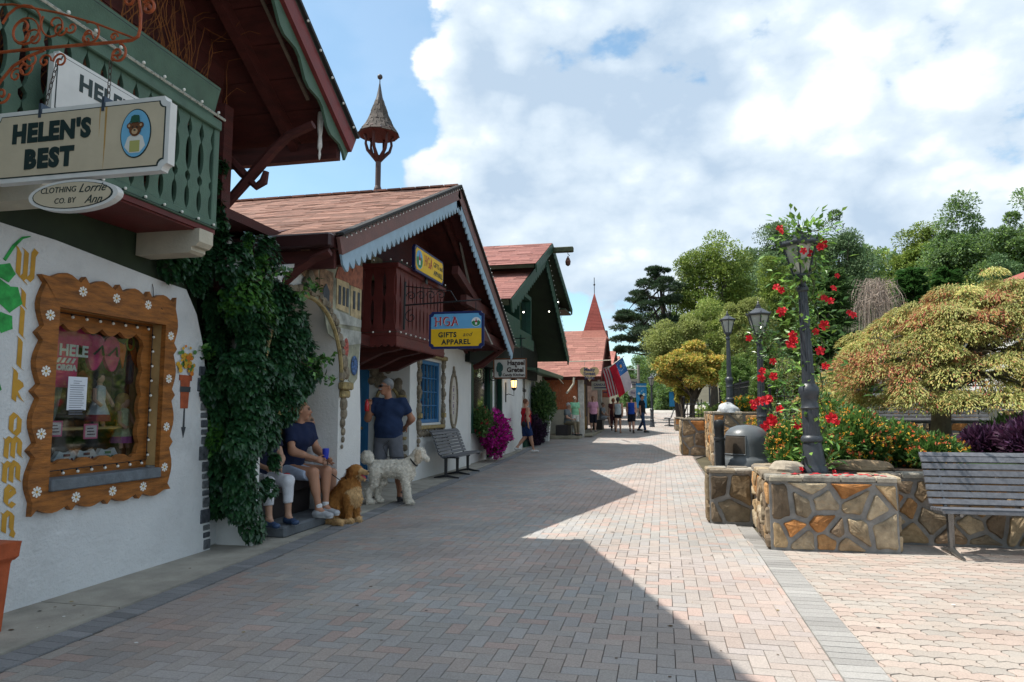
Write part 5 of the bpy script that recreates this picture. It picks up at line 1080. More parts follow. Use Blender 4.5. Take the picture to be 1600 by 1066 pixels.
# green shutter oriel on the gable
dq=subthing('oriel',B3,(-3.7,17.8,3)); a0=atx(812,470,-3.75); a1=atx(830,440,-3.75); b1=atx(830,545,-3.75); y0_=a0.y; y1_=b1.y+.05; zt=4.55; zb_=b1.z+.05
mb=MB(); mb.box(-4.4,-3.75,y0_,y1_,zb_,zb_+.35); mb.box(-4.4,-3.75,y0_,y0_+.08,zb_+.35,zt); mb.box(-4.4,-3.75,y1_-.08,y1_,zb_+.35,zt); mb.box(-4.4,-3.75,y0_,y1_,zt,zt+.12); mb.box(-4.4,-4.3,y0_+.08,y1_-.08,zb_+.35,zt); mb.prism([(y0_-.05,zb_-.12),(y1_+.05,zb_-.12),(y1_+.05,zb_+.18),(y0_-.05,zb_+.18)],(-3.74,0,0),Y_,Z_,(.05,0,0)); mb.build('frame',DGRN,dq)
mb=MB(); mb.box(-3.9,-3.89,y0_+.08,y1_-.08,zb_+.35,zt); mb.build('pane',GLASS,dq)
mb=MB(); mb.box(-4.5,-3.72,FL.y+.3,y0_-.12,3.0,3.75); mb.build('green_panel',DGRN,B3)
# street wall: green framed window, white pier, dark door, white pier with lantern
mb=MB(); mb.box(-5.0,-4.62,16.36,16.55,0,2.9); mb.box(-5,-4.7,16.55,18.6,0,.75); mb.box(-5.0,-4.62,18.72,18.98,0,3.0); mb.box(-5.1,-4.62,20.0,23.0,0,2.9); mb.box(-9,-5.1,22.9,23.0,0,2.9); mb.build('wall',STUC2,B3)
w3_=subthing('window',B3,(-4.66,17.5,.75)); mb=MB()
for (a,b,c,d) in ((16.56,16.72,.76,2.9),(18.44,18.71,.05,2.95),(16.72,18.44,.76,.88),(16.72,18.44,2.75,2.9)): mb.bbox(-4.76,-4.60,a,b,c,d)
mb.build('frame',DGRN,w3_); mb=MB(); mb.box(-4.70,-4.69,16.72,18.44,.88,2.75); mb.build('pane',glass_mat('mirror_glass',(.25,.28,.26),1.4),w3_)
mb=MB(); mb.box(-5.6,-5.55,16.4,20.2,.1,2.9); mb.box(-5.6,-4.72,19.0,20.0,2.3,2.9); mb.build('dark_door',mat('door_black_green',(.006,.02,.02),.4,var=.1),B3)
mb=MB(); mb.bbox(-4.75,-4.62,19.0,19.12,.02,2.3); mb.bbox(-4.75,-4.62,19.88,19.99,.02,2.3); mb.build('door_frame',DGRN,B3)
mb=MB(); mb.beam((-5.2,17.5,2.2),(-5.2,18.0,2.2),.02,.3,up=(0,0,1)); mb.build('menu_board',mat('menu_pale',(.25,.25,.24),.8,var=.2),B3)
LIT=mat('lamp_lit',(1.0,.62,.25),.5,var=0,emit=2.2); LITW=mat('lamp_lit_white',(1.0,.93,.8),.5,var=0,emit=5)
wlq=thing('wall_lantern','lit black wall lantern with warm glass on the white pier beyond the restaurant door','lantern',(-4.5,21.4,1.9)); lc=aty(803,610,20.6); lc.x=-4.36; lc=Vector((-4.36,atx(803,600,-4.36).y,atx(803,600,-4.36).z))
mb=MB(); mb.lathe([(.07,-.11),(.095,.10)],lc,6); mb.build('glass',LIT,wlq); mb=MB(); mb.lathe([(.03,-.20),(.075,-.14),(.075,-.11)],lc,6); mb.lathe([(.12,.10),(.07,.19),(.02,.27),(.012,.33)],lc,6)
for k in range(6): t=PI/3*k; mb.tube([lc+Vector((.073*math.cos(t),.073*math.sin(t),-.11)),lc+Vector((.098*math.cos(t),.098*math.sin(t),.10))],.008,4)
mb.tube([lc+Vector((0,0,-.2)),lc+Vector((0,0,-.36)),lc+Vector((-.16,0,-.30)),lc+Vector((-.25,0,-.34))],.012,6); mb.bbox(-4.62,-4.60,lc.y-.05,lc.y+.05,lc.z-.55,lc.z+.05); mb.build('iron_frame',BLACK,wlq)
for i,(px,py) in enumerate(((749,587),(775,586))):
    p=atx(px,py,-4.95 if i==0 else -4.8); mb=MB(); mb.ball(p,.055,10,8); mb.tube([p+Z_*.05,p+Z_*1.0],.006,4); mb.build('pendant_lamp',LITW,None,('glowing white lamp seen through the green framed shop window','glowing white lamp in the dark restaurant doorway')[i],'lamp')
for i,(px,py) in enumerate(((872,472),(858,487),(818,488))):
    p=atx(px,py,-3.5); mb=MB(); mb.ball(p,.022,8,6); mb.build('spot_bulb',LITW,B3)
# sign with two children figures (plain stand-in silhouettes) and blackletter words
ys=17.0; a=aty(771,560,ys); b=aty(823,560,ys); zt=aty(797,560,ys).z; zb_=aty(797,592,ys).z; c_=(a+b)/2; c_.z=(zt+zb_)/2; ws=(b-a).length; hs_=zt-zb_
hgs=thing('hanging_sign','white and brown blackletter Hansel & Gretel sign hanging at the restaurant door','sign',c_)
mb=MB(); mb.prism([(-ws/2,-hs_/2),(ws/2,-hs_/2),(ws/2,hs_/2),(-ws/2,hs_/2)],c_-(-Y_)*.03,X_,Z_,-Y_*.05); mb.build('board',mat('sign_brown',(.14,.05,.02),.6,var=.2),hgs)
mb=MB(); q=.035; mb.prism([(-ws/2+q,-hs_/2+q),(ws/2-q,-hs_/2+q),(ws/2-q,hs_/2-q),(-ws/2+q,hs_/2-q)],c_-Y_*.02,X_,Z_,-Y_*.005); mb.build('panel',mat('sign_pale',(.52,.50,.46),.6,var=.05),hgs)
mb=MB(); put_text(mb,'Hansel',.165,c_+Vector((.16,-.028,.135)),X_,Z_,bold=.006,extr=.001); put_text(mb,'&',.08,c_+Vector((.16,-.028,.05)),X_,Z_,bold=.003,extr=.001); put_text(mb,'Gretel',.165,c_+Vector((.14,-.028,-.04)),X_,Z_,bold=.006,extr=.001); put_text(mb,'Candy Kitchen',.095,c_+Vector((.10,-.028,-.165)),X_,Z_,bold=.003,extr=.001); mb.build('lettering',mat('sign_black_brown',(.03,.012,.01),.6,var=0),hgs)
mb=MB(); 
for (x,z,w_,h_) in ((-.27,.10,.06,.06),(-.22,.02,.05,.10),(-.30,.0,.05,.10),(-.25,-.13,.05,.08)): mb.prism(oval(w_,h_,12),c_+Vector((x,-.027-.0005*h_*100,z)),X_,Z_,(0,-.002,0))
mb.build('painted_figures',mat('sign_teal',(.04,.10,.09),.6,var=.3,scale=30),hgs)
mb=MB()
for s in (-.3,.3): mb.tube([(c_.x+s,ys,zt),(c_.x+s,ys,zt+.5)],.007,4)
mb.tube([(-4.7,ys,zt+.5),(c_.x+.4,ys,zt+.5)],.014,5); mb.build('hanger',BLACK,hgs)
mb=MB(); p=atx(768,585,-4.55); mb.tube([(-4.6,p.y,p.z-.25),(-4.6,p.y,p.z+.3)],.02,5); mb.tube(scroll((-4.5,p.y,p.z+.1),X_,Z_,.09,1.2,PI,-1),.012,5); mb.tube(scroll((-4.5,p.y,p.z-.1),X_,Z_,.09,1.2,PI,1),.012,5); mb.build('iron_scroll',BLACK,None,'small black wrought iron scroll fixed on the narrow white pier','bracket')
# lean-to beyond with green tin roof
B3b=thing('low_shop','low white shop with sloping green roof and painted wall beyond the restaurant','building',(-5,25,0))
mb=MB(); mb.box(-9,-4.9,23.05,28.6,.08,2.75); mb.build('wall',STUC2,B3b)
l0=atx(836,566,-4.1); l1=atx(897,600,-4.1)
mb=MB(); mb.prism([(-5.2,.5),(0,0),(0,-.09),(-5.2,.4)],(-4.1,23.0,2.75),X_,Z_,(0,6.2,0)); mb.bbox(-4.16,-4.06,23.0,29.2,2.60,2.76,.02); mb.build('roof',mat('green_roof',(.07,.12,.075),.6,var=.25,scale=6),B3b)
mb=MB(); mb.prism(oval(.5,.75,20),(-4.895,24.2,1.15),Y_,Z_,(.006,0,0)); mb.build('painted_face',mat('fresco_tan',(.40,.30,.22),.8,var=.5,scale=6),B3b)
mb=MB(); put_text(mb,'Family Kitchen',.22,(-4.89,24.4,2.05),Y_,Z_,extr=.002); mb.build('lettering',_M['sign_black_brown'],B3b)
mb=MB(); mb.tube([aty(x,y,27.5) for x,y in ((885,615),(889,610),(896,600),(897,590))],.045,6); mb.tube([atx(x,y,-4.1) for x,y in ((872,590),(884,604))],.03,5); mb.build('downpipe',CREAM,B3b)
# ---------------------------------------------------------------- fourth building with spire
DX=-2.5; DA=atx(948,517,DX); DL=atx(936,590,DX); DR=atx(952,592,DX)
B4=thing('tower_shop','red shingled shop with tall pointed red spire, orange shingle wall and open porch','building',(-5,32,.2))
DL=atx(938,589,DX); DR=Vector((DX,2*DA.y-DL.y,DL.z))
print(DA,DL,DR); SY=DA.y

roof_pair(B4,DA,DL,DR,-12,[(.29,.13,.10),(.32,.145,.112),(.28,.12,.095)],REDW,REDP,frt=.12)
Y4=DL.y+.35; X4=-3.45
mb=MB(); mb.box(-11,X4,Y4,Y4+.15,.1,2.75); mb.build('wall',CREAM,B4)
mb=MB(); 
for j in range(14):
    x=-7.5
    while x<X4-.05:
        s=rng.uniform(.2,.34); g_=rng.uniform(.85,1.15); mb.col=(.46*g_,.145*g_,.065*g_); mb.prism([(x,1.35+j*.105),(min(x+s-.01,X4-.04),1.35+j*.105),(min(x+s-.01,X4-.04),1.35+j*.105+.115),(x,1.35+j*.105+.115)],(0,Y4-.01,0),X_,Z_,(0,-.03,0)); x+=s
mb.build('orange_shingles',SHIN,B4)
mb=MB(); mb.bbox(X4-.02,X4+.22,Y4-.1,Y4+.14,.1,2.85); mb.bbox(-3.25,-3.05,DR.y-.6,DR.y-.4,.3,2.95); mb.bbox(-10,-2.7,Y4-.12,Y4+.05,2.62,2.78); mb.build('porch_post',mat('post_white',(.50,.48,.44),.7,var=.2),B4)
spc=aty(929,518,SY); tp=aty(928,458,SY); wl_=aty(914,520,SY).x; wr_=aty(945,520,SY).x; hw=(wr_-wl_)/2; cx_=(wl_+wr_)/2
spi=subthing('spire',B4,(cx_,SY,spc.z-.5))
mb=MB(); hgt=tp.z-spc.z; nrow=26
for j in range(nrow):
    f0=1-j/nrow; f1=1-(j+1)/nrow; z0_=spc.z+hgt*j/nrow; z1_=spc.z+hgt*(j+1)/nrow; r0_=hw*1.41*f0+.01; r1_=hw*1.41*f1+.006
    for k in range(4):
        t0=PI/4+k*PI/2; t1=t0+PI/2; g_=rng.uniform(.85,1.1); mb.col=(.30*g_,.07*g_,.055*g_); mb.add([(cx_+r0_*1.03*math.cos(t0),SY+r0_*1.03*math.sin(t0),z0_),(cx_+r0_*1.03*math.cos(t1),SY+r0_*1.03*math.sin(t1),z0_),(cx_+r1_*math.cos(t1),SY+r1_*math.sin(t1),z1_),(cx_+r1_*math.cos(t0),SY+r1_*math.sin(t0),z1_)],[(0,1,2,3)])
mb.build('spire_shingles',SHIN,spi)
mb=MB(); mb.col=(.40,.16,.12); mb.lathe([(hw*2.0,-.42),(hw*1.65,-.16),(hw*1.44,.02)],(cx_,SY,spc.z),4,rot=PI/4); mb.build('flared_base',SHIN,spi)
mb=MB(); mb.tube([(cx_,SY,tp.z-.05),(cx_,SY,tp.z+.75)],.018,5); mb.ball((cx_,SY,tp.z+.4),.05,8,6); mb.build('finial',BLACK,spi)
mb=MB(); mb.box(-3.9,-3.8,Y4+.2,DR.y-.4,.15,2.9); mb.box(-11,-10.9,31,37,.1,3); mb.build('shop_front',mat('shop_front_dark',(.05,.03,.028),.8,var=.5,scale=2),B4)
mb=MB(); 
for k in range(6): y=Y4+.4+k*.95; mb.mi=k%3; mb.bbox(-3.82,-3.74,y,y+.12,.2,2.6); mb.bbox(-3.82,-3.75,y+.13,y+.8,.3+.1*(k%2),1.0)
mb.build('shop_front_trim',[BLUE,CREAM,mat('trim_ochre',(.35,.2,.05),.7,var=.2)],B4)
# more gables further on
def far_gable(name,label,x,ya,yl,yr,zr,ze,xb,pal,wall):
    r_=thing(name,label,'building',(x-1,ya,0)); roof_pair(r_,Vector((x,ya,zr)),Vector((x,yl,ze)),Vector((x,yr,ze)),xb,pal,REDW,REDP,frt=.1); mb=MB(); z0=gz(ya)-.1
    mb.prism([(yl+.3,z0),(yr-.3,z0),(yr-.3,ze-.1),(ya,zr-.25),(yl+.3,ze-.1)],(x-.9,0,0),Y_,Z_,(xb-x+1.5,0,0)); mb.build('wall',wall,r_); return r_
a=atx(962,549,-2.7); b=atx(957,572,-2.7); far_gable('far_shop','far red roofed shop just beyond the spire building',-2.7,a.y,b.y,2*a.y-b.y,a.z,b.z,-10,[(.42,.17,.14)],mat('far_wall',(.25,.17,.13),.8,var=.3))
a=atx(968,557,-2.9); b=atx(965,575,-2.9); far_gable('far_shop','smaller farthest red roofed shop at the end of the row',-2.9,a.y,b.y,2*a.y-b.y,a.z,b.z,-10,[(.42,.18,.15)],_M['far_wall'])
# small white building at the right edge of the picture
a=aty(1571,478,24); c=aty(1604,432,24); rb=thing('white_cottage','white gabled building with green trim and red roof above the maple at right edge','building',(c.x+1,26,1))

hw2=(c.x-a.x)+.1; ridge=aty(1602,430,24).z; cxx=c.x+.1
mb=MB(); mb.prism([(cxx-hw2+.25,1),(cxx+hw2-.25,1),(cxx+hw2-.25,a.z),(cxx,ridge-.25),(cxx-hw2+.25,a.z)],(0,24.1,0),X_,Z_,(0,5,0)); mb.build('wall',STUC2,rb)
mb=MB(); mb.box(cxx-.1,cxx+.4,24.04,24.09,a.z-.3,a.z+.6); mb.build('window',DARK,rb)
mb=MB()
for s in (-1,1): mb.beam((cxx,24,ridge),(cxx+s*(hw2+.15),24,a.z-.15),.1,.12,up=(0,0,1))
mb.build('trim',DGRN,rb)
mb=MB(); mb.col=(.33,.1,.08)
for s in (-1,1): mb.prism([(0,ridge+.12),(s*(hw2+.25),a.z-.12),(s*(hw2+.25),a.z-.06),(0,ridge+.16)],(cxx,23.95,0),X_,Z_,(0,5.4,0))
mb.build('roof',SHIN,rb)
# ================================================================== planters and street furniture
plA=stone_wall('stone_planter','large low fieldstone planter with a chamfered corner carrying the flower-twined lamp and the flower bed',[(1.0,7.22),(2.16,7.28),(2.17,7.78),(11,7.9),(11,13.9),(1.66,13.9),(1.66,9.0),(1.04,8.7)],.71,size=.185,seed=11)
mb=MB(); mb.add([(1.2,7.45,.655),(1.98,7.5,.655),(1.98,8.0,.655),(10.9,8.1,.655),(10.9,13.8,.655),(1.85,13.8,.655),(1.85,9.0,.655),(1.2,8.6,.655)],[tuple(range(8))])
mb.v=[(x,y,.70 if False else z+.045) for x,y,z in mb.v]; mb.build('soil',mat('mulch',(.045,.028,.018),.95,var=.5,scale=20,bump=1,bscale=60),plA)
stone_wall('stone_planter','small dark stained stone block at the left end of the near planter',[(.53,8.72),(1.02,8.72),(1.02,9.12),(.53,9.12)],.645,size=.24,seed=9,dark=.55,th=.2)
stone_wall('stone_planter','tall fieldstone planter beyond the trash can with a lamp and a silver tarp on top',[(1.16,16.94),(2.6,16.94),(2.6,21.2),(1.22,21.2)],1.30,size=.26,seed=5,th=.3)
stone_wall('stone_planter','boxy fieldstone planter with black railing on top, second farthest along the path',[(.54,20.9),(1.20,20.9),(1.20,22.6),(.54,22.6)],1.08,base=gz(21),size=.34,seed=7,th=.2)
stone_wall('stone_planter','farthest small stone planter beside the path',[(.60,35.0),(1.15,35.0),(1.15,36.2),(.60,36.2)],.66,base=gz(35),size=.28,seed=8,th=.2,dark=.8)
bw=stone_wall('garden_wall','low pale stone wall at the back of the garden behind the maple',[(3.4,14.9),(14,14.9),(14,15.2),(3.4,15.2)],1.25,base=-.2+.35,size=.2,seed=12,th=.12,cat='stone wall')
for i,x in enumerate((6.05,8.6)):
    p_=thing('wall_pillar',('left','right')[i]+' pale square stone pillar on the low garden wall behind the maple','pillar',(x,14.8,.7),'pillars of the garden wall')
    mb=MB(); mb.bbox(x-.2,x+.2,14.72,15.12,.68,1.62,.02); mb.build('shaft',mat('pale_stone',(.38,.34,.27),.85,var=.25,scale=5,bump=.5),p_); mb=MB(); mb.bbox(x-.25,x+.25,14.67,15.17,1.62,1.70,.02); mb.build('cap',_M['pale_stone'],p_)
SMET=mat('lamp_paint_grey',(.040,.046,.056),.42,var=.22,scale=9,bump=.12,bscale=50,spec=.5)
FROST=mat('lamp_frosted_glass',(.42,.42,.38),.25,var=.15,scale=5,spec=.6)
def lamp(loc,label,s=1.0,tilt=0,group='garden street lamps'):
    t=thing('street_lamp',label,'street lamp',(0,0,0),group)
    mb=MB(); mb.lathe([(.165,0),(.165,.03),(.150,.05),(.143,.10),(.125,.22),(.108,.33),(.128,.345),(.132,.37),(.122,.395),(.104,.41)],(0,0,0),28); mb.v=[(x*.9,y*.9,z) for x,y,z in mb.v]; 
    mb.lathe([(.094,.40),(.090,.68),(.090,.72)],(0,0,0),28,flute=.09); mb.lathe([(.090,.70),(.100,.72),(.090,.74),(.090,.82),(.100,.85),(.112,.90),(.106,.945),(.086,.97),(.072,.99)],(0,0,0),28); b_=mb.build('base',SMET,t,smooth=True)
    mb=MB(); mb.lathe([(.070,.98),(.062,1.4),(.054,1.8),(.048,2.05)],(0,0,0),24,flute=.11); mb.lathe([(.048,2.04),(.066,2.06),(.066,2.09),(.045,2.11),(.042,2.14),(.075,2.19),(.09,2.22)],(0,0,0),20); mb.build('shaft',SMET,t)
    ln=subthing('lantern',t,(0,0,2.2)); n=6; r0,r1=.10,.202; z0,z1=2.24,2.585
    mb=MB(); mb.lathe([(r0*.93,z0),(r1*.93,z1)],(0,0,0),n); mb.build('glass',FROST,ln)
    mb=MB(); mb.lathe([(.06,2.19),(r0*1.08,2.22),(r0*1.08,2.245)],(0,0,0),n); mb.lathe([(r1*1.06,z1-.012),(r1*1.16,z1+.01),(r1*1.16,z1+.025),(r1*1.02,z1+.04),(.075,z1+.125),(.05,z1+.135),(.055,z1+.16),(.03,z1+.17),(.035,z1+.20),(.014,z1+.22),(.022,z1+.24),(.008,z1+.26),(.003,z1+.34)],(0,0,0),n)
    for k in range(n): a=2*PI*k/n; mb.beam((r0*math.cos(a),r0*math.sin(a),z0),(r1*math.cos(a),r1*math.sin(a),z1),.018,.014,up=(math.cos(a),math.sin(a),0)); mb.ball((r1*1.12*math.cos(a),r1*1.12*math.sin(a),z1+.045),.014,5,4)
    mb.build('lantern_frame',SMET,ln); mb=MB(); mb.lathe([(.02,2.26),(.025,2.34),(.018,2.40)],(0,0,0),8); mb.build('bulb',BULB,ln)
    t.location=loc; t.scale=(s,s,s); t.rotation_euler=(0,tilt,.25); return t
L1_=lamp((1.53,7.80,.70),'nearest grey lamp post, wrapped to its lantern in red flowering vine, on the stone planter',.93,R(-1.2))
def relamp(loc,label,s,tilt=0):
    c=copy_tree(L1_); c['label']=label; c.location=loc; c.scale=(s,s,s); c.rotation_euler=(0,tilt,.6); return c
relamp((1.46,11.0,.66),'grey lamp post rising behind the trash can, middle one of the three garden lamps',.82)
relamp((1.58,17.3,1.28),'grey lamp post standing on the tall stone planter, leftmost of the three garden lamps',.855)
relamp((-.55,38.0,gz(38)),'distant black lamp post carrying a blue banner beside the path',1.0)
relamp((3.1,48.0,gz(48)),'farthest thin lamp post with a second small blue banner, left of the yellow maple trunk',.95)
# banners
BAN=mat('banner_blue',(.02,.20,.42),.7,var=.1); BANW=mat('banner_white',(.55,.62,.55),.8,var=0)
def banner(c,w,h,label,far=False):
    t=thing('banner',label,'banner',c); c=Vector(c)
    mb=MB(); pts=[(-w/2+w*i/8, h/2) for i in range(9)]+[(w/2-w*i/8,-h/2) for i in range(9)]; mb.prism(pts,c,X_,Z_,(0,.012,0)); mb.build('cloth',BAN,t)
    if not far:
        mb=MB(); put_text(mb,'Welcome',.13,c+Vector((0,-.004,h*.38)),X_,Z_,extr=.001,bold=.003)
        for (x,z,r) in ((-.12,.12,.09),(.13,.06,.11),(.02,.25,.035),(.10,.30,.03)): mb.prism([(r*(1 if k%2 else .5)*math.cos(2*PI*k/10),r*(1 if k%2 else .5)*math.sin(2*PI*k/10)) for k in range(10)],c+Vector((x,-.003,z)),X_,Z_,(0,-.003,0))
        mb.build('print',BANW,t)
    mb=MB(); mb.tube([c+Vector((-w/2,0,h/2)),c+Vector((w/2+.1,0,h/2))],.012,5); mb.tube([c+Vector((-w/2,0,-h/2)),c+Vector((w/2+.1,0,-h/2))],.012,5); mb.build('rod',BLACK,t)
a=aty(997,597,37.95); b=aty(1012,640,37.95); banner(((a.x+b.x)/2-.08,37.95,(a.z+b.z)/2),.56,1.35,'bright blue banner with pale flowers and star print on the distant lamp post')
a=aty(1051,624,47.9); banner((a.x,47.9,a.z),.45,1.0,'small far blue banner behind the yellow maple',True)
# litter bin
tb=thing('trash_can','grey domed plastic trash can with dark square opening behind the small stone block','trash can',(1.07,9.62,0)); TC=Vector((1.07,9.62,0))
GP=mat('grey_plastic',(.10,.11,.115),.38,var=.12,scale=6,bump=.05,spec=.5)
mb=MB(); mb.lathe([(.25,0),(.27,.02),(.285,.58),(.29,.60)],TC,28); mb.build('body',GP,tb,smooth=True)
mb=MB(); mb.lathe([(.290,.55),(.305,.57),(.312,.60),(.30,.62)],TC,36,flute=.03); mb.build('bag',mat('black_bag',(.008,.008,.009),.25,var=.2,scale=30,bump=.6),tb)
mb=MB(); mb.lathe([(.335,.615),(.352,.62),(.352,.645),(.325,.70),(.318,.715),(.300,.73),(.292,.76),(.288,.90),(.280,.98),(.255,1.05),(.20,1.105),(.12,1.14),(.0,1.15)],TC,40); lid=mb.build('domed_lid',GP,tb,smooth=True)
mb=MB(); n=10; a0,a1=R(196),R(262); 
def lidr(z): return np.interp(z,[.76,.90,.98,1.05],[.292,.288,.280,.255])+.003
zs=[.775,.82,.88,.94,.99,1.015]; vs=[];fs=[]
for z in zs:
    for i in range(n+1): a=a0+(a1-a0)*i/n; r=lidr(z); vs.append((TC.x+r*math.cos(a),TC.y+r*math.sin(a),z))
for j in range(len(zs)-1):
    for i in range(n): fs.append((j*(n+1)+i,j*(n+1)+i+1,(j+1)*(n+1)+i+1,(j+1)*(n+1)+i))
mb.add(vs,fs); mb.build('opening',mat('bin_opening',(.055,.042,.03),.5,var=.5,scale=4),lid)
mb=MB(); bnd=[vs[i] for i in range(n+1)]+[vs[j*(n+1)+n] for j in range(1,len(zs))]+[vs[(len(zs)-1)*(n+1)+i] for i in range(n-1,-1,-1)]+[vs[j*(n+1)] for j in range(len(zs)-2,0,-1)]; mb.tube(bnd,.009,5,close=True); mb.build('opening_rim',GP,lid,smooth=True)
mb=MB(); mb.lathe([(.075,0),(.07,.02),(.062,.04),(.060,.95),(.068,.955),(.068,.985),(.060,.99),(.060,1.10),(.066,1.11),(.066,1.19),(.05,1.215),(.0,1.22)],(.71,9.32,0),20); mb.build('bollard',mat('black_bollard',(.016,.018,.02),.45,var=.2),None,'black cylindrical bollard beside the domed trash can','bollard',smooth=True)
# silver tarp / cover on the tall planter
mb=MB(); rr=random.Random(2); c=(1.50,17.05,1.28); vs=[];fs=[]
for i in range(7):
    for k in range(16): t=2*PI*k/16; z=.20*math.sin(i/6*PI/2)*(1+.2*math.sin(2*t)); r=.25*math.cos(i/6*PI/2)**.7+.001; r*=1+.14*math.sin(3*t+i)+rr.uniform(-.04,.04); vs.append((c[0]+r*math.cos(t),c[1]+r*.8*math.sin(t),c[2]+z))
for i in range(6):
    for k in range(16): j=(k+1)%16; fs.append((i*16+k,i*16+j,(i+1)*16+j,(i+1)*16+k))
mb.add(vs,fs); mb.build('silver_bag',mat('silver_cloth',(.50,.52,.54),.6,var=.25,scale=9,bump=.6,metal=0),None,'crumpled silver grey bag lying on top of the tall stone planter at the lamp foot','bag',smooth=True)
# benches
SLAT=mat('bench_slat_grey',(.115,.12,.135),.45,var=.25,scale=3,bump=.2,bscale=40,stretch=(8,8,8),spec=.5)
SLATB=mat('bench_metal_black',(.022,.023,.026),.4,var=.15)
ARMM=mat('bench_arm_steel',(.20,.20,.20),.3,metal=.8,var=.2)
def bench(label,L=1.9,group='slatted garden benches'):
    t=thing('park_bench',label,'bench',(0,0,0),group)
    prof_s=[(-.26,.425,-8),(-.20,.437,0),(-.14,.436,2),(-.08,.43,4),(-.02,.424,5),(.04,.420,3)]
    for (y,z,an) in prof_s:
        c,s=math.cos(R(an)),math.sin(R(an)); mb=MB(); mb.beam((-L/2,y,z),(L/2,y,z),.05,.026,up=(0,-s,c)); mb.build('seat_slat',SLAT,t)
    for (y,z,an) in [(.10,.475,58),(.125,.54,66),(.150,.605,69),(.174,.67,70),(.198,.735,70),(.222,.80,69),(.248,.862,62),(.285,.905,40)]:
        c,s=math.cos(R(an)),math.sin(R(an)); mb=MB(); mb.beam((-L/2,y,z),(L/2,y,z),.052,.026,up=(0,-s,c)); mb.build('back_slat',SLAT,t)
    for x in (-L/2+.14,0,L/2-.14):
        mb=MB(); mb.tube([(x,-.27,.40),(x,-.10,.405),(x,.06,.395),(x,.10,.43),(x,.155,.57),(x,.235,.79),(x,.29,.88)],.017,6)
        mb.tube([(x,0,.395),(x,.0,.06),(x,-.02,.03)],[.035,.030,.034],8); mb.tube([(x,-.02,.05),(x,-.13,.03),(x,-.27,.014)],[.030,.022,.014],6); mb.tube([(x,0,.05),(x,.13,.03),(x,.24,.014)],[.030,.022,.014],6); mb.build('leg',SLATB,t)
    return t
bR=bench('long grey slatted bench in front of the stone planter at the right edge')
bR.location=(3.42,7.32,0)
for c_ in kids(bR):
    if c_.name.startswith('leg'): c_.data.materials[0]=ARMM
bL=bench('black and grey slatted bench against the white wall on the left, under the blue window',1.85); bL.location=(-4.18,13.95,.006); bL.rotation_euler=(0,0,PI/2)
bB=bench('low grey bench in the garden behind the maple trunk',1.9); bB.location=(4.55,13.35,.705); bB.rotation_euler=(0,0,PI); bB.rotation_euler=(0,0,0)
bF=bench('far dark bench standing beside the path beyond the last planter',1.4); bF.location=(.35,39.2,gz(39.2)); bF.rotation_euler=(0,0,-PI/2)
# iron fences
def fence(name,label,a,b,base,h,pitch=.13):
    t=thing(name,label,'fence',(a[0],a[1],base)); a=Vector((*a,base));b=Vector((*b,base));L=(b-a).length;n=int(L/pitch); mb=MB()
    mb.tube([a+Z_*.12,b+Z_*.12],.014,4); mb.tube([a+Z_*(h-.14),b+Z_*(h-.14)],.014,4); mb.build('rails',BLACK,t); mb=MB()
    for i in range(n+1): p=a.lerp(b,i/n); mb.tube([p,p+Z_*(h-.06)],.010,4); mb.lathe([(.010,0),(.022,.03),(.002,.09)],p+Z_*(h-.07),4)
    mb.build('pickets',BLACK,t); mb=MB()
    for i in range(int(L/1.6)+1): p=a.lerp(b,min(1,i*1.6/L)); mb.tube([p,p+Z_*(h+.03)],.028,6); mb.ball(p+Z_*(h+.06),.04,6,5)
    mb.build('posts',BLACK,t)
fence('iron_fence','black iron picket fence receding along the top of the far planters',(2.35,17.2),(1.9,24.5),1.25,.85)
fence('iron_fence','black iron railing round the boxy planter beside the path',(.62,21.0),(1.12,21.0),gz(21)+1.07,.55,.09)
fence('iron_fence','black iron fence behind the middle lamp and the flowers',(2.1,14.6),(5.2,14.4),.75,1.0)
fence('iron_fence','black iron fence along the top of the garden wall at the right behind the maple',(5.3,15.05),(12,15.05),1.40,.55)
# rocks in the beds
def rock(c,s,m,label,seed,col=(.42,.37,.30)):
    rd=random.Random(seed); mb=MB(); mb.ball((0,0,0),1,14,10); mb.v=[(c[0]+s[0]*x*(1+.25*mnoise.noise(Vector((x*1.4,y*1.4,z*1.4+seed)))),c[1]+s[1]*y*(1+.25*mnoise.noise(Vector((x*1.4+5,y*1.4,z*1.4+seed)))),c[2]+s[2]*(max(-.6,min(.75,z))+.12*mnoise.noise(Vector((x*2,y*2,seed))))) for x,y,z in mb.v]; return mb.build('rock',m,None,label,'rock')
RK=mat('pale_rock',(.42,.36,.28),.85,var=.3,scale=6,bump=.7,bscale=20); RKB=mat('brown_rock',(.24,.17,.10),.85,var=.4,scale=6,bump=.7,bscale=20)
rock((1.25,7.72,.74),(.17,.14,.10),RK,'pale rock on the planter left of the nearest lamp foot',1); rock((2.05,8.15,.74),(.36,.16,.09),RKB,'flat brown rock in the flower bed right of the nearest lamp foot',3); rock((4.10,11.35,.82),(.20,.18,.20),mat('green_grey_rock',(.10,.11,.10),.85,var=.3,bump=.7),'grey green boulder at the foot of the maple',5)
# orange wooden planter tub at left edge
tubp=thing('planter_tub','orange painted square planter tub cut off by the left edge','planter',(-3.76,3.06,0)); OTP=mat('orange_paint_tub',(.40,.085,.028),.55,var=.25,scale=6,bump=.25)
tx,ty=-4.02,3.52
mb=MB(); mb.lathe([(.10,.0),(.125,.40),(.14,.44)],(tx,ty,.01),4,rot=PI/4); mb.build('tub',OTP,tubp); mb=MB(); mb.lathe([(.145,.42),(.165,.44),(.17,.50),(.175,.53),(.14,.535)],(tx,ty,.01),4,rot=PI/4); mb.build('rim',OTP,tubp)
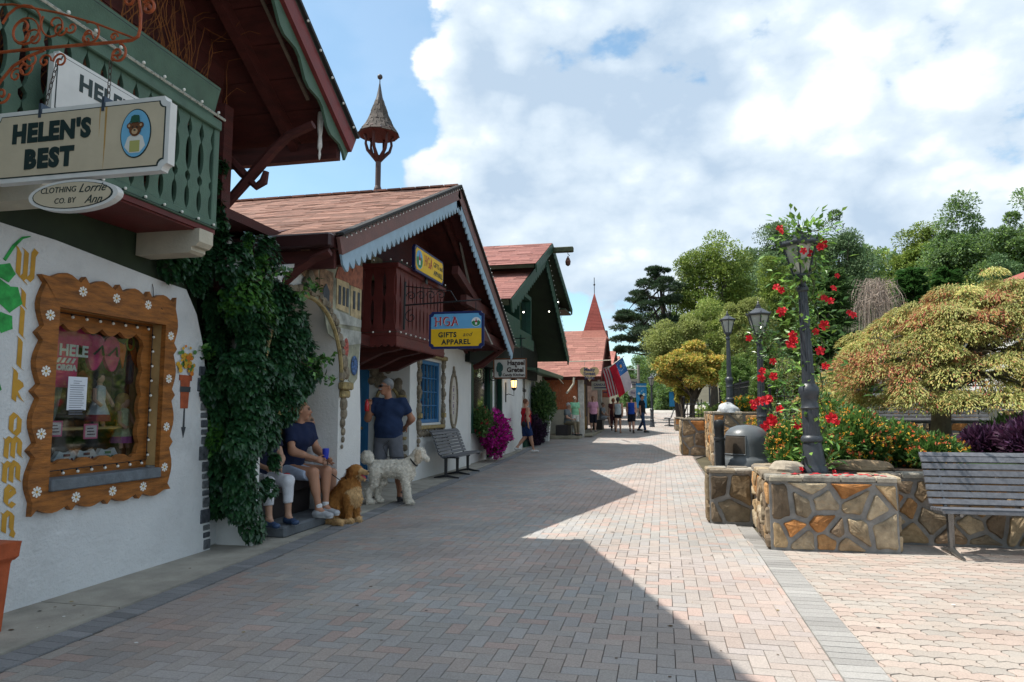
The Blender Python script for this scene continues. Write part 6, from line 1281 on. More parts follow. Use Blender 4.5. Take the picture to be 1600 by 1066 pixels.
# low kerb wall and downpipe at the ivy
mb=MB(); mb.bbox(-4.62,-4.40,6.08,6.75,0,.36,.02); mb.build('low_wall',STUC,None,'low white wall below the ivy beside the nearest shop','low wall')
mb=MB(); mb.tube([(-4.30,6.62,.42),(-4.28,6.66,.38),(-4.24,6.70,.30),(-4.23,6.71,.02)],[.045,.05,.05,.048],10); mb.tube([(-4.42,6.60,.42),(-4.30,6.62,.42)],.045,10); mb.lathe([(.06,.14),(.06,.17)],(-4.232,6.71,0),10); mb.build('downpipe',mat('pipe_white',(.55,.54,.50),.5,var=.12,dirt=.3),None,'white drain pipe elbow coming out under the ivy','pipe',smooth=True)
mb=MB(); mb.bbox(-4.60,-3.90,6.75,8.05,.0,.12,.02); mb.build('stone_step',mat('slate_step',(.10,.11,.12),.8,var=.3,scale=4,bump=.4),None,'dark stone step in the arched niche under the seated couple','step')
# far signs, flags
hx=aty(905,569,31); hx2=aty(935,600,31); c=aty(921,583,Y4-.75); ht=thing('hanging_sign','heart shaped tan wooden sign with dark lettering under the far red roof','sign',c); r=.42
hp=[]; 
for i in range(40): t=2*PI*i/40; hp.append((r*(16*math.sin(t)**3)/17,r*(13*math.cos(t)-5*math.cos(2*t)-2*math.cos(3*t)-math.cos(4*t))/17*.85))
mb=MB(); mb.prism(hp,c,X_,Z_,(0,.05,0)); mb.build('board',mat('heart_tan',(.58,.40,.20),.7,var=.12,scale=6),ht)
mb=MB(); 
for k,t_ in enumerate(('Maisy','Sweet','Nuts')): put_text(mb,t_,.20,c+Vector((0,-.006,.14-.17*k)),X_,Z_,bold=.006,extr=.001)
mb.build('lettering',mat('heart_ink',(.05,.06,.12),.7,var=0),ht); mb=MB(); mb.tube([c+Vector((-.9,0,.48)),c+Vector((.9,0,.52))],.02,5); mb.tube([c+Vector((-.2,0,.3)),c+Vector((-.2,0,.5))],.008,4); mb.tube([c+Vector((.2,0,.3)),c+Vector((.2,0,.5))],.008,4); mb.build('hanger',CREAM,ht)
def flag(c0,dirv,hang,w,h,parts,label,pole_len):
    """cloth hanging from a slanted pole"""
    t=thing('flag',label,'flag',c0,'flags on the far shop'); c0=Vector(c0); d=Vector(dirv).normalized(); g=Vector(hang).normalized()
    mb=MB(); mb.tube([c0,c0+d*pole_len],.018,5); mb.ball(c0+d*pole_len,.035,6,5); mb.build('pole',mat('pole_white',(.55,.52,.45),.5,var=.1),t)
    nn_=d.cross(g).normalized()
    def pt(a,b): return c0+d*(pole_len-.05-h*(1-a))+g*(w*b)+nn_*(.07*math.sin(b*7+a*3)*b+.03*math.sin(a*9)*b)+X_*(-.10*b*b*w)
    for nm,m_,rects in parts:
        mb=MB()
        for (a0,a1,b0,b1) in rects:
            na,nb=max(1,int((a1-a0)*8)),max(1,int((b1-b0)*14)); vs=[pt(a0+(a1-a0)*i/na,b0+(b1-b0)*j/nb)+nn_*((.012 if nm in ('stars','seal') else 0)*(1 if nn_.y<0 else -1)) for j in range(nb+1) for i in range(na+1)]
            mb.add(vs,[(j*(na+1)+i,j*(na+1)+i+1,(j+1)*(na+1)+i+1,(j+1)*(na+1)+i) for j in range(nb) for i in range(na)])
        mb.build(nm,m_,t,smooth=True)
    return t
FR_=mat('flag_red',(.45,.012,.03),.8,var=.1,trans=.25); FWt=mat('flag_white',(.55,.48,.50),.8,var=.1,trans=.25); FB=mat('flag_blue',(.02,.11,.30),.8,var=.1,trans=.2)
p=aty(934,577,31.5); flag((p.x-.0,31.5,p.z-.05),(1,-.1,.30),(.35,0,-1),1.35,.8,[('white_stripes',FWt,[(i/13,(i+1)/13,.4 if i>6 else 0,1) for i in range(1,13,2)]),('red_stripes',FR_,[(i/13,(i+1)/13,.4 if i>=6 else 0,1) for i in range(0,13,2)]),('canton',mat('flag_navy',(.02,.02,.10),.8,var=.1),[(.47,1,0,.4)])],'striped red and white flag hanging limp from the far red roofed shop',1.0)
p=aty(948,577,31.0); flag((p.x-.05,31.0,p.z-.05),(.82,-.1,.62),(.42,0,-1),1.45,.75,[('red_band',FR_,[(0,.45,0,1)]),('white_band',FWt,[(.45,1,.45,1)]),('canton',FB,[(.45,1,0,.45)]),('stars',mat('flag_star',(.6,.6,.55),.8,var=0),[(.70+.22*math.cos(2*PI*k/13)-.012,.70+.22*math.cos(2*PI*k/13)+.012,.19+.14*math.sin(2*PI*k/13)-.008,.19+.14*math.sin(2*PI*k/13)+.008) for k in range(13)]),('seal',mat('flag_seal',(.45,.2,.05),.8,var=.3),[(.64,.76,.15,.24)])],'flag with red and white bands and blue star ring canton on the far shop',1.0)
for (px,py,y,w,h,txt,lab,m_,dk) in ((985,599,44,.95,.55,'FOOTWEAR','pale rectangular shop sign with two dark lines beyond the flags',mat('sign_beige',(.42,.40,.33),.7,var=.1),1),(938,603,33.8,.85,.42,'CANDLES','wide cream shop sign with blue lettering under the flags',mat('sign_cream2',(.48,.45,.36),.7,var=.1),1),(947,610,35,.38,.7,'OPEN','small red and tan sign panel hanging under the flags',mat('sign_tan_red',(.45,.12,.07),.7,var=.3,scale=8),1)):
    c=aty(px,py,y); t=thing('shop_sign',lab,'sign',c); mb=MB(); mb.box(c.x-w/2,c.x+w/2,y-.02,y+.03,c.z-h/2,c.z+h/2); mb.build('board',m_,t); mb=MB(); put_text(mb,txt,.15 if w>.5 else .1,c+Vector((0,-.024,.05)),X_,Z_,bold=.004,extr=.001); mb.box(c.x-w*.35,c.x+w*.35,y-.026,y-.02,c.z-.12,c.z-.07); mb.build('lettering',NAVY,t)
    mb=MB(); mb.tube([c+Z_*(h/2),c+Z_*(h/2+.4)],.012,4); mb.build('hanger',BLACK,t)
c=aty(992,614,42); t=thing('shop_sign','white oval shop sign beyond the flags','sign',c); mb=MB(); mb.prism(oval(.42,.28,20),c,X_,Z_,(0,.04,0)); mb.build('board',SWH,t); mb=MB(); mb.prism(oval(.34,.21,20),c-Y_*.003,X_,Z_,(0,-.002,0)); mb.build('panel',FWt,t); mb=MB(); put_text(mb,'The Inn',.16,c-Y_*.007,X_,Z_,bold=.004,extr=.001); mb.tube([c+Z_*.28,c+Z_*.6],.012,4); mb.build('lettering',NAVY,t)
# utility pole with lamp arm
up_=thing('utility_pole','pale weathered utility pole with a long thin light arm far down the path','pole',(-1.0,48,gz(48))); a=aty(997,570,48); mb=MB(); mb.tube([(a.x,48,gz(48)-.1),(a.x+.02,48,a.z)],[.13,.09],8); mb.build('pole',mat('grey_pole_wood',(.30,.28,.25),.85,var=.2),up_); mb=MB(); mb.tube([(a.x,48,a.z-.35),(a.x-1.2,48,a.z-.30)],.03,5); mb.bbox(a.x-1.9,a.x-1.15,47.93,48.07,a.z-.34,a.z-.26,.02); mb.build('light_arm',mat('light_arm_pale',(.5,.5,.47),.5,var=.1),up_)
# white tapered pot, steps by the shops
mb=MB(); p=atz(872,683,gz(26)); mb.lathe([(.20,0),(.30,.95),(.31,1.0),(.26,1.0)],(-4.45,26.6,gz(26.6)),4,rot=PI/4); mb.build('tapered_pot',mat('pot_white',(.60,.60,.58),.5,var=.08),None,'tall white square tapered pot holding the green shrub','pot')
mb=MB(); mb.bbox(-5.2,-3.3,27.9,29.2,gz(28),gz(28)+.14,.02); mb.bbox(-6.5,-2.9,29.25,36,gz(31),gz(31)+.12,.02); mb.build('porch_step',mat('step_stone',(.30,.27,.20),.85,var=.3,scale=3,bump=.4),None,'worn stone step in front of the far red roofed shop','step')
mb=MB(); mb.bbox(-4.9,-4.55,23.2,24.3,0.02,.32,.02); mb.build('green_box',DGRN,None,'dark green planter box under the purple shrub','planter box')
# ================================================================== vegetation
LEAF=mat('leaf',(1,1,1),.55,var=.0,attr=True,trans=.32,spec=.3)
LEAFG=mat('leaf_glossy',(1,1,1),.32,var=.0,attr=True,trans=.18,spec=.5)
PETAL=mat('petal',(1,1,1),.6,var=.0,attr=True,trans=.25)
BARK=mat('bark',(.10,.08,.06),.9,var=.35,scale=8,bump=.9,bscale=22,stretch=(1,1,.3))
def nrm(a): return a/np.maximum(1e-9,np.linalg.norm(a,axis=1,keepdims=True))
def leaf_arrays(Pp,D,Nn,L,Wd,shape='rhomb'):
    n=len(Pp); D=nrm(D); S=nrm(np.cross(D,Nn)); U=nrm(np.cross(S,D)); L=np.asarray(L).reshape(-1,1)*np.ones((n,1)); Wd=np.asarray(Wd).reshape(-1,1)*np.ones((n,1))
    if shape=='rhomb':
        v=np.stack([Pp,Pp+D*L*.45+S*Wd*.5+U*Wd*.12,Pp+D*L-U*L*.08,Pp+D*L*.45-S*Wd*.5+U*Wd*.12],1).reshape(-1,3); f=np.arange(n*4).reshape(n,4); k=4
    else:
        v=np.stack([Pp,Pp+D*L*-.12+S*Wd*.45,Pp+D*L*.42+S*Wd*.33+U*Wd*.08,Pp+D*L,Pp+D*L*.42-S*Wd*.33+U*Wd*.08,Pp+D*L*-.12-S*Wd*.45],1).reshape(-1,3); b=np.arange(n)[:,None]*6; f=np.concatenate([b+np.array([[0,1,2,3]]),b+np.array([[0,3,4,5]])],0); k=6
    return v,f,k
def rvec(n): 
    a=nr.normal(size=(n,3)); return nrm(a)
def leaf_obj(name,Pp,D,Nn,L,Wd,pal,m,parent=None,shape='rhomb',vary=.16,hue=None,**tg):
    v,f,k=leaf_arrays(Pp,D,Nn,L,Wd,shape); n=len(Pp); pal=np.array(pal); idx=nr.randint(0,len(pal),n); c=pal[idx]*(1+nr.normal(0,vary,(n,1)))
    if hue is not None: c=c*hue
    c=np.clip(c,.003,.9); o=mesh_np(name,v,f,m,parent,cols=np.repeat(c,k,axis=0)); return tag(o,**tg)
def clumps(nc,c,rad,shell=.6,zmin=-1,squash=1.0):
    d=rvec(nc*3); d=d[d[:,2]>zmin][:nc]; r=(shell+(1-shell)*nr.rand(len(d)))[:,None]; return np.array(c)+d*r*np.array(rad),d
def crown_pts(cc,cr,npl,flat=.8,up=.35):
    """points and directions on clumps cc with radii cr"""
    Pp=[];D=[];Nn=[];ci=[]
    for i,(c,r) in enumerate(zip(cc,cr)):
        d=rvec(npl); d[:,2]+=up; d=nrm(d); rr_=r*(nr.rand(npl,1)**.35); Pp.append(c+d*rr_*np.array([1,1,flat])); D.append(nrm(d+rvec(npl)*.9)); Nn.append(nrm(d*.5+np.array([0,0,.8])+rvec(npl)*.55)); ci+= [i]*npl
    return np.vstack(Pp),np.vstack(D),np.vstack(Nn),np.array(ci)
def trunk(parent,base,top,r,limbs,m=None,seed=1):
    rd=random.Random(seed); mb=MB(); b=Vector(base);t=Vector(top); pts=[b.lerp(t,i/6)+Vector((rd.uniform(-1,1),rd.uniform(-1,1),0))*r*.5*(i>0) for i in range(7)]; mb.tube(pts,[r*1.35,r*1.05,r*.95,r*.85,r*.7,r*.55,r*.35],9)
    for q in limbs:
        q=Vector(q); k=rd.uniform(.35,.85); s=pts[int(k*6)]; mid=s.lerp(q,.5)+Vector((rd.uniform(-1,1),rd.uniform(-1,1),.6))*(q-s).length*.09; mb.tube([s,s.lerp(mid,.5)+Vector((0,0,.02)),mid,mid.lerp(q,.55),q],[r*.42,r*.34,r*.25,r*.16,r*.06],6)
    return mb.build('trunk',m or BARK,parent,smooth=True)
def tree(name,label,x,y,z0,h,w,pal,size,nc=60,npl=150,crf=.19,cb=.25,group='trees on the hillside',tr=.22,squash=1.0,shell=.55,shape='rhomb',wratio=.5,zmin=-.75,flat=.8,up=.35,cat='tree'):
    size=size*.50; npl=int(npl*2.5); nc=int(nc*1.25)
    t=thing(name,label,cat,(x,y,z0),group); cz=z0+h*(cb+(1-cb)/2); rad=(w/2,w/2*.9,h*(1-cb)/2); cr0=w*crf
    cc,_=clumps(nc,(x,y,cz),(rad[0]-cr0*.5,rad[1]-cr0*.5,rad[2]-cr0*.4),shell,zmin); cr=cr0*nr.uniform(.4,1.15,len(cc)); cc+=np.clip(nr.normal(0,.03,(len(cc),3)),-.045,.045)*np.array([w,w,h])
    Pp,D,Nn,ci=crown_pts(cc,cr,npl,flat,up); tone=(1+nr.normal(0,.17,len(cc)))[ci][:,None]
    leaf_obj('crown',Pp,D,Nn,size*nr.uniform(.7,1.3,len(Pp)),size*wratio*nr.uniform(.8,1.2,len(Pp)),pal,LEAF,t,shape,hue=tone)
    trunk(t,(x,y,z0-.3),(x,y,cz+rad[2]*.35),tr,[cc[i] for i in nr.choice(len(cc),min(16,len(cc)),replace=False)],seed=int(abs(x*7+y))); return t
G1=[(.17,.24,.045),(.21,.28,.05),(.13,.20,.045),(.25,.31,.065)]; G2=[(.16,.27,.06),(.21,.32,.07),(.13,.22,.055)]; G3=[(.30,.34,.095),(.36,.39,.13),(.25,.30,.085)]; GD=[(.07,.13,.042),(.10,.175,.05),(.115,.20,.06)]; GB_=[(.16,.24,.11),(.20,.29,.14),(.13,.21,.09)]
def tpx(name,label,px,top,base,wpx,y,pal,**k):
    a=aty(px,top,y); b=aty(px,base,y); w=(aty(px+wpx/2,base,y)-aty(px-wpx/2,base,y)).length; z0=min(b.z,terr(a.x,y)+2.5) if False else b.z
    return tree(name,label,a.x,y,z0,a.z-z0,w,pal,**k)
# big trees, back row (hillside)
tpx('broadleaf_tree','large round topped green tree just right of the dark layered pine',1108,362,640,150,46,G1,size=.34,nc=85,npl=170,cb=.12)
tpx('broadleaf_tree','tall bluish green tree behind the nearest lamp top, left part',1212,338,640,120,58,GB_,size=.40,nc=70,npl=150,cb=.12)
tpx('broadleaf_tree','tall dark green tree with ragged top right of the nearest lamp',1308,322,620,130,58,GB_,size=.40,nc=75,npl=150,cb=.12)
tpx('broadleaf_tree','medium tree with feathery top beside the tall dark green tree',1265,362,600,80,62,G1,size=.38,nc=45,npl=130,cb=.1)
tpx('broadleaf_tree','broad dark green tree at the left end of the right hand tree mass',1435,352,640,125,50,G1,size=.36,nc=75,npl=160,cb=.1)
tpx('broadleaf_tree','large pale green tree in the right hand tree mass',1502,312,640,170,46,GB_+G2,size=.36,nc=95,npl=170,cb=.1)
tpx('broadleaf_tree','tallest feathery tree cut off by the right edge',1590,298,640,150,42,GB_+G2,size=.34,nc=95,npl=170,cb=.1,shell=.35)
tpx('broadleaf_tree','pale rounded tree below the tall trees at the right',1560,392,620,100,36,[(.09,.16,.06),(.07,.13,.05),(.11,.18,.07)],size=.26,nc=60,npl=150,cb=.1)
for i,(px,top,w,y,lab) in enumerate(((1385,398,70,120,'distant hilltop tree in the gap right of the dark green tree'),(1345,425,80,110,'distant hillside tree below the gap'),(1405,402,50,130,'small distant hilltop tree beside the right tree mass'),(1345,378,90,66,'green tree filling in right of the tall dark green tree'),(1160,372,80,62,'green tree between the round topped tree and the bluish tree'),(1400,400,70,60,'green tree at the left foot of the right hand mass'),(1170,400,90,75,'dark tree filling the gap between the round tree and the bluish tree'),(1040,470,90,85,'far green tree behind the dark pine on the left'),(1240,420,120,70,'dark green tree low behind the nearest lamp'),(1360,440,110,66,'dark green tree low behind the brown twiggy bush'),(1470,420,140,44,'dark green tree low in the right hand mass'))):
    tpx('broadleaf_tree',lab,px,top,640,w,y,GD+G1[:2],size=.45 if y>80 else .38,nc=45,npl=110,cb=.1)
for i,(px,top,w,y,lab) in enumerate(((995,548,60,95,'hazy far tree closing the street, leftmost'),(1025,535,70,105,'hazy far tree closing the street, tallest'),(1055,560,60,90,'hazy far tree closing the street behind the banner lamp'),(985,585,40,75,'low far tree beyond the last red roof'),(1020,590,50,70,'low bright green far tree behind the blue banner'),(1042,600,44,64,'low bright green far tree left of the yellow maple'))):
    tpx('broadleaf_tree',lab,px,top,668,w,y,G2+GB_,size=.42,nc=40,npl=110,cb=.03,tr=.15)
# dark layered pine: flat tiers
def pine():
    y=44; t=thing('pine_tree','dark layered pine with flat open tiers at the left end of the trees','tree',aty(1055,700,y)); P_=[];D_=[];N_=[];cen=[]
    tiers=[(1030,425,34),(1012,440,40),(1040,450,50),(1000,462,50),(1030,475,60),(992,490,50),(1015,500,70),(985,512,50),(1020,522,64),(975,532,40),(1005,545,56),(1035,505,50),(968,548,26),(1045,440,40),(1055,470,50),(1048,540,40),(990,470,40),(1060,500,40),(980,498,36)]
    for (px,py,wp) in tiers:
        for q in range(4):
            c=aty(px+rng.uniform(-.5,.5)*wp*.8,py+rng.uniform(-5,5),y+rng.uniform(-2.2,2.2)); cen.append(c); n=420; r=wp/1080*y*.26; d=rvec(n); P_.append(np.array(c)+d*np.array([r,r,r*.26])*(nr.rand(n,1)**.4)); D_.append(nrm(d*np.array([1,1,.4])+np.array([0,0,.35])+rvec(n)*.5)); N_.append(nrm(rvec(n)*.7+np.array([0,0,1])))
    leaf_obj('crown',np.vstack(P_),np.vstack(D_),np.vstack(N_),.20,.06,[(.035,.065,.035),(.05,.085,.04),(.06,.10,.05)],LEAF,t)
    mb=MB(); b=aty(1068,690,y); m1=aty(1058,600,y); m2=aty(1040,520,y); m3=aty(1030,430,y); mb.tube([b,m1,m2,m3],[.32,.27,.18,.05],8)
    for c in cen[::2]: k=rng.random(); s=m1.lerp(m2,k) if rng.random()<.6 else m2.lerp(m3,k); mb.tube([s,s.lerp(c,.5)+Z_*.15,c],[.08,.05,.015],5)
    mb.build('trunk',mat('bark_dark',(.05,.04,.035),.9,var=.3),t,smooth=True)
pine()
# middle layer of lighter bushes
for (px,top,base,w,y,pal,lab,sz) in ((1060,488,600,110,34,G3,'light olive bushy tree below the dark pine',.20),(1110,470,600,100,36,G3+G1,'olive green bushy tree below the round topped tree',.20),(1165,455,600,90,32,G3,'pale yellow green tree between the two clear lanterns',.19),(1215,400,600,80,40,G1,'green tree behind the nearest lantern',.24),(1190,520,640,80,26,GD+G1,'dark bush behind the two clear lanterns',.16),(1150,560,640,60,22,G2,'bright green shrub right of the yellow maple',.12),(1235,560,650,80,17,G3+[(.16,.16,.12)],'pale grey green shrub behind the red flowers',.09),(1200,575,640,60,16,G2,'bright green shrub beside the middle lamp post',.08)):
    tpx('shrub',lab,px,top,base,w,y,pal,size=sz,nc=50,npl=170,cb=.02,tr=.08,group='shrubs behind the garden',cat='shrub')
# drooping conifer right of the lamp
def conifer(name,label,px,top,base,wpx,y,pal,group=None):
    a=aty(px,top,y); b=aty(px,base,y); w=wpx/1080*y; t=thing(name,label,'conifer',(a.x,y,b.z),group); P_=[];D_=[];N_=[];h=a.z-b.z; br=[]
    for i in range(150):
        k=nr.rand()**.8; z=b.z+h*k; ang=nr.rand()*2*PI; L=w*.55*(1-k*.75)*nr.uniform(.6,1.1); n=110; s=nr.rand(n)**.6; dv=np.array([math.cos(ang),math.sin(ang),.38]); Pq=np.array([a.x,y,z])+dv*(s*L)[:,None]+nr.normal(0,.05*w*.5,(n,3))*np.array([1,1,.4])-np.array([0,0,1])*((s*s)*L*.18)[:,None]; P_.append(Pq); D_.append(nrm(dv+rvec(n)*.6-np.array([0,0,.15]))); N_.append(nrm(np.array([0,0,1])+rvec(n)*.5)); br.append((Vector((a.x,y,z)),Vector(Pq[np.argmax(s)].tolist())))
    leaf_obj('crown',np.vstack(P_),np.vstack(D_),np.vstack(N_),.15*y/18,.05*y/18,pal,LEAF,t); mb=MB(); mb.tube([(a.x,y,b.z-.2),(a.x,y,a.z-.1)],[.12,.02],7)
    for s,e in br[::3]: mb.tube([s,e],[.02,.006],4)
    mb.build('trunk',BARK,t); return t
conifer('conifer','dark green feathery conifer right of the nearest lamp post',1290,432,640,150,19,GD+[(.05,.10,.03)])
conifer('conifer','bright green small conifer in front of the right hand trees',1425,425,560,80,30,[(.05,.13,.03),(.07,.16,.04)])
conifer('conifer','bright green small conifer further right above the maple',1480,425,560,70,29,[(.05,.13,.03),(.07,.16,.04)])
# brown twiggy weeping bush
t=thing('weeping_bush','leafless brown twiggy weeping bush behind the nearest lamp at right','bush',aty(1372,560,26)); mb=MB(); rr=random.Random(8)
for i in range(300):
    a=aty(1368+rr.gauss(0,12),rr.uniform(438,480),26+rr.gauss(0,.5)); dx=rr.uniform(-1,1)*.75; mb.tube([a,a+Vector((dx*.45,rr.uniform(-.3,.3),.12)),a+Vector((dx*.85,0,-.35)),a+Vector((dx*1.05,0,-rr.uniform(.9,2.0)))],[.010,.008,.006,.003],3)
b=aty(1372,600,26); mb.tube([b,aty(1372,440,26)],[.12,.05],6); mb.build('twigs',mat('twig_brown',(.34,.27,.22),.9,var=.3),t)
# far bank of green beside the upper path
Pq=np.zeros((9000,3)); q=nr.rand(9000,2); 
for i in range(9000):
    y=44+q[i,0]*34; x=1.4+(y-44)*.17+q[i,1]*(5+(y-44)*.2); Pq[i]=(x,y,gz(y)+.1+1.5*q[i,1]+.5*mnoise.noise(Vector((x*.7,y*.4,0))))
leaf_obj('ground_cover',Pq,rvec(9000)+np.array([0,0,.8]),rvec(9000)+np.array([0,-.3,1]),.34,.16,G2+G3,LEAF,None,kind='stuff')
Pq=np.zeros((14000,3)); q=nr.rand(14000,2)
for i in range(14000):
    y=15.5+q[i,0]**1.5*45; x=2.9+q[i,1]*(16+y*.5); Pq[i]=(x,y,terr(x,y)+.15+.35*(1+mnoise.noise(Vector((x*.5,y*.5,3)))))
leaf_obj('hillside_undergrowth',Pq,rvec(14000)+np.array([0,0,.8]),rvec(14000)+np.array([0,-.3,1]),.40,.18,G1+GD,LEAF,None,kind='stuff')
# yellow orange maple by the path
ymap=tpx('maple_tree','small maple with yellow orange and green leaves beside the path, left of the lanterns',1080,536,664,122,24,[(.56,.42,.10),(.48,.42,.10),(.36,.38,.08),(.58,.38,.10),(.26,.32,.07)],size=.17,nc=80,npl=150,cb=.30,shape='ivy',wratio=.9,group=None,tr=.09,crf=.15,flat=.45,up=.6,shell=.45)
tpx('maple_tree','low side clump of yellow green maple foliage beside the path',1065,590,668,40,25,[(.44,.38,.08),(.32,.34,.07)],size=.16,nc=18,npl=150,cb=.35,shape='ivy',wratio=.9,group=None,tr=.05)
# ---- big laceleaf maple
def laceleaf():
    cx,cy_,z0=4.12,11.75,.70; t=thing('laceleaf_maple','wide mounded laceleaf maple with ochre green foliage and red tinged tips at the right','tree',(cx,cy_,z0))
    X0,RX,RY,ZT=4.80,2.50,1.45,3.18; P_=[];D_=[];N_=[];C_=[];ends=[]
    palg=np.array([(.38,.36,.13),(.45,.41,.155),(.31,.325,.10),(.45,.35,.12),(.34,.36,.12),(.24,.28,.07)]); palr=np.array([(.44,.12,.09),(.48,.20,.10),(.40,.15,.07),(.46,.26,.09)])
    reds=[aty(px,py,11.0) for px,py in ((1320,570),(1365,545),(1300,545),(1400,512),(1430,488),(1340,590),(1405,575),(1440,470),(1540,485),(1560,470),(1520,545),(1330,560),(1290,565),(1370,580),(1455,460),(1575,455))]
    for i in range(620):
        u=nr.rand()*2*PI; k=nr.rand()**.62*nr.uniform(.93,1.07); x=X0+RX*k*math.cos(u); y=cy_-.05+RY*k*math.sin(u)
        hgt=ZT-(ZT-1.62)*(k**2.0); hgt+=.30*mnoise.noise(Vector((x*1.9,y*1.9,1)))+nr.normal(0,.09)
        if nr.rand()<.42: hgt-=nr.uniform(.25,1.2)*(.4+.6*k); 
        hgt=max(hgt,1.47+.12*nr.rand()); sl=1.7*k/RX*.9
        o=Vector((math.cos(u),math.sin(u),0)); n=int(nr.choice((90,200,330))); c=Vector((x,y,hgt)); ends.append(c)
        r=.24*nr.uniform(.7,1.25); a=nr.rand(n)*2*PI; rr_=r*np.sqrt(nr.rand(n)); lx=np.cos(a)*rr_; ly=np.sin(a)*rr_; lz=-(lx*o.x+ly*o.y)*sl-(rr_/r)**2*.10+nr.normal(0,.018,n)
        P_.append(np.stack([x+lx,y+ly,hgt+lz],1)); D_.append(nrm(np.stack([np.cos(a)*.6+o.x*.55,np.sin(a)*.6+o.y*.55,-.55+nr.normal(0,.35,n)],1)+rvec(n)*.35)); N_.append(nrm(np.array([o.x*.4,o.y*.4,1.0])+rvec(n)*.45))
        isr=0
        if y<cy_+.5:
            for q in reds:
                if (Vector((x,hgt*1.0,0))-Vector((q.x+(y-11)*.35,q.z+(y-11)*.1,0))).length<.15: isr=.6
        isr=max(isr,.04 if nr.rand()<.9 else .3); m_=nr.rand(n)<isr; cc=palg[nr.randint(0,len(palg),n)]*1.14*(1+nr.normal(0,.15)); cc[m_]=palr[nr.randint(0,len(palr),m_.sum())]; C_.append(cc)
    Pq=np.vstack(P_); Dq=np.vstack(D_); Nq=np.vstack(N_); Cq=np.vstack(C_)
    v,f,k=leaf_arrays(Pq,Dq,Nq,0.064*nr.uniform(.6,1.3,len(Pq)),.017*nr.uniform(.8,1.3,len(Pq)),'rhomb'); mesh_np('crown',v,f,LEAF,t,cols=np.repeat(np.clip(Cq,.01,.9),4,axis=0))
    mb=MB(); mb.tube([(cx+.02,cy_,z0-.1),(cx,cy_,z0+.12),(cx+.03,cy_,z0+.5),(cx+.06,cy_+.02,z0+.95)],[.20,.155,.135,.14],12)
    fork=Vector((cx+.06,cy_+.02,z0+.9)); rd=random.Random(4)
    for c in rd.sample(ends,75):
        m1=fork.lerp(c,.45)+Z_*(.25+.2*rd.random())+Vector((rd.uniform(-.12,.12),rd.uniform(-.12,.12),0)); mb.tube([fork,fork.lerp(m1,.5)+Vector((rd.uniform(-.08,.08),0,.08)),m1,m1.lerp(c,.5)+Z_*.08,c-Z_*.03],[.055,.040,.026,.015,.006],6)
    mb.build('trunk',mat('maple_bark',(.20,.17,.12),.8,var=.35,scale=6,bump=.5,bscale=20),t,smooth=True)
laceleaf()
# lawn on the bed, soil plants
n=26000; q=nr.rand(n,2); Pq=np.stack([2.6+q[:,0]*7.5,9.6+q[:,1]*3.6,np.full(n,.70)],1); leaf_obj('grass',Pq,np.stack([nr.normal(0,.35,n),nr.normal(0,.35,n),np.ones(n)],1),rvec(n),.075,.012,[(.05,.13,.025),(.07,.17,.03),(.04,.10,.02)],LEAF,None,kind='stuff')
mb=MB(); mb.box(2.2,10.8,9.4,13.7,.66,.702); mb.build('lawn',mat('lawn_green',(.035,.075,.018),.9,var=.3,scale=6),kind='structure')
def plant(name,label,c,rad,pal,n,L,wr=.5,cat='plant',m=None,shape='rhomb',up=.6,stems=20,group=None,flowers=None,fill=.45):
    t=thing(name,label,cat,(c[0],c[1],c[2]-rad[2]),group); d=rvec(n); r=(nr.rand(n,1)**fill); Pq=np.array(c)+d*r*np.array(rad)*(1+.36*np.array([[mnoise.noise(Vector((a*2.5+c[0],b*2.5,e*2.5)))] for a,b,e in d])); 
    leaf_obj('foliage',Pq,nrm(d+np.array([0,0,up])+rvec(n)*.8),nrm(np.array([0,0,1])+d*.5+rvec(n)*.6),L*nr.uniform(.6,1.3,n),L*wr*nr.uniform(.8,1.2,n),pal,m or LEAF,t,shape)
    mb=MB()
    for i in range(stems): e=Pq[nr.randint(n)]; mb.tube([(c[0]+rng.gauss(0,.03),c[1]+rng.gauss(0,.03),c[2]-rad[2]),((c[0]+e[0])/2,(c[1]+e[1])/2,(c[2]-rad[2]+e[2])/2+.05),tuple(e)],[.010,.007,.003],4)
    if stems: mb.build('stems',mat('green_stem',(.07,.09,.03),.8,var=.2),t)
    if flowers:
        fpal,nf,fs=flowers; dd=rvec(nf*2); dd=dd[(dd[:,2]>-.1)|(dd[:,1]<0)][:nf]; nf=len(dd); ctr=np.array(c)+dd*np.array(rad)*nr.uniform(.92,1.12,(nf,1)); k=7; Pf=np.repeat(ctr,k,0)+nr.normal(0,fs*.4,(nf*k,3)); Df=rvec(nf*k)+np.repeat(dd,k,0)*.3; v,f,kk=leaf_arrays(Pf,Df,nrm(np.repeat(dd,k,0)+rvec(nf*k)*.4),np.full(nf*k,fs),np.full(nf*k,fs*.9)); fc=np.array(fpal)[nr.randint(0,len(fpal),nf)]; mesh_np('flowers',v,f,PETAL,t,cols=np.repeat(np.repeat(fc,k,0)*(1+nr.normal(0,.12,(nf*k,1))),4,0))
    return t
LAN=[(.72,.30,.02),(.75,.45,.03),(.65,.16,.08),(.60,.12,.03),(.78,.50,.10)]; LG=[(.08,.17,.035),(.11,.22,.045),(.06,.13,.03)]
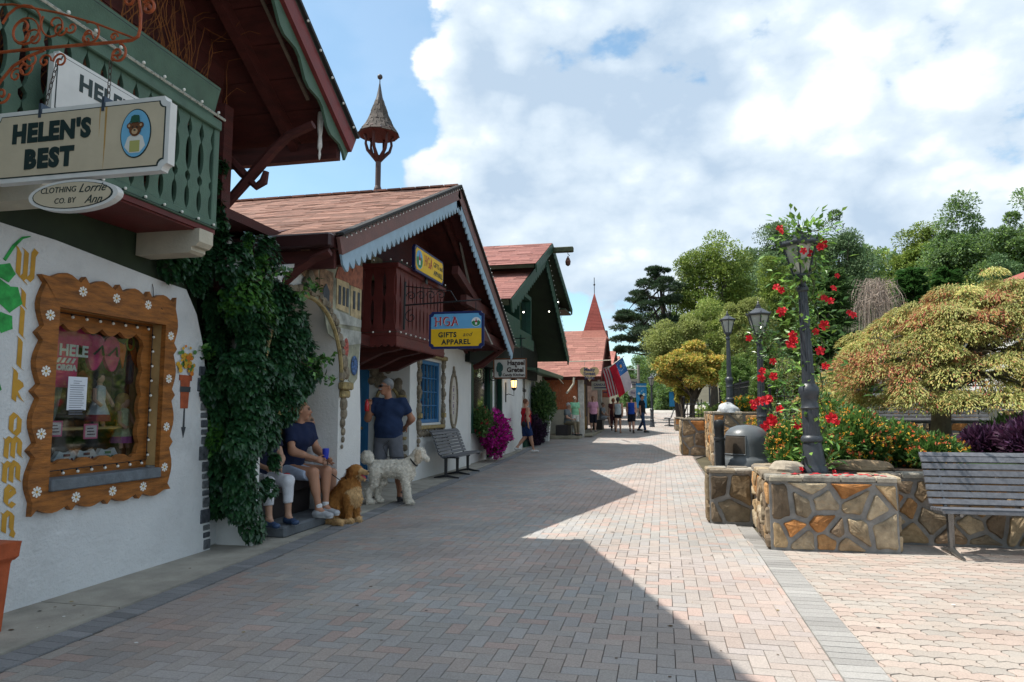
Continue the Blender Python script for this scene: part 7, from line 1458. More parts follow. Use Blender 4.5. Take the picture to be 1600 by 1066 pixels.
plants=[((1.40,8.72,.90),(.20,.20,.26),'lantana bush between the trash can and the nearest lamp foot'),((2.12,8.75,.98),(.46,.36,.34),'lantana bush with orange flowers right behind the nearest lamp'),((2.62,8.9,.92),(.40,.34,.28),'lantana bush with orange flowers in the middle right of the bed'),((1.70,8.95,.93),(.30,.30,.34),'lantana bush with yellow orange flowers left of the nearest lamp'),((2.02,9.5,1.05),(.36,.34,.42),'taller lantana bush behind the nearest lamp'),((2.30,9.6,.98),(.42,.30,.38),'lantana bush at the back of the flower bed'),((2.95,8.55,.86),(.30,.25,.20),'small low lantana bush at the right end of the flower bed'),((1.36,8.3,.80),(.13,.16,.13),'low lantana spilling over the planter rim left of the pale rock'),((1.80,8.45,.86),(.26,.20,.20),'low lantana just behind the lamp foot')]
for c,rad,lab in plants: plant('flower_bush',lab,c,rad,LG,int(5200*rad[0]*rad[2]/.14),.055,.55,'flowers',shape='ivy',group='lantana bushes in the planter',flowers=(LAN,int(330*rad[0]*rad[2]/.14),.018))
plant('flower_bush','orange marigold like bush at the foot of the far left lamp on the tall planter',(1.95,17.6,1.45),(.5,.3,.2),LG,1800,.07,.5,'flowers',flowers=(LAN[:2],160,.03))
plant('flower_bush','orange and yellow flowers behind the trash can by the middle lamp',(1.62,11.6,.95),(.35,.3,.30),LG,1800,.06,.5,'flowers',flowers=(LAN[:2],160,.022))
# magenta bougainvillea, purple and green shrubs on the left
MAG=[(.55,.015,.30),(.62,.03,.36),(.42,.01,.22)]
plant('bougainvillea','mass of magenta flowers against the green framed window on the left',(-4.30,17.8,.72),(.36,.72,.56),MAG+MAG+[(.05,.10,.03)],6500,.075,.8,'flowers',shape='ivy')
plant('bougainvillea','dark green leaves with a few red flowers at the left of the magenta flowers',(-4.45,17.0,1.05),(.25,.35,.35),GD+[(.08,.16,.04)],1500,.08,.6,'flowers',flowers=([(.4,.02,.03)],30,.03))
PUR=[(.030,.012,.035),(.045,.018,.05),(.02,.012,.022)]
plant('purple_shrub','dark purple leaved shrub beyond the white pier on the left',(-4.55,24.6,.55),(.38,1.5,.52),PUR,6000,.12,.35,'shrub')
plant('green_shrub','tall dark green shrub in the white pot beside the low green roof',(-4.5,26.5,1.55),(.42,.8,.80),GD+[(.03,.09,.03)],5000,.13,.5,'shrub',m=LEAFG)
# purple strappy plants at the right
PU2=[(.060,.018,.045),(.085,.03,.07),(.045,.015,.04),(.13,.06,.13)]
for i,(x,y,r,lab,pal) in enumerate(((4.55,9.6,.42,'dark purple leafy plant right of the maple trunk',PU2),(5.1,9.3,.5,'large dark purple leafy plant at the right edge above the bench',PU2),(4.1,10.1,.3,'small purple leafy plant beside the grass',PU2),(5.2,10.4,.55,'dark green leafy bush behind the purple plants',GD),(4.7,10.6,.4,'dark green low bush under the maple',GD))): plant('leafy_plant',lab,(x,y,.70+r*.62),(r*1.1,r*.8,r*.65),pal,int(3600*r*r/.16),.13 if i!=3 else .09,.28,'plant',up=.9)
# mandevilla vine on the lamps
def vine(name,label,path,nleaf,spread,flowers,L=.075,pal=LG,seed=0,tend=14):
    t=thing(name,label,'vine',path[0]); P0=[Vector(p) for p in path]; mb=MB(); segs=[]
    for s in range(3):
        pts=[]; 
        for i in range(40):
            k=i/39*(len(P0)-1); a=P0[int(min(k,len(P0)-2))].lerp(P0[int(min(k,len(P0)-2))+1],k-int(min(k,len(P0)-2))); th=i*.55+s*2.1; pts.append(a+Vector((math.cos(th),math.sin(th),0))*(.09+.02*s))
        mb.tube(pts,.006,4); segs+=pts
    P_=[];D_=[]
    for i in range(nleaf):
        p=rng.choice(segs); o=Vector((rng.gauss(0,1),rng.gauss(0,1),rng.gauss(0,.6))); o.normalize(); d=abs(rng.gauss(0,spread)); P_.append(p+o*d); D_.append(o+Vector((0,0,rng.uniform(-.3,.5))))
    for i in range(tend):
        p=Vector(rng.choice(segs)); o=Vector((rng.gauss(0,1),rng.gauss(0,.5),.5)).normalized(); pts=[p+o*(k*.042)+Vector((0,0,.008*k)) for k in range(5)]; mb.tube(pts,.0035,3)
        for q in pts[1:]:
            for _ in (0,1): P_.append(q); D_.append(Vector((rng.gauss(0,1),rng.gauss(0,1),.3)))
    mb.build('stems',mat('vine_stem',(.10,.10,.04),.8,var=.2),t)
    Pq=np.array([tuple(p) for p in P_]); Dq=np.array([tuple(p) for p in D_]); n=len(Pq); leaf_obj('foliage',Pq,Dq,nrm(rvec(n)*.6+np.array([0,-.3,1])),L*nr.uniform(.6,1.25,n),L*.42,pal,LEAFG,t)
    vs=[];fs=[];cs=[]
    for (c,r) in flowers:
        c=Vector(c); n_=Vector((rng.uniform(-.6,.6),-1,rng.uniform(-.3,.6))).normalized(); u=n_.cross(Z_).normalized(); w=u.cross(n_); a0=rng.random()*6
        for k in range(5):
            a=a0+2*PI*k/5; d=u*math.cos(a)+w*math.sin(a); s=u*-math.sin(a)+w*math.cos(a); b=len(vs); g_=rng.uniform(.8,1.2)
            vs+=[c-n_*r*.35,c+d*r*.55+s*r*.42+n_*.1*r,c+d*r*1.0+s*r*.25-n_*.15*r,c+d*r*1.0-s*r*.30-n_*.25*r,c+d*r*.55-s*r*.35+n_*.05*r]; cs+=[(.50*g_,.010,.018)]+[(.68*g_,.02*g_,.035*g_)]*4; fs+=[(b,b+1,b+2,b+3),(b,b+3,b+4)]
    mesh_np('flowers',np.array([tuple(v) for v in vs]),fs,PETAL,t,cols=np.array(cs)); return t
fl=[]
for (x,y,r) in ((345,50,9),(352,62,7),(475,100,13),(468,108,10),(430,125,12),(418,120,9),(520,195,7),(335,228,10),(350,240,9),(510,232,9),(350,305,13),(357,298,9),(470,258,11),(483,263,11),(500,271,9),(555,305,7),(568,313,10),(480,345,13),(455,365,9),(385,375,11),(378,400,13),(388,392,11),(388,410,9),(468,422,12),(484,468,10),(500,627,14),(513,625,10),(400,650,10),(520,640,8),(412,780,6),(512,790,6)):
    px,py=1040+x/1.9375,330+y/1.9375; d=7.8+rng.uniform(-.35,.15); fl.append((aty(px,py,d),r/1.9375/1080*d*1.15))
vine('flowering_vine','red flowering mandevilla vine twined round the nearest lamp post',[(1.62,7.95,.72),(1.60,7.93,1.3),(1.56,7.9,2.1),(1.52,7.82,2.75),(1.50,7.80,3.15),(1.56,7.80,3.28)],1150,.17,fl,L=.10,tend=16,pal=[(.16,.30,.05),(.22,.38,.07),(.10,.22,.04)])
fl=[]
for (x,y,r) in ((253,385,9),(325,455,9),(293,483,9),(290,505,11),(326,500,11),(303,570,13),(285,575,13),(265,580,10),(315,568,12),(268,592,9),(345,598,10),(322,630,13),(310,645,13),(298,655,11),(330,640,10),(395,648,10),(358,658,8)):
    px,py=1040+x/1.9375,330+y/1.9375; d=9.9+rng.uniform(-.5,.3); fl.append((aty(px,py,d),r/1.9375/1080*d*1.15))
vine('flowering_vine','red flowering mandevilla vine climbing the middle lamp post above the trash can',[(1.75,10.3,.75),(1.72,10.3,1.3),(1.66,10.6,1.9),(1.58,10.8,2.4),(1.5,10.95,2.55)],620,.17,fl,L=.08,tend=16)
mb=MB()
for i in range(26): x,y=rng.uniform(1.15,2.1),rng.uniform(7.26,7.55); s=rng.uniform(.02,.04); a=rng.random()*6; mb.add([(x+s*math.cos(a+k),y+s*math.sin(a+k),.714+.004*(k%2)) for k in (0,1.6,3.1,4.7)],[(0,1,2,3)])
mb.build('fallen_petals',mat('petal_red',(.55,.03,.04),.7,var=.2),None,kind='stuff')
# ---- ivy mass on the shop corner
def ivy():
    P_=[];D_=[];N_=[];C_=[]
    t=thing('ivy','thick dark green ivy covering the corner between the two nearest shops','ivy',(-4.2,6.4,0))
    def yv(px): return 5.98+(px-300)/200*1.30
    bl=[(352,262,12),(348,290,14),(350,320,18),(345,350,22),(350,380,28),(300,400,18),(275,408,16),(330,400,30),(375,410,38),(345,440,34),(310,430,28),(400,430,36),(385,470,46),(340,480,40),(430,470,38),(445,500,42),(400,520,52),(350,530,44),(470,520,34),(480,550,32),(440,560,50),(390,580,54),(340,590,42),(465,590,42),(485,590,24),(350,640,40),(400,640,50),(440,625,42),(345,690,34),(385,690,44),(415,670,34),(345,740,30),(385,740,40),(350,775,28),(385,780,32),(400,810,20),(408,830,14),(500,575,16),(420,395,24),(395,380,22),(432,720,14),(422,760,12)]
    for (px,py,rp) in bl:
        c=atx(px,py,-3.98) if px>=362 else atx(px,py,-4.20 if py<430 else -4.28); y=c.y; rp=rp*(.8 if py<345 else 1); rp=rp*((.95 if py<600 else .78) if px>415 else .95); r=rp/1080*y*1.05; n=int(1700*(rp/40)**2)+60; d=rvec(n); d=d[(d[:,0]>-.35)&(d[:,1]<.55)]; n=len(d); rad=np.array([r*.62,r*.8,r]); pp=np.array(c)+np.array([-.05,0,0])+d*rad*nr.uniform(.75,1.12,(n,1)); bump_=np.array([mnoise.noise(Vector((p[0]*3.2,p[1]*3.2,p[2]*3.2))) for p in pp])[:,None]; pp=pp+d*bump_*.13
        P_.append(pp); dn_=nrm(d*.5+np.array([.25,-.25,-.75])+rvec(n)*.45); D_.append(dn_); N_.append(nrm(d+np.array([.3,-.2,.5])+rvec(n)*.35))
        br=np.array([mnoise.noise(Vector((p[0]*1.7+3,p[1]*1.7,p[2]*2.3))) for p in pp]); base=np.array([(.016,.058,.024),(.022,.074,.027),(.030,.090,.030)])[nr.randint(0,3,n)]; hi=(br>.30)&(nr.rand(n)<.75); base[hi]=np.array([(.05,.14,.025),(.07,.18,.03)])[nr.randint(0,2,hi.sum())]; C_.append(base)
    # loose shoots
    mb=MB()
    for (a,b,c_) in (((480,560),(505,560),(522,562)),((460,470),(485,440),(500,448)),((470,565),(500,585),(522,596)),((330,440),(290,430),(262,418)),((345,250),(340,270),(348,300)),((330,600),(316,615),(308,640)),((320,560),(300,545),(290,560)),((400,440),(440,420),(455,432))):
        pts=[(aty(p[0],p[1],yv(p[0])-.1) if p[0]<362 else atx(p[0],p[1],-3.82)) for p in (a,b,c_)]; mb.tube(pts,.006,4); L=[]
        for k in range(46): s=nr.rand()*2; q=pts[int(s)].lerp(pts[int(s)+1],s-int(s)); L.append(tuple(q+Vector((rng.gauss(0,.035),rng.gauss(0,.035),rng.gauss(0,.035)))))
        P_.append(np.array(L)); D_.append(nrm(rvec(46)+np.array([.2,-.2,-.5]))); N_.append(nrm(rvec(46)*.5+np.array([.3,-.3,.8]))); C_.append(np.array([(.06,.16,.03),(.09,.21,.035),(.02,.07,.02)])[nr.randint(0,3,46)])
    mb.build('shoots',mat('ivy_stem',(.06,.05,.03),.9,var=.2),t)
    Pq=np.vstack(P_);n=len(Pq); Pq[:,0]=np.where(Pq[:,1]<5.95,np.maximum(Pq[:,0],-4.28),Pq[:,0]); v,f,k=leaf_arrays(Pq,np.vstack(D_),np.vstack(N_),.062*nr.uniform(.6,1.35,n),.068*nr.uniform(.7,1.25,n),'ivy')
    c=np.clip(np.vstack(C_)*(1+nr.normal(0,.18,(n,1))),.002,.6); mesh_np('foliage',v,f,LEAFG,t,cols=np.repeat(c,6,0))
    mb=MB(); mb.tube([(-4.55,6.3,0),(-4.5,6.35,1),(-4.55,6.2,2.2),(-4.42,6.15,3.4)],[.09,.07,.05,.03],7); mb.build('stem',mat('ivy_stem',(.03,.025,.02)),t,smooth=True)
ivy()
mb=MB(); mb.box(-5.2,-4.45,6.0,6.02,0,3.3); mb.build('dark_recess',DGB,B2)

mb=MB(); rr=random.Random(12)
for i in range(150):
    y=3.6+rr.random()**1.6*16; x=rr.uniform(-3.5,.8) if rr.random()<.7 else rr.uniform(-4.2,-3.6) if y<9 else rr.uniform(-2,.8)
    if rr.random()<.25 and y<7: x=rr.uniform(1.1,4)
    s=rr.uniform(.006,.022); a=rr.random()*6; g_=rr.random(); mb.col=(.10,.06,.03) if g_<.5 else (.04,.04,.04) if g_<.75 else (.30,.22,.08) if g_<.92 else (.7,.7,.68)
    mb.add([(x+s*math.cos(a+k)*rr.uniform(.6,1),y+s*.7*math.sin(a+k),.011 if x<-3.5 else .0045) for k in (0,1.2,2.4,3.5,4.8)],[(0,1,2,3,4)])
mb.build('pavement_litter',mat('litter',(1,1,1),.9,var=.2,attr=True),None,kind='stuff')

q=nr.rand(30000,2); Pq=np.zeros((30000,3))
for i in range(30000):
    px=1150+q[i,0]*520; y=82+nr.rand()*10; top=392+28*mnoise.noise(Vector((px*.013,1.3,0)))+16*mnoise.noise(Vector((px*.05,2.3,0))); py=top+(1-(1-q[i,1])**1.0)*170; p=aty(px,py,y); Pq[i]=(p.x,p.y,p.z)
tone=np.array([[1+.5*mnoise.noise(Vector((p[0]*.25,p[2]*.4,p[1]*.2)))] for p in Pq])
leaf_obj('far_woods',Pq,rvec(30000)+np.array([0,0,.4]),rvec(30000)+np.array([0,-.5,.8]),.55,.30,GD+GB_+G1,LEAF,None,hue=tone,kind='stuff')
# ================================================================== people and animals (implicit surfaces -> one smooth mesh each)
def V3(*a): return np.array(a,dtype=np.float64)
def sdf_grid(prims,res,k,wr=0.0,cut=()):
    lo=np.min([np.minimum(p['a'],p.get('b',p['a']))-np.max(p['r'])-.03 for p in prims],0)-2*res; hi=np.max([np.maximum(p['a'],p.get('b',p['a']))+np.max(p['r'])+.03 for p in prims],0)+2*res
    n=np.ceil((hi-lo)/res).astype(int)+1; Fd=np.full(n,.5,dtype=np.float32); raw=np.full(n,.5,dtype=np.float32); ci=np.zeros(n,dtype=np.int16)
    ax=[lo[i]+res*np.arange(n[i]) for i in range(3)]
    for q,p in enumerate(prims):
        a=p['a']; b=p.get('b',a); rm=np.max(p['r'])+k+res*2; l=np.maximum(0,np.floor((np.minimum(a,b)-rm-lo)/res).astype(int)); h=np.minimum(n,np.ceil((np.maximum(a,b)+rm-lo)/res).astype(int)+1)
        sl=tuple(slice(l[i],h[i]) for i in range(3)); Xg,Yg,Zg=np.meshgrid(ax[0][sl[0]],ax[1][sl[1]],ax[2][sl[2]],indexing='ij')
        if p['t']=='e':
            r=p['r']; Rm=p.get('R'); dx,dy,dz=Xg-a[0],Yg-a[1],Zg-a[2]
            if Rm is not None: dx,dy,dz=[Rm[0][i]*dx+Rm[1][i]*dy+Rm[2][i]*dz for i in range(3)]
            k0=np.sqrt((dx/r[0])**2+(dy/r[1])**2+(dz/r[2])**2); k1=np.sqrt((dx/r[0]**2)**2+(dy/r[1]**2)**2+(dz/r[2]**2)**2)+1e-9; d=k0*(k0-1)/k1
        else:
            ab=b-a; L2=max(1e-9,ab@ab); t=((Xg-a[0])*ab[0]+(Yg-a[1])*ab[1]+(Zg-a[2])*ab[2])/L2; tc_=np.clip(t,0,1); d=np.sqrt((Xg-a[0]-tc_*ab[0])**2+(Yg-a[1]-tc_*ab[1])**2+(Zg-a[2]-tc_*ab[2])**2)-(p['r'][0]*(1-tc_)+p['r'][1]*tc_)
            if p.get('flat'): d=np.maximum(d,(t-1)*math.sqrt(L2))
        d=d.astype(np.float32); kk=p.get('k',k); cur=Fd[sl]; hh=np.maximum(kk-np.abs(cur-d),0)/max(kk,1e-6); Fd[sl]=np.minimum(cur,d)-hh*hh*kk/4
        rw=raw[sl]; m=d<rw; rw[m]=d[m]; raw[sl]=rw; c_=ci[sl]; c_[m]=q; ci[sl]=c_
    if wr>0 or cut:
        Xg,Yg,Zg=np.meshgrid(*ax,indexing='ij')
        if wr>0: Fd+=(wr*(np.sin(Xg*31+Zg*17+np.sin(Yg*23))*np.sin(Zg*21-Xg*9+Yg*27)+.5*np.sin(Zg*55+Xg*33)*np.sin(Yg*47+Zg*12))).astype(np.float32)
        for (pt,nn) in cut: Fd=np.maximum(Fd,((Xg-pt[0])*nn[0]+(Yg-pt[1])*nn[1]+(Zg-pt[2])*nn[2]).astype(np.float32))
    return Fd,ci,lo,n
def nets(Fd,lo,res):
    S=Fd<0; nx,ny,nz=Fd.shape; c=S[:-1,:-1,:-1].astype(np.int8)
    for i in (0,1):
        for j in (0,1):
            for k in (0,1):
                if i+j+k: c=c+S[i:nx-1+i,j:ny-1+j,k:nz-1+k]
    act=(c>0)&(c<8); I,J,K=np.nonzero(act); m=len(I); idx=np.full(act.shape,-1,dtype=np.int64); idx[I,J,K]=np.arange(m)
    acc=np.zeros((m,3)); cnt=np.zeros(m); cor=[(i,j,k) for i in (0,1) for j in (0,1) for k in (0,1)]
    for a in cor:
        for ax in range(3):
            if a[ax]: continue
            b=list(a); b[ax]=1; va=Fd[I+a[0],J+a[1],K+a[2]]; vb=Fd[I+b[0],J+b[1],K+b[2]]; s=(va<0)!=(vb<0); t=np.where(s,va/(va-vb+1e-12),0); p=np.tile(np.array(a,dtype=float),(m,1)); p[:,ax]+=t; acc[s]+=p[s]; cnt+=s
    v=lo+res*(np.stack([I,J,K],1)+acc/cnt[:,None]); F_=[]
    for ax in range(3):
        sl0=[slice(None)]*3; sl1=[slice(None)]*3; sl0[ax]=slice(0,-1); sl1[ax]=slice(1,None); s0=S[tuple(sl0)]; s1=S[tuple(sl1)]; E=np.argwhere(s0!=s1); o=[(ax+1)%3,(ax+2)%3]; E=E[(E[:,o[0]]>0)&(E[:,o[1]]>0)]
        E=E[(E[:,o[0]]<Fd.shape[o[0]]-1)&(E[:,o[1]]<Fd.shape[o[1]]-1)]; fl=s0[E[:,0],E[:,1],E[:,2]]; q=[]
        for (u,w) in ((-1,-1),(0,-1),(0,0),(-1,0)): e=E.copy(); e[:,o[0]]+=u; e[:,o[1]]+=w; q.append(idx[e[:,0],e[:,1],e[:,2]])
        q=np.stack(q,1); q[~fl]=q[~fl][:,::-1]; F_.append(q)
    f=np.vstack(F_); f=f[(f>=0).all(1)]; return v,f,(I,J,K)
def implicit(name,prims,res,m,parent,M,k=.03,wr=0,cut=(),fur=None,noise_=0,**tg):
    Fd,ci,lo,n=sdf_grid(prims,res,k,wr,cut)
    v,f,(I,J,K)=nets(Fd,lo,res); cols=np.array([p['c'] for p in prims])[ci[I,J,K]]
    # surface relaxation
    for _ in range(2):
        s=np.zeros_like(v); c=np.zeros(len(v)); 
        for a in range(4): np.add.at(s,f[:,a],v[f[:,(a+1)%4]]); np.add.at(c,f[:,a],1)
        for a in range(4): np.add.at(s,f[:,a],v[f[:,a-1]]); np.add.at(c,f[:,a],1)
        v=v*.55+.45*s/np.maximum(c,1)[:,None]
    if noise_: 
        nv=np.zeros_like(v); e1=v[f[:,1]]-v[f[:,0]]; e2=v[f[:,3]]-v[f[:,0]]; fn=np.cross(e1,e2)
        for a in range(4): np.add.at(nv,f[:,a],fn)
        nv=nrm(nv); v=v+nv*np.array([[noise_*(mnoise.noise(Vector((p[0]*28,p[1]*28,p[2]*28)))+.6*mnoise.noise(Vector((p[0]*60,p[1]*60,p[2]*60))))] for p in v])
    nf0=len(v)
    if fur:
        nfur,L,wd,curl=fur[:4]; e1=v[f[:,1]]-v[f[:,0]]; e2=v[f[:,3]]-v[f[:,0]]; fn=nrm(np.cross(e1,e2)); pick=nr.randint(0,len(f),nfur); w=nr.rand(nfur,1); base=v[f[pick,0]]*(1-w)+v[f[pick,2]]*w; nn=fn[pick]
        d=nrm(nn*.5+np.array([-.25,0,-.75])+rvec(nfur)*curl); sd=nrm(np.cross(d,nn+rvec(nfur)*.2)); LL=L*nr.uniform(.5,1.3,(nfur,1)); tri=np.stack([base+sd*wd-nn*.004,base-sd*wd-nn*.004,base+d*LL*.6+nn*.004-sd*wd*.5,base+d*LL],1).reshape(-1,3)
        LL*=np.array([[.35 if p.get('b',p['a'])[2]>.55 and p['a'][0]>.1 and p['r'][0]<.11 and len(fur)>4 else 1.0] for p in [prims[q] for q in ci[I,J,K][f[pick,0]]]]); tri=np.stack([base+sd*wd-nn*.004,base-sd*wd-nn*.004,base+d*LL*.6+nn*.004-sd*wd*.5,base+d*LL],1).reshape(-1,3); fc=np.repeat(cols[f[pick,0]]*(1+nr.normal(0,.16,(nfur,1))),4,0); b=np.arange(nfur)[:,None]*4+len(v); f=np.vstack([f,b+np.array([[0,1,2,3]])]); v=np.vstack([v,tri]); cols=np.vstack([cols,fc])
    v=(np.array(M.to_3x3())@v.T).T+np.array(M.translation)
    o=mesh_np(name,v,f,m,parent,cols=np.clip(cols,.002,.95),smooth=True); return tag(o,**tg)
def C(a,b,ra,rb,c,flat=False,**k): d=dict(t='c',a=np.array(a,float),b=np.array(b,float),r=(ra,rb),c=c,flat=flat); d.update(k); return d
def El(a,r,c,**k): d=dict(t='e',a=np.array(a,float),r=np.array(r,float),c=c); d.update(k); return d
SKIN=mat('skin',(1,1,1),.55,var=.05,scale=12,attr=True,spec=.35); CLOTH=mat('cloth',(1,1,1),.88,var=.10,scale=14,bump=.3,bscale=90,attr=True,spec=.2); HAIRM=mat('hair',(1,1,1),.6,var=.3,scale=45,bump=.7,bscale=120,attr=True,stretch=(1,1,.3)); SHOE=mat('shoe',(1,1,1),.5,var=.15,scale=25,attr=True)
STAND=dict(pel=(0,0,.94),wst=(0,-.01,1.09),chs=(0,0,1.31),nck=(0,.015,1.47),hd=(0,-.005,1.645),
    sL=(-.185,.01,1.43),eL=(-.235,.03,1.14),wL=(-.245,-.05,.90),sR=(.185,.01,1.43),eR=(.235,.03,1.14),wR=(.245,-.05,.90),
    hL=(-.095,0,.91),kL=(-.10,-.02,.50),aL=(-.105,.02,.085),hR=(.095,0,.91),kR=(.10,-.02,.50),aR=(.105,.02,.085))
def lp(a,b,t): return np.array(a,float)*(1-t)+np.array(b,float)*t
def person(label,loc,rotz,J=None,res=.016,H=1.78,skin=(.42,.22,.14),hair=(.10,.09,.085),hairlong=0,shirt=(.02,.03,.08),sleeve=.62,pants=(.12,.13,.15),plen=.95,shoes=(.02,.02,.02),belly=.0,face=(0,-1),fem=False,group=None,glasses=False,mous=False,cap=None,fingers=False,slim=1.0,toe=None,sole=None,socks=None,shirt_hem=.0,side=None,bare_neck=.0):
    P_=dict(STAND); P_.update(J or {}); P_={k:np.array(v,float) for k,v in P_.items()}
    root=thing('person',label,'person',loc,group); M=Matrix.Translation(Vector(loc))@Matrix.Rotation(rotz,4,'Z')@Matrix.Scale(H/1.78,4); sk=skin; s_=slim
    fd=np.array([face[0],face[1],0.0]); fd/=np.linalg.norm(fd); sd=np.array([-fd[1],fd[0],0]); z=V3(0,0,1); hd=P_['hd']; tw=(P_['sR']-P_['sL']); tw/=np.linalg.norm(tw); sdh=tw
    B=[]; ch,ws,pe=P_['chs'],P_['wst'],P_['pel']; fwd=np.cross(z,tw); fwd/=np.linalg.norm(fwd); fwd=-fwd if False else fwd
    front=np.cross(tw,z); front/=np.linalg.norm(front)    # tw points to +x for a -y facing body; tw x z = -y
    w_=.105 if not fem else .085
    tor=[C(ch-sdh*w_,ch+sdh*w_,.112*s_,.112*s_,sk),C(ch,ws,.12*s_,.115*s_,sk),C(ws-sdh*.055,ws+sdh*.055,.115*s_+belly*.4,.115*s_+belly*.4,sk),C(ws+front*belly*.7-z*.02,ch+front*belly*.3,.115+belly*.5,.10,sk),C(ws,pe,.115*s_,.115*s_,sk),C(pe-sdh*.07,pe+sdh*.07,.115*s_,.115*s_,sk),
         C(P_['nck']-z*.08,P_['sL'],.075,.058,sk),C(P_['nck']-z*.08,P_['sR'],.075,.058,sk),C(ch,P_['nck']-z*.05,.10,.07,sk)]
    if fem: tor+= [El(ch-z*.03+front*.085+sdh*x,(.06,.06,.065),sk) for x in (-.065,.065)]
    B+=tor+[C(P_['nck']-z*.04,hd-z*.04-fd*.012,.057,.052,sk)]
    # head
    hr=sk; B+=[El(hd+z*.028-fd*.018,(.080,.080,.095),sk,k=.02),C(hd+fd*.025-z*.01,hd+fd*.052-z*.082,.064,.034,sk,k=.03),C(hd+fd*.05+z*.02,hd+fd*.06-z*.02,.045,.045,sk,k=.02),C(hd+fd*.092+z*.012,hd+fd*.114-z*.022,.007,.013,sk,k=.012),El(hd+fd*.10-z*.052,(.018,.018,.006),(sk[0]*.75,sk[1]*.5,sk[2]*.5),k=.01)]
    for q in (-1,1): B+=[El(hd+sd*.079*q-z*.005-fd*.008,(.014,.016,.030) ,sk,k=.008),El(hd+fd*.088+sd*.031*q+z*.012,(.012,.012,.009),(.05,.035,.03),k=.004),C(hd+fd*.092+sd*.018*q+z*.032,hd+fd*.084+sd*.045*q+z*.030,.006,.005,tuple(x*.8 for x in hair),k=.006)]
    if mous: B.append(C(hd+fd*.108-z*.038-sd*.025,hd+fd*.108-z*.038+sd*.025,.009,.009,hair,k=.006))
    for q in 'LR':
        s,e,w,hp,kn,an=[P_[c+q] for c in 'sewhka']; fa=w-e; fa/=np.linalg.norm(fa)
        B+=[C(s,e,.052*s_,.040*s_,sk),C(e,w,.041*s_,.026,sk),C(lp(e,w,.12),lp(e,w,.45),.042*s_,.036*s_,sk)]
        pc=w+fa*.045; fr=P_.get('hf'+q); fdir=fa if fr is None else np.array(fr,float)/np.linalg.norm(fr); sidev=np.cross(fdir,front+.01); sidev/=np.linalg.norm(sidev)+1e-9; inw=np.cross(sidev,fdir)
        B+=[C(w,pc+fdir*.02,.024,.026,sk,k=.015),C(pc-sidev*.02,pc+sidev*.02+fdir*.015,.020,.020,sk,k=.015)]
        if fingers:
            for i,(o,L) in enumerate(((-.030,.055),(-.010,.070),(.010,.074),(.029,.064))): a=pc+fdir*.03+sidev*o; m_=a+fdir*L*.5+inw*.006; B+=[C(a,m_,.0100,.0092,sk,k=.006),C(m_,m_+fdir*L*.32+inw*L*.38,.0092,.0080,sk,k=.005)]
            B+=[C(pc-sidev*.025,pc-sidev*.055+fdir*.02+inw*.012,.011,.010,sk,k=.008),C(pc-sidev*.055+fdir*.02+inw*.012,pc-sidev*.060+fdir*.048+inw*.02,.010,.0085,sk,k=.005)]
        else: B+=[C(pc+fdir*.03-sidev*.014,pc+fdir*.085+inw*.02,.014,.010,sk,k=.01),C(pc+fdir*.03+sidev*.012,pc+fdir*.09+inw*.02,.014,.010,sk,k=.01),C(pc-sidev*.02,pc-sidev*.05+fdir*.035,.011,.009,sk,k=.01)]
        lt=1.08 if fem else 1.0
        B+=[C(hp,kn,.086*s_*lt,.056*s_,sk),C(kn,an,.054*s_,.034,sk),C(lp(kn,an,.15)-front*.012,lp(kn,an,.5)-front*.012,.054*s_,.046*s_,sk)]
        td=front*1.0 if toe is None or q not in toe else np.array(toe[q],float); P_['t'+q]=td/np.linalg.norm(td)
        B+=[C(an,an+P_['t'+q]*.10-z*.045,.034,.028,sk)]
    implicit('body',B,res,SKIN,root,M,k=.035)
    # shirt
    def inf(p,d,c): q=dict(p); q['r']=np.array(p['r'])+d; q['c']=c; return q
    hz=pe[2]-.02+shirt_hem; lean=False
    T=[inf(p,.014,shirt) for p in tor]
    if shirt_hem<0: T.append(C(ws,pe+z*shirt_hem,.135*s_,.15*s_,shirt))
    for q in 'LR':
        if sleeve>0: T.append(C(P_['s'+q],lp(P_['s'+q],P_['e'+q],sleeve),.066*s_,.066*s_,shirt,True,k=.02))
    up=P_['nck']-pe; up=up/np.linalg.norm(up)
    if sleeve>0: cutn=[(P_['nck']+up*(.035-bare_neck),up)]
    else: cutn=[(P_['nck']-up*(.02+bare_neck),up*.95+front*.25),(P_['sL']+tw*.028,-tw),(P_['sR']-tw*.028,tw)]
    cutn.append((pe+up*(-.03+shirt_hem),-up))
    if side is not None: 
        for p in T:
            pass
    implicit('shirt',T,res,CLOTH,root,M,k=.04,wr=.0035,cut=cutn)
    # trousers / shorts
    Tp=[inf(p,.010,pants) for p in tor[4:6]]
    for q in 'LR':
        hp,kn,an=[P_[c+q] for c in 'hka']; lt=1.08 if fem else 1.0; loose=.018 if plen<1.9 else .014
        if plen<=1: Tp.append(C(hp,lp(hp,kn,plen),.088*s_*lt+loose*.6,.062*s_+loose*2.1*min(1,plen*1.1),pants,True))
        else: Tp+= [C(hp,kn,.088*s_*lt+loose*.5,.060*s_+loose*.8,pants),C(kn,lp(kn,an,min(.97,plen-1)),.058*s_+loose*.7,.046+loose*.6,pants,True)]
    implicit('trousers' if plen>1.4 else 'shorts',Tp,res,CLOTH,root,M,k=.03,wr=.003,cut=[(pe+up*.075,up)])
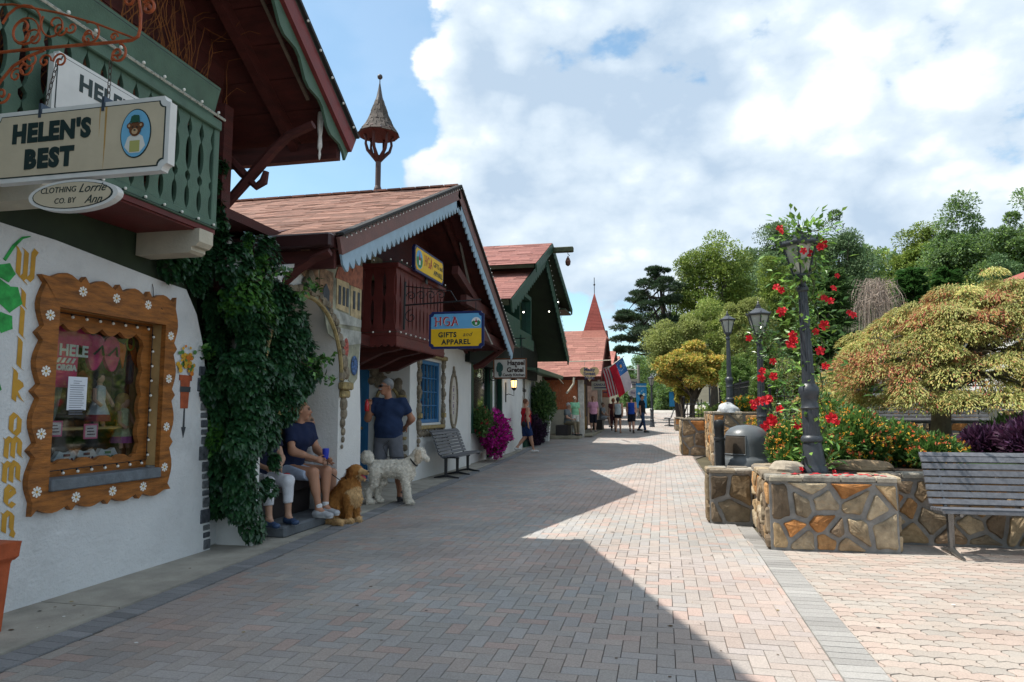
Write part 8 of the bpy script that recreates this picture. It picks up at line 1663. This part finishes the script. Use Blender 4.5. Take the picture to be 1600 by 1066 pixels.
    # shoes
    for q in 'LR':
        an=P_['a'+q]; td=P_['t'+q]; sv=np.cross(z,td); g=an-z*.045; sh=[C(an-z*.005,an-z*.03,.040,.042,shoes,k=.02),C(g-td*.045,g+td*.09,.040,.038,shoes,k=.03),El(g+td*.15-z*.008,(.05,.05,.032),shoes,k=.03)]
        if sole: sh+=[C(g-td*.05-z*.028,g+td*.16-z*.028,.030,.034,sole,k=.004)]
        implicit('shoe',sh,min(res,.012),SHOE,root,M,k=.03,cut=[(an-z*.088,-z),(an+z*.03,z)])
        if socks: implicit('sock',[C(an-z*.01,an+z*.07,.040,.040,socks,True)],min(res,.012),CLOTH,root,M,k=.01)
    # hair or cap
    Hh=[El(hd+z*.040-fd*.024,(.089,.089,.096),hair,k=.02)]
    if hairlong: Hh+=[C(hd-fd*.055,hd-fd*.06-z*hairlong,.065,.045,hair,k=.04),C(hd+sd*.07-fd*.01,hd+sd*.065-fd*.03-z*hairlong*.8,.028,.022,hair,k=.03),C(hd-sd*.07-fd*.01,hd-sd*.065-fd*.03-z*hairlong*.8,.028,.022,hair,k=.03)]
    implicit('hair',Hh,min(res,.012),HAIRM,root,M,k=.02,wr=.004,cut=[(hd+fd*.052+z*.055,fd*.75-z*.62)]+([] if hairlong else [(hd-z*.035,-z*.9+fd*.1)]))
    if cap: implicit('cap',[El(hd+z*.055-fd*.015,(.096,.096,.078),cap),El(hd+fd*.12+z*.05,(.06,.06,.012),cap,k=.03)],min(res,.012),CLOTH,root,M,k=.01,cut=[(hd+z*.038,-z)])
    if glasses:
        mb=MB(); pts=[]; 
        for q in (-1,1):
            c=hd+fd*.103+sd*.032*q+z*.012; mb.prism([(.026*math.cos(t),.018*math.sin(t)) for t in [2*PI*i/10 for i in range(10)]],Vector(c),Vector(sd+fd*-.35*q),Vector(z),Vector(fd)*.006); mb.tube([Vector(hd+fd*.10+sd*.055*q+z*.016),Vector(hd+sd*.083*q+z*.012)],.004,4)
        mb.tube([Vector(hd+fd*.108-sd*.02+z*.016),Vector(hd+fd*.108+sd*.02+z*.016)],.003,4)
        mb.v=[tuple(M@Vector(v_)) for v_ in mb.v]; mb.build('sunglasses',mat('sunglass_black',(.01,.01,.012),.1,var=0,spec=.8),root)
    return root,M,P_
def tubeM(name,pts,r,m,parent=None,M=None,n=6,**tg):
    mb=MB(); mb.tube([(M@Vector(p)) if M else Vector(p) for p in pts],r,n); return mb.build(name,m,parent,smooth=True,**tg)
# --- man with bottle
MP=Vector((-3.98,9.72,.008))
r1,M1,P1=person('older man in navy t-shirt, grey shorts and sunglasses raising a red bottle to his chin',MP,R(6),dict(hd=(-.04,-.02,1.655),sL=(-.195,.0,1.44),eL=(-.285,-.10,1.19),wL=(-.215,-.27,1.37),sR=(.195,.02,1.44),eR=(.315,.12,1.19),wR=(.20,.25,1.08),hfL=(.2,-.25,.9),
    hL=(-.10,0,.91),kL=(-.13,-.02,.50),aL=(-.155,.03,.085),hR=(.10,0,.91),kR=(.15,-.02,.50),aR=(.18,.02,.085)),res=.0095,H=1.80,skin=(.34,.16,.095),hair=(.20,.20,.20),shirt=(.016,.030,.075),sleeve=.66,pants=(.12,.125,.145),plen=.92,shoes=(.025,.025,.03),belly=.055,face=(-.75,-.66),glasses=True,mous=True,fingers=True,socks=(.05,.05,.05),sole=(.3,.3,.3),toe=dict(L=(-.35,-1,0),R=(.35,-1,0)),slim=1.08)
mb=MB(); pe=P1['pel']
mb.lathe([(.155,.045),(.160,.05),(.160,.08),(.155,.085)],(0,-.015,.955),28,ax=(1.08,.88)); mb.v=[tuple(M1@Vector(v)) for v in mb.v]; mb.build('belt',mat('belt_black',(.012,.012,.012),.4,var=.1),r1)
mb=MB(); mb.box(-.022,.022,-.172,-.156,1.0,1.04); mb.v=[tuple(M1@Vector(v)) for v in mb.v]; mb.build('belt_buckle',mat('steel',(.5,.5,.5),.25,metal=1,var=0),r1)
bc=M1@Vector((-.225,-.335,1.36)); mb=MB(); mb.lathe([(.026,-.06),(.033,-.05),(.034,.03),(.028,.06),(.014,.09),(.013,.115)],bc,14); mb.build('drink_bottle',mat('bottle_red',(.45,.015,.02),.25,var=.15,spec=.6),None,'red drink bottle in the raised hand of the standing man','bottle',smooth=True)
# --- seated group in the niche
mb=MB(); mb.bbox(-4.60,-4.22,6.80,8.09,.40,.55,.015); mb.bbox(-4.55,-4.30,6.85,8.0,.12,.40,.01); mb.build('niche_bench',mat('bench_dark_wood',(.03,.025,.025),.6,var=.3),None,'dark bench seat inside the arched niche','bench')
def seat(dy=0,kn=.12,ft=.06,lean=0,arm=.30,z0=.0):
    # facing -y: knees forward
    return dict(pel=(0,0,.52+z0),wst=(0,-.01,.67+z0),chs=(0,-.03-lean,.88+z0),nck=(0,-.03-lean,1.04+z0),hd=(0,-.06-lean,1.205+z0),sL=(-.18,-.03-lean,1.0+z0),eL=(-.22,-.12-lean,.74+z0),wL=(-.10,-arm,.66+z0),sR=(.18,-.03-lean,1.0+z0),eR=(.22,-.12-lean,.74+z0),wR=(.10,-arm,.66+z0),
        hL=(-.09,-.02,.50+z0),kL=(-kn,-.43,.50+z0),aL=(-ft,-.50,.085),hR=(.09,-.02,.50+z0),kR=(kn,-.43,.50+z0),aR=(ft,-.44,.085))
person('seated woman in white capri trousers and navy top half hidden by the ivy',(-4.40,7.02,.12),R(62),seat(kn=.13,ft=.14),res=.012,H=1.64,skin=(.42,.24,.16),hair=(.16,.09,.04),hairlong=.10,shirt=(.012,.016,.04),sleeve=.5,pants=(.60,.60,.63),plen=1.62,shoes=(.03,.06,.13),fem=True,face=(.3,-1),group='people seated in the niche')
r2,M2,P2_=person('seated man in navy polo shirt and pale blue shorts holding the dog leash',(-4.36,7.62,.12),R(80),seat(kn=.12,ft=.10,lean=.08,arm=.42),res=.010,H=1.80,skin=(.42,.21,.13),hair=(.22,.11,.045),hairlong=.05,shirt=(.014,.022,.060),sleeve=.62,pants=(.40,.46,.58),plen=.85,shoes=(.42,.43,.45),sole=(.6,.6,.6),face=(.55,-.85),group='people seated in the niche',fingers=True,socks=(.65,.65,.65))
person('seated woman in pale grey top and white shorts behind the man in the niche',(-4.42,8.00,.12),R(84),seat(kn=.10,ft=.08,arm=.36),res=.012,H=1.60,skin=(.42,.23,.15),hair=(.25,.15,.07),hairlong=.08,shirt=(.40,.41,.43),sleeve=.45,pants=(.55,.56,.62),plen=.7,shoes=(.3,.3,.3),fem=True,face=(.2,-1),group='people seated in the niche')
implicit('red_bag',[El((0,0,0),(.06,.04,.055),(.36,.02,.03))],.012,CLOTH,None,Matrix.Translation(atx(448,746,-4.04)),wr=.004,label='small red bag on the lap of the woman in white capris',cat='bag')
implicit('cup',[C((0,0,-.05),(0,0,.05),.035,.04,(.02,.04,.40),True)],.008,SHOE,None,Matrix.Translation(M2@Vector((.0,-.50,.72))),label='blue and white cup held by the seated man',cat='cup')
# --- dogs
FUR=mat('fur',(1,1,1),.8,var=.18,scale=22,bump=.5,bscale=90,attr=True,spec=.2)
GO=(.42,.185,.05); GOL=(.60,.38,.18); GOD=(.30,.115,.03)
def dog_root(label,loc): return thing('dog',label,'dog',loc)
gd=dog_root('golden retriever sitting with open mouth beside the seated group',(-3.74,7.88,.008)); Mg=Matrix.Translation((-3.74,7.88,.008))@Matrix.Rotation(R(-16),4,'Z')@Matrix.Scale(.96,4)
pr=[El((-.17,.11,.17),(.15,.08,.15),GO),El((-.17,-.11,.17),(.15,.08,.15),GO),El((-.22,0,.13),(.13,.13,.12),GO),C((-.19,0,.20),(.02,0,.42),.145,.125,GO),C((.03,0,.41),(.09,0,.30),.115,.105,GOL),C((.02,0,.46),(.09,0,.60),.095,.075,GO),El((.13,0,.645),(.088,.068,.068),GO),C((.17,0,.635),(.30,0,.618),.044,.028,GOL,k=.02),C((.16,0,.580),(.265,0,.535),.024,.016,GOL,k=.012),C((.19,0,.580),(.285,0,.555),.012,.014,(.60,.10,.12),k=.003),El((.326,0,.628),(.016,.018,.014),(.02,.015,.015),k=.004),
    El((.09,.07,.605),(.036,.018,.068),GOD,k=.01),El((.09,-.07,.605),(.036,.018,.068),GOD,k=.01),El((.185,.035,.665),(.010,.010,.010),(.02,.012,.01),k=.002),El((.185,-.035,.665),(.010,.010,.010),(.02,.012,.01),k=.002),
    C((.07,.075,.30),(.09,.075,.05),.055,.033,GO),C((.07,-.075,.30),(.09,-.075,.05),.055,.033,GO),El((.115,.075,.028),(.052,.036,.028),GOL),El((.115,-.075,.028),(.052,.036,.028),GOL),El((-.01,.15,.03),(.10,.038,.03),GOL),El((-.01,-.15,.03),(.10,.038,.03),GOL),C((-.27,.02,.06),(-.20,-.22,.04),.05,.055,GO),C((-.20,-.22,.04),(.12,-.25,.035),.055,.035,GOL)]
implicit('body',pr,.011,FUR,gd,Mg,k=.05,fur=(9000,.042,.0035,.35,1),noise_=.006)
mb=MB(); mb.tube([Mg@Vector((.055+.085*math.cos(t)*.6,.088*math.sin(t),.535+.03*math.cos(t)*-1)) for t in [2*PI*i/16 for i in range(16)]],.009,5,close=True); mb.build('collar',BLACK,gd)
CR=(.72,.66,.56); CRD=(.62,.50,.37)
pd=dog_root('large curly cream white dog standing in front of the man, facing right',(-3.62,9.35,.008)); Mp=Matrix.Translation((-3.80,9.50,.008))@Matrix.Rotation(R(10),4,'Z')@Matrix.Scale(1.0,4)
pr=[C((-.24,0,.50),(.16,0,.49),.120,.135,CR),C((.14,0,.47),(.20,0,.42),.125,.11,CR),C((.20,0,.54),(.33,0,.665),.095,.08,CR),El((.37,0,.70),(.09,.08,.085),CR),El((.37,0,.745),(.07,.065,.05),CR),C((.42,0,.68),(.49,0,.625),.045,.036,CR,k=.02),El((.515,0,.62),(.014,.016,.013),(.03,.02,.02),k=.004),El((.36,.085,.66),(.042,.022,.095),CRD,k=.012),El((.36,-.085,.66),(.042,.022,.095),CRD,k=.012),El((.445,.04,.715),(.010,.010,.010),(.02,.012,.01),k=.002),El((.445,-.04,.715),(.010,.010,.010),(.02,.012,.01),k=.002),
    C((.16,.085,.42),(.18,.09,.05),.065,.047,CR),C((.17,-.085,.42),(.24,-.09,.05),.065,.047,CR),El((.205,.09,.032),(.062,.045,.034),CR),El((.265,-.09,.032),(.062,.045,.034),CR)]
for y,o in ((.085,.05),(-.085,-.04)): pr+=[C((-.25,y,.47),(-.22+o,y,.29),.095,.062,CR),C((-.22+o,y,.29),(-.31+o,y,.17),.052,.044,CR),C((-.31+o,y,.17),(-.285+o,y,.05),.044,.046,CR),El((-.26+o,y,.032),(.062,.043,.034),CR)]
pr+=[C((-.32,0,.56),(-.38,0,.66),.040,.05,CR),El((-.39,0,.655),(.095,.075,.10),CR)]
implicit('body',pr,.012,FUR,pd,Mp,k=.04,fur=(7000,.020,.006,1.0),noise_=.010)
mb=MB(); mb.tube([Mp@Vector((.285-.075*math.cos(t)*.7,.092*math.sin(t),.60+.065*math.cos(t))) for t in [2*PI*i/16 for i in range(16)]],.011,5,close=True); mb.build('collar',BLACK,pd)
tubeM('leash',[Mp@Vector((.21,0,.66)),Mp@Vector((.05,0,.655)),Mp@Vector((-.1,.02,.66)),M1@Vector((-.02,-.20,.80)),M1@Vector((.14,.0,.98)),M1@Vector((.19,.26,1.04))],.007,BLACK,label='dark leash from the cream dog\'s collar to the standing man',cat='leash')
tubeM('leash',[Mg@Vector((.0,0,.55)),Mg@Vector((-.12,0,.50)),Vector((-3.92,7.75,.60)),M2@Vector((.08,-.45,.66))],.006,BLACK,label='dark leash from the golden retriever to the seated man',cat='leash')
# --- woman in red walking
walk=lambda s=1: dict(hL=(-.085,0,.91),kL=(-.09,-.13*s,.52),aL=(-.09,-.24*s,.09),hR=(.085,0,.91),kR=(.09,-.02*s,.50),aR=(.09,.30*s,.16),eL=(-.22,.06*s,1.14),wL=(-.22,.02*s,.90),eR=(.22,-.02*s,1.14),wR=(.22,-.14*s,.92))
r3,M3,P3=person('woman in red sleeveless top and dark blue shorts walking past the white pier',(-4.15,21.2,.03),R(128),walk(),res=.015,H=1.66,skin=(.45,.24,.16),hair=(.16,.06,.03),shirt=(.38,.010,.022),sleeve=0,pants=(.015,.035,.11),plen=.92,shoes=(.60,.58,.56),fem=True,slim=1.06,belly=.02,shirt_hem=-.03)
tubeM('shoulder_bag_strap',[(-.14,.02,1.45),(-.16,.14,1.2),(-.2,.16,1.0)],.012,BLACK,None,M3,label='black bag strap on the shoulder of the woman in red',cat='bag strap')
implicit('shoulder_bag',[El((0,0,0),(.07,.13,.10),(.015,.015,.02))],.015,CLOTH,None,Matrix.Translation(M3@Vector((-.20,.18,.93))),label='small dark shoulder bag behind the woman in red',cat='bag')
# --- group ahead on the path
def at_ground(px,y): p=aty(px,660,y); return Vector((p.x,y,gz(y)+.002))
def gp(px,y): return at_ground(px,y)
person('woman in pale grey racer back tank top and short black shorts walking away',gp(966,32.5),R(178),walk(.5),res=.018,H=1.68,skin=(.48,.27,.18),hair=(.05,.04,.04),hairlong=.10,shirt=(.42,.50,.52),sleeve=0,pants=(.012,.013,.02),plen=.42,shoes=(.25,.13,.07),fem=True,bare_neck=.03,group='people walking up the path')
person('woman with reddish hair in dark clothes walking away, partly hidden behind the tank top woman',gp(958.5,33.6),R(185),walk(-.4),res=.020,H=1.62,skin=(.45,.25,.17),hair=(.28,.09,.04),hairlong=.16,shirt=(.10,.03,.03),sleeve=.5,pants=(.05,.02,.025),plen=1.9,shoes=(.02,.02,.02),fem=True,group='people walking up the path')
person('man in bright blue sleeveless jersey and black shorts walking away with dark socks',gp(987,32.6),R(176),walk(-.4),res=.018,H=1.72,skin=(.50,.27,.19),hair=(.07,.05,.05),cap=(.10,.10,.11),shirt=(.015,.06,.32),sleeve=0,pants=(.012,.014,.022),plen=.88,shoes=(.05,.035,.03),socks=(.015,.015,.015),slim=1.1,group='people walking up the path')
person('dark haired man in black t-shirt and blue jeans walking to the right',gp(1003.5,33.4),R(75),walk(.7),res=.018,H=1.80,skin=(.38,.20,.13),hair=(.012,.010,.010),shirt=(.012,.014,.020),sleeve=.62,pants=(.02,.045,.10),plen=1.95,shoes=(.02,.02,.02),face=(0,-1),group='people walking up the path')
person('woman in pink short sleeved top and black knee length trousers standing by the far shop',gp(927,31.5)+Vector((0,0,.12)),R(20),dict(),res=.018,H=1.60,skin=(.50,.30,.22),hair=(.32,.14,.07),shirt=(.60,.30,.42),sleeve=.75,pants=(.012,.012,.022),plen=1.15,shoes=(.35,.3,.28),fem=True,slim=1.12,belly=.03,shirt_hem=-.04)
person('woman in mint green top and white trousers standing beside the white porch post',gp(898.5,28.4)+Vector((0,0,.13)),R(40),dict(),res=.020,H=1.60,skin=(.45,.28,.20),hair=(.20,.17,.14),shirt=(.22,.48,.30),sleeve=.7,pants=(.50,.52,.50),plen=1.9,shoes=(.4,.4,.4),fem=True)
person('grey haired man in grey shirt and khaki trousers sitting by the white porch post',gp(887,28.3)+Vector((0,0,.13)),R(62),seat(kn=.12,ft=.12),res=.020,H=1.78,skin=(.42,.24,.17),hair=(.40,.39,.38),shirt=(.13,.15,.16),sleeve=.7,pants=(.18,.15,.10),plen=1.95,shoes=(.03,.03,.03))
person('person in pale shorts sitting on the porch bench right of the woman in pink',gp(941,35.4)+Vector((0,0,.13)),R(70),seat(kn=.1,ft=.1),res=.022,H=1.66,skin=(.40,.24,.17),hair=(.12,.08,.05),shirt=(.20,.22,.24),sleeve=.6,pants=(.35,.38,.42),plen=.8,shoes=(.5,.5,.5))
mb=MB(); c=gp(887,28.3); mb.bbox(c.x-.45,c.x+.05,27.95,29.0,gz(28)+.14,gz(28)+.56,.02); mb.build('porch_bench',mat('bench_dark_wood',(.03,.025,.025)),None,'dark low bench under the seated grey haired man','bench')
c=gp(941,35.4); mb=MB(); mb.bbox(c.x-.45,c.x+.05,34.9,35.9,gz(35)+.0,gz(35)+.52,.02); mb.build('porch_bench',_M['bench_dark_wood'],None,'dark low bench on the far shop porch','bench')
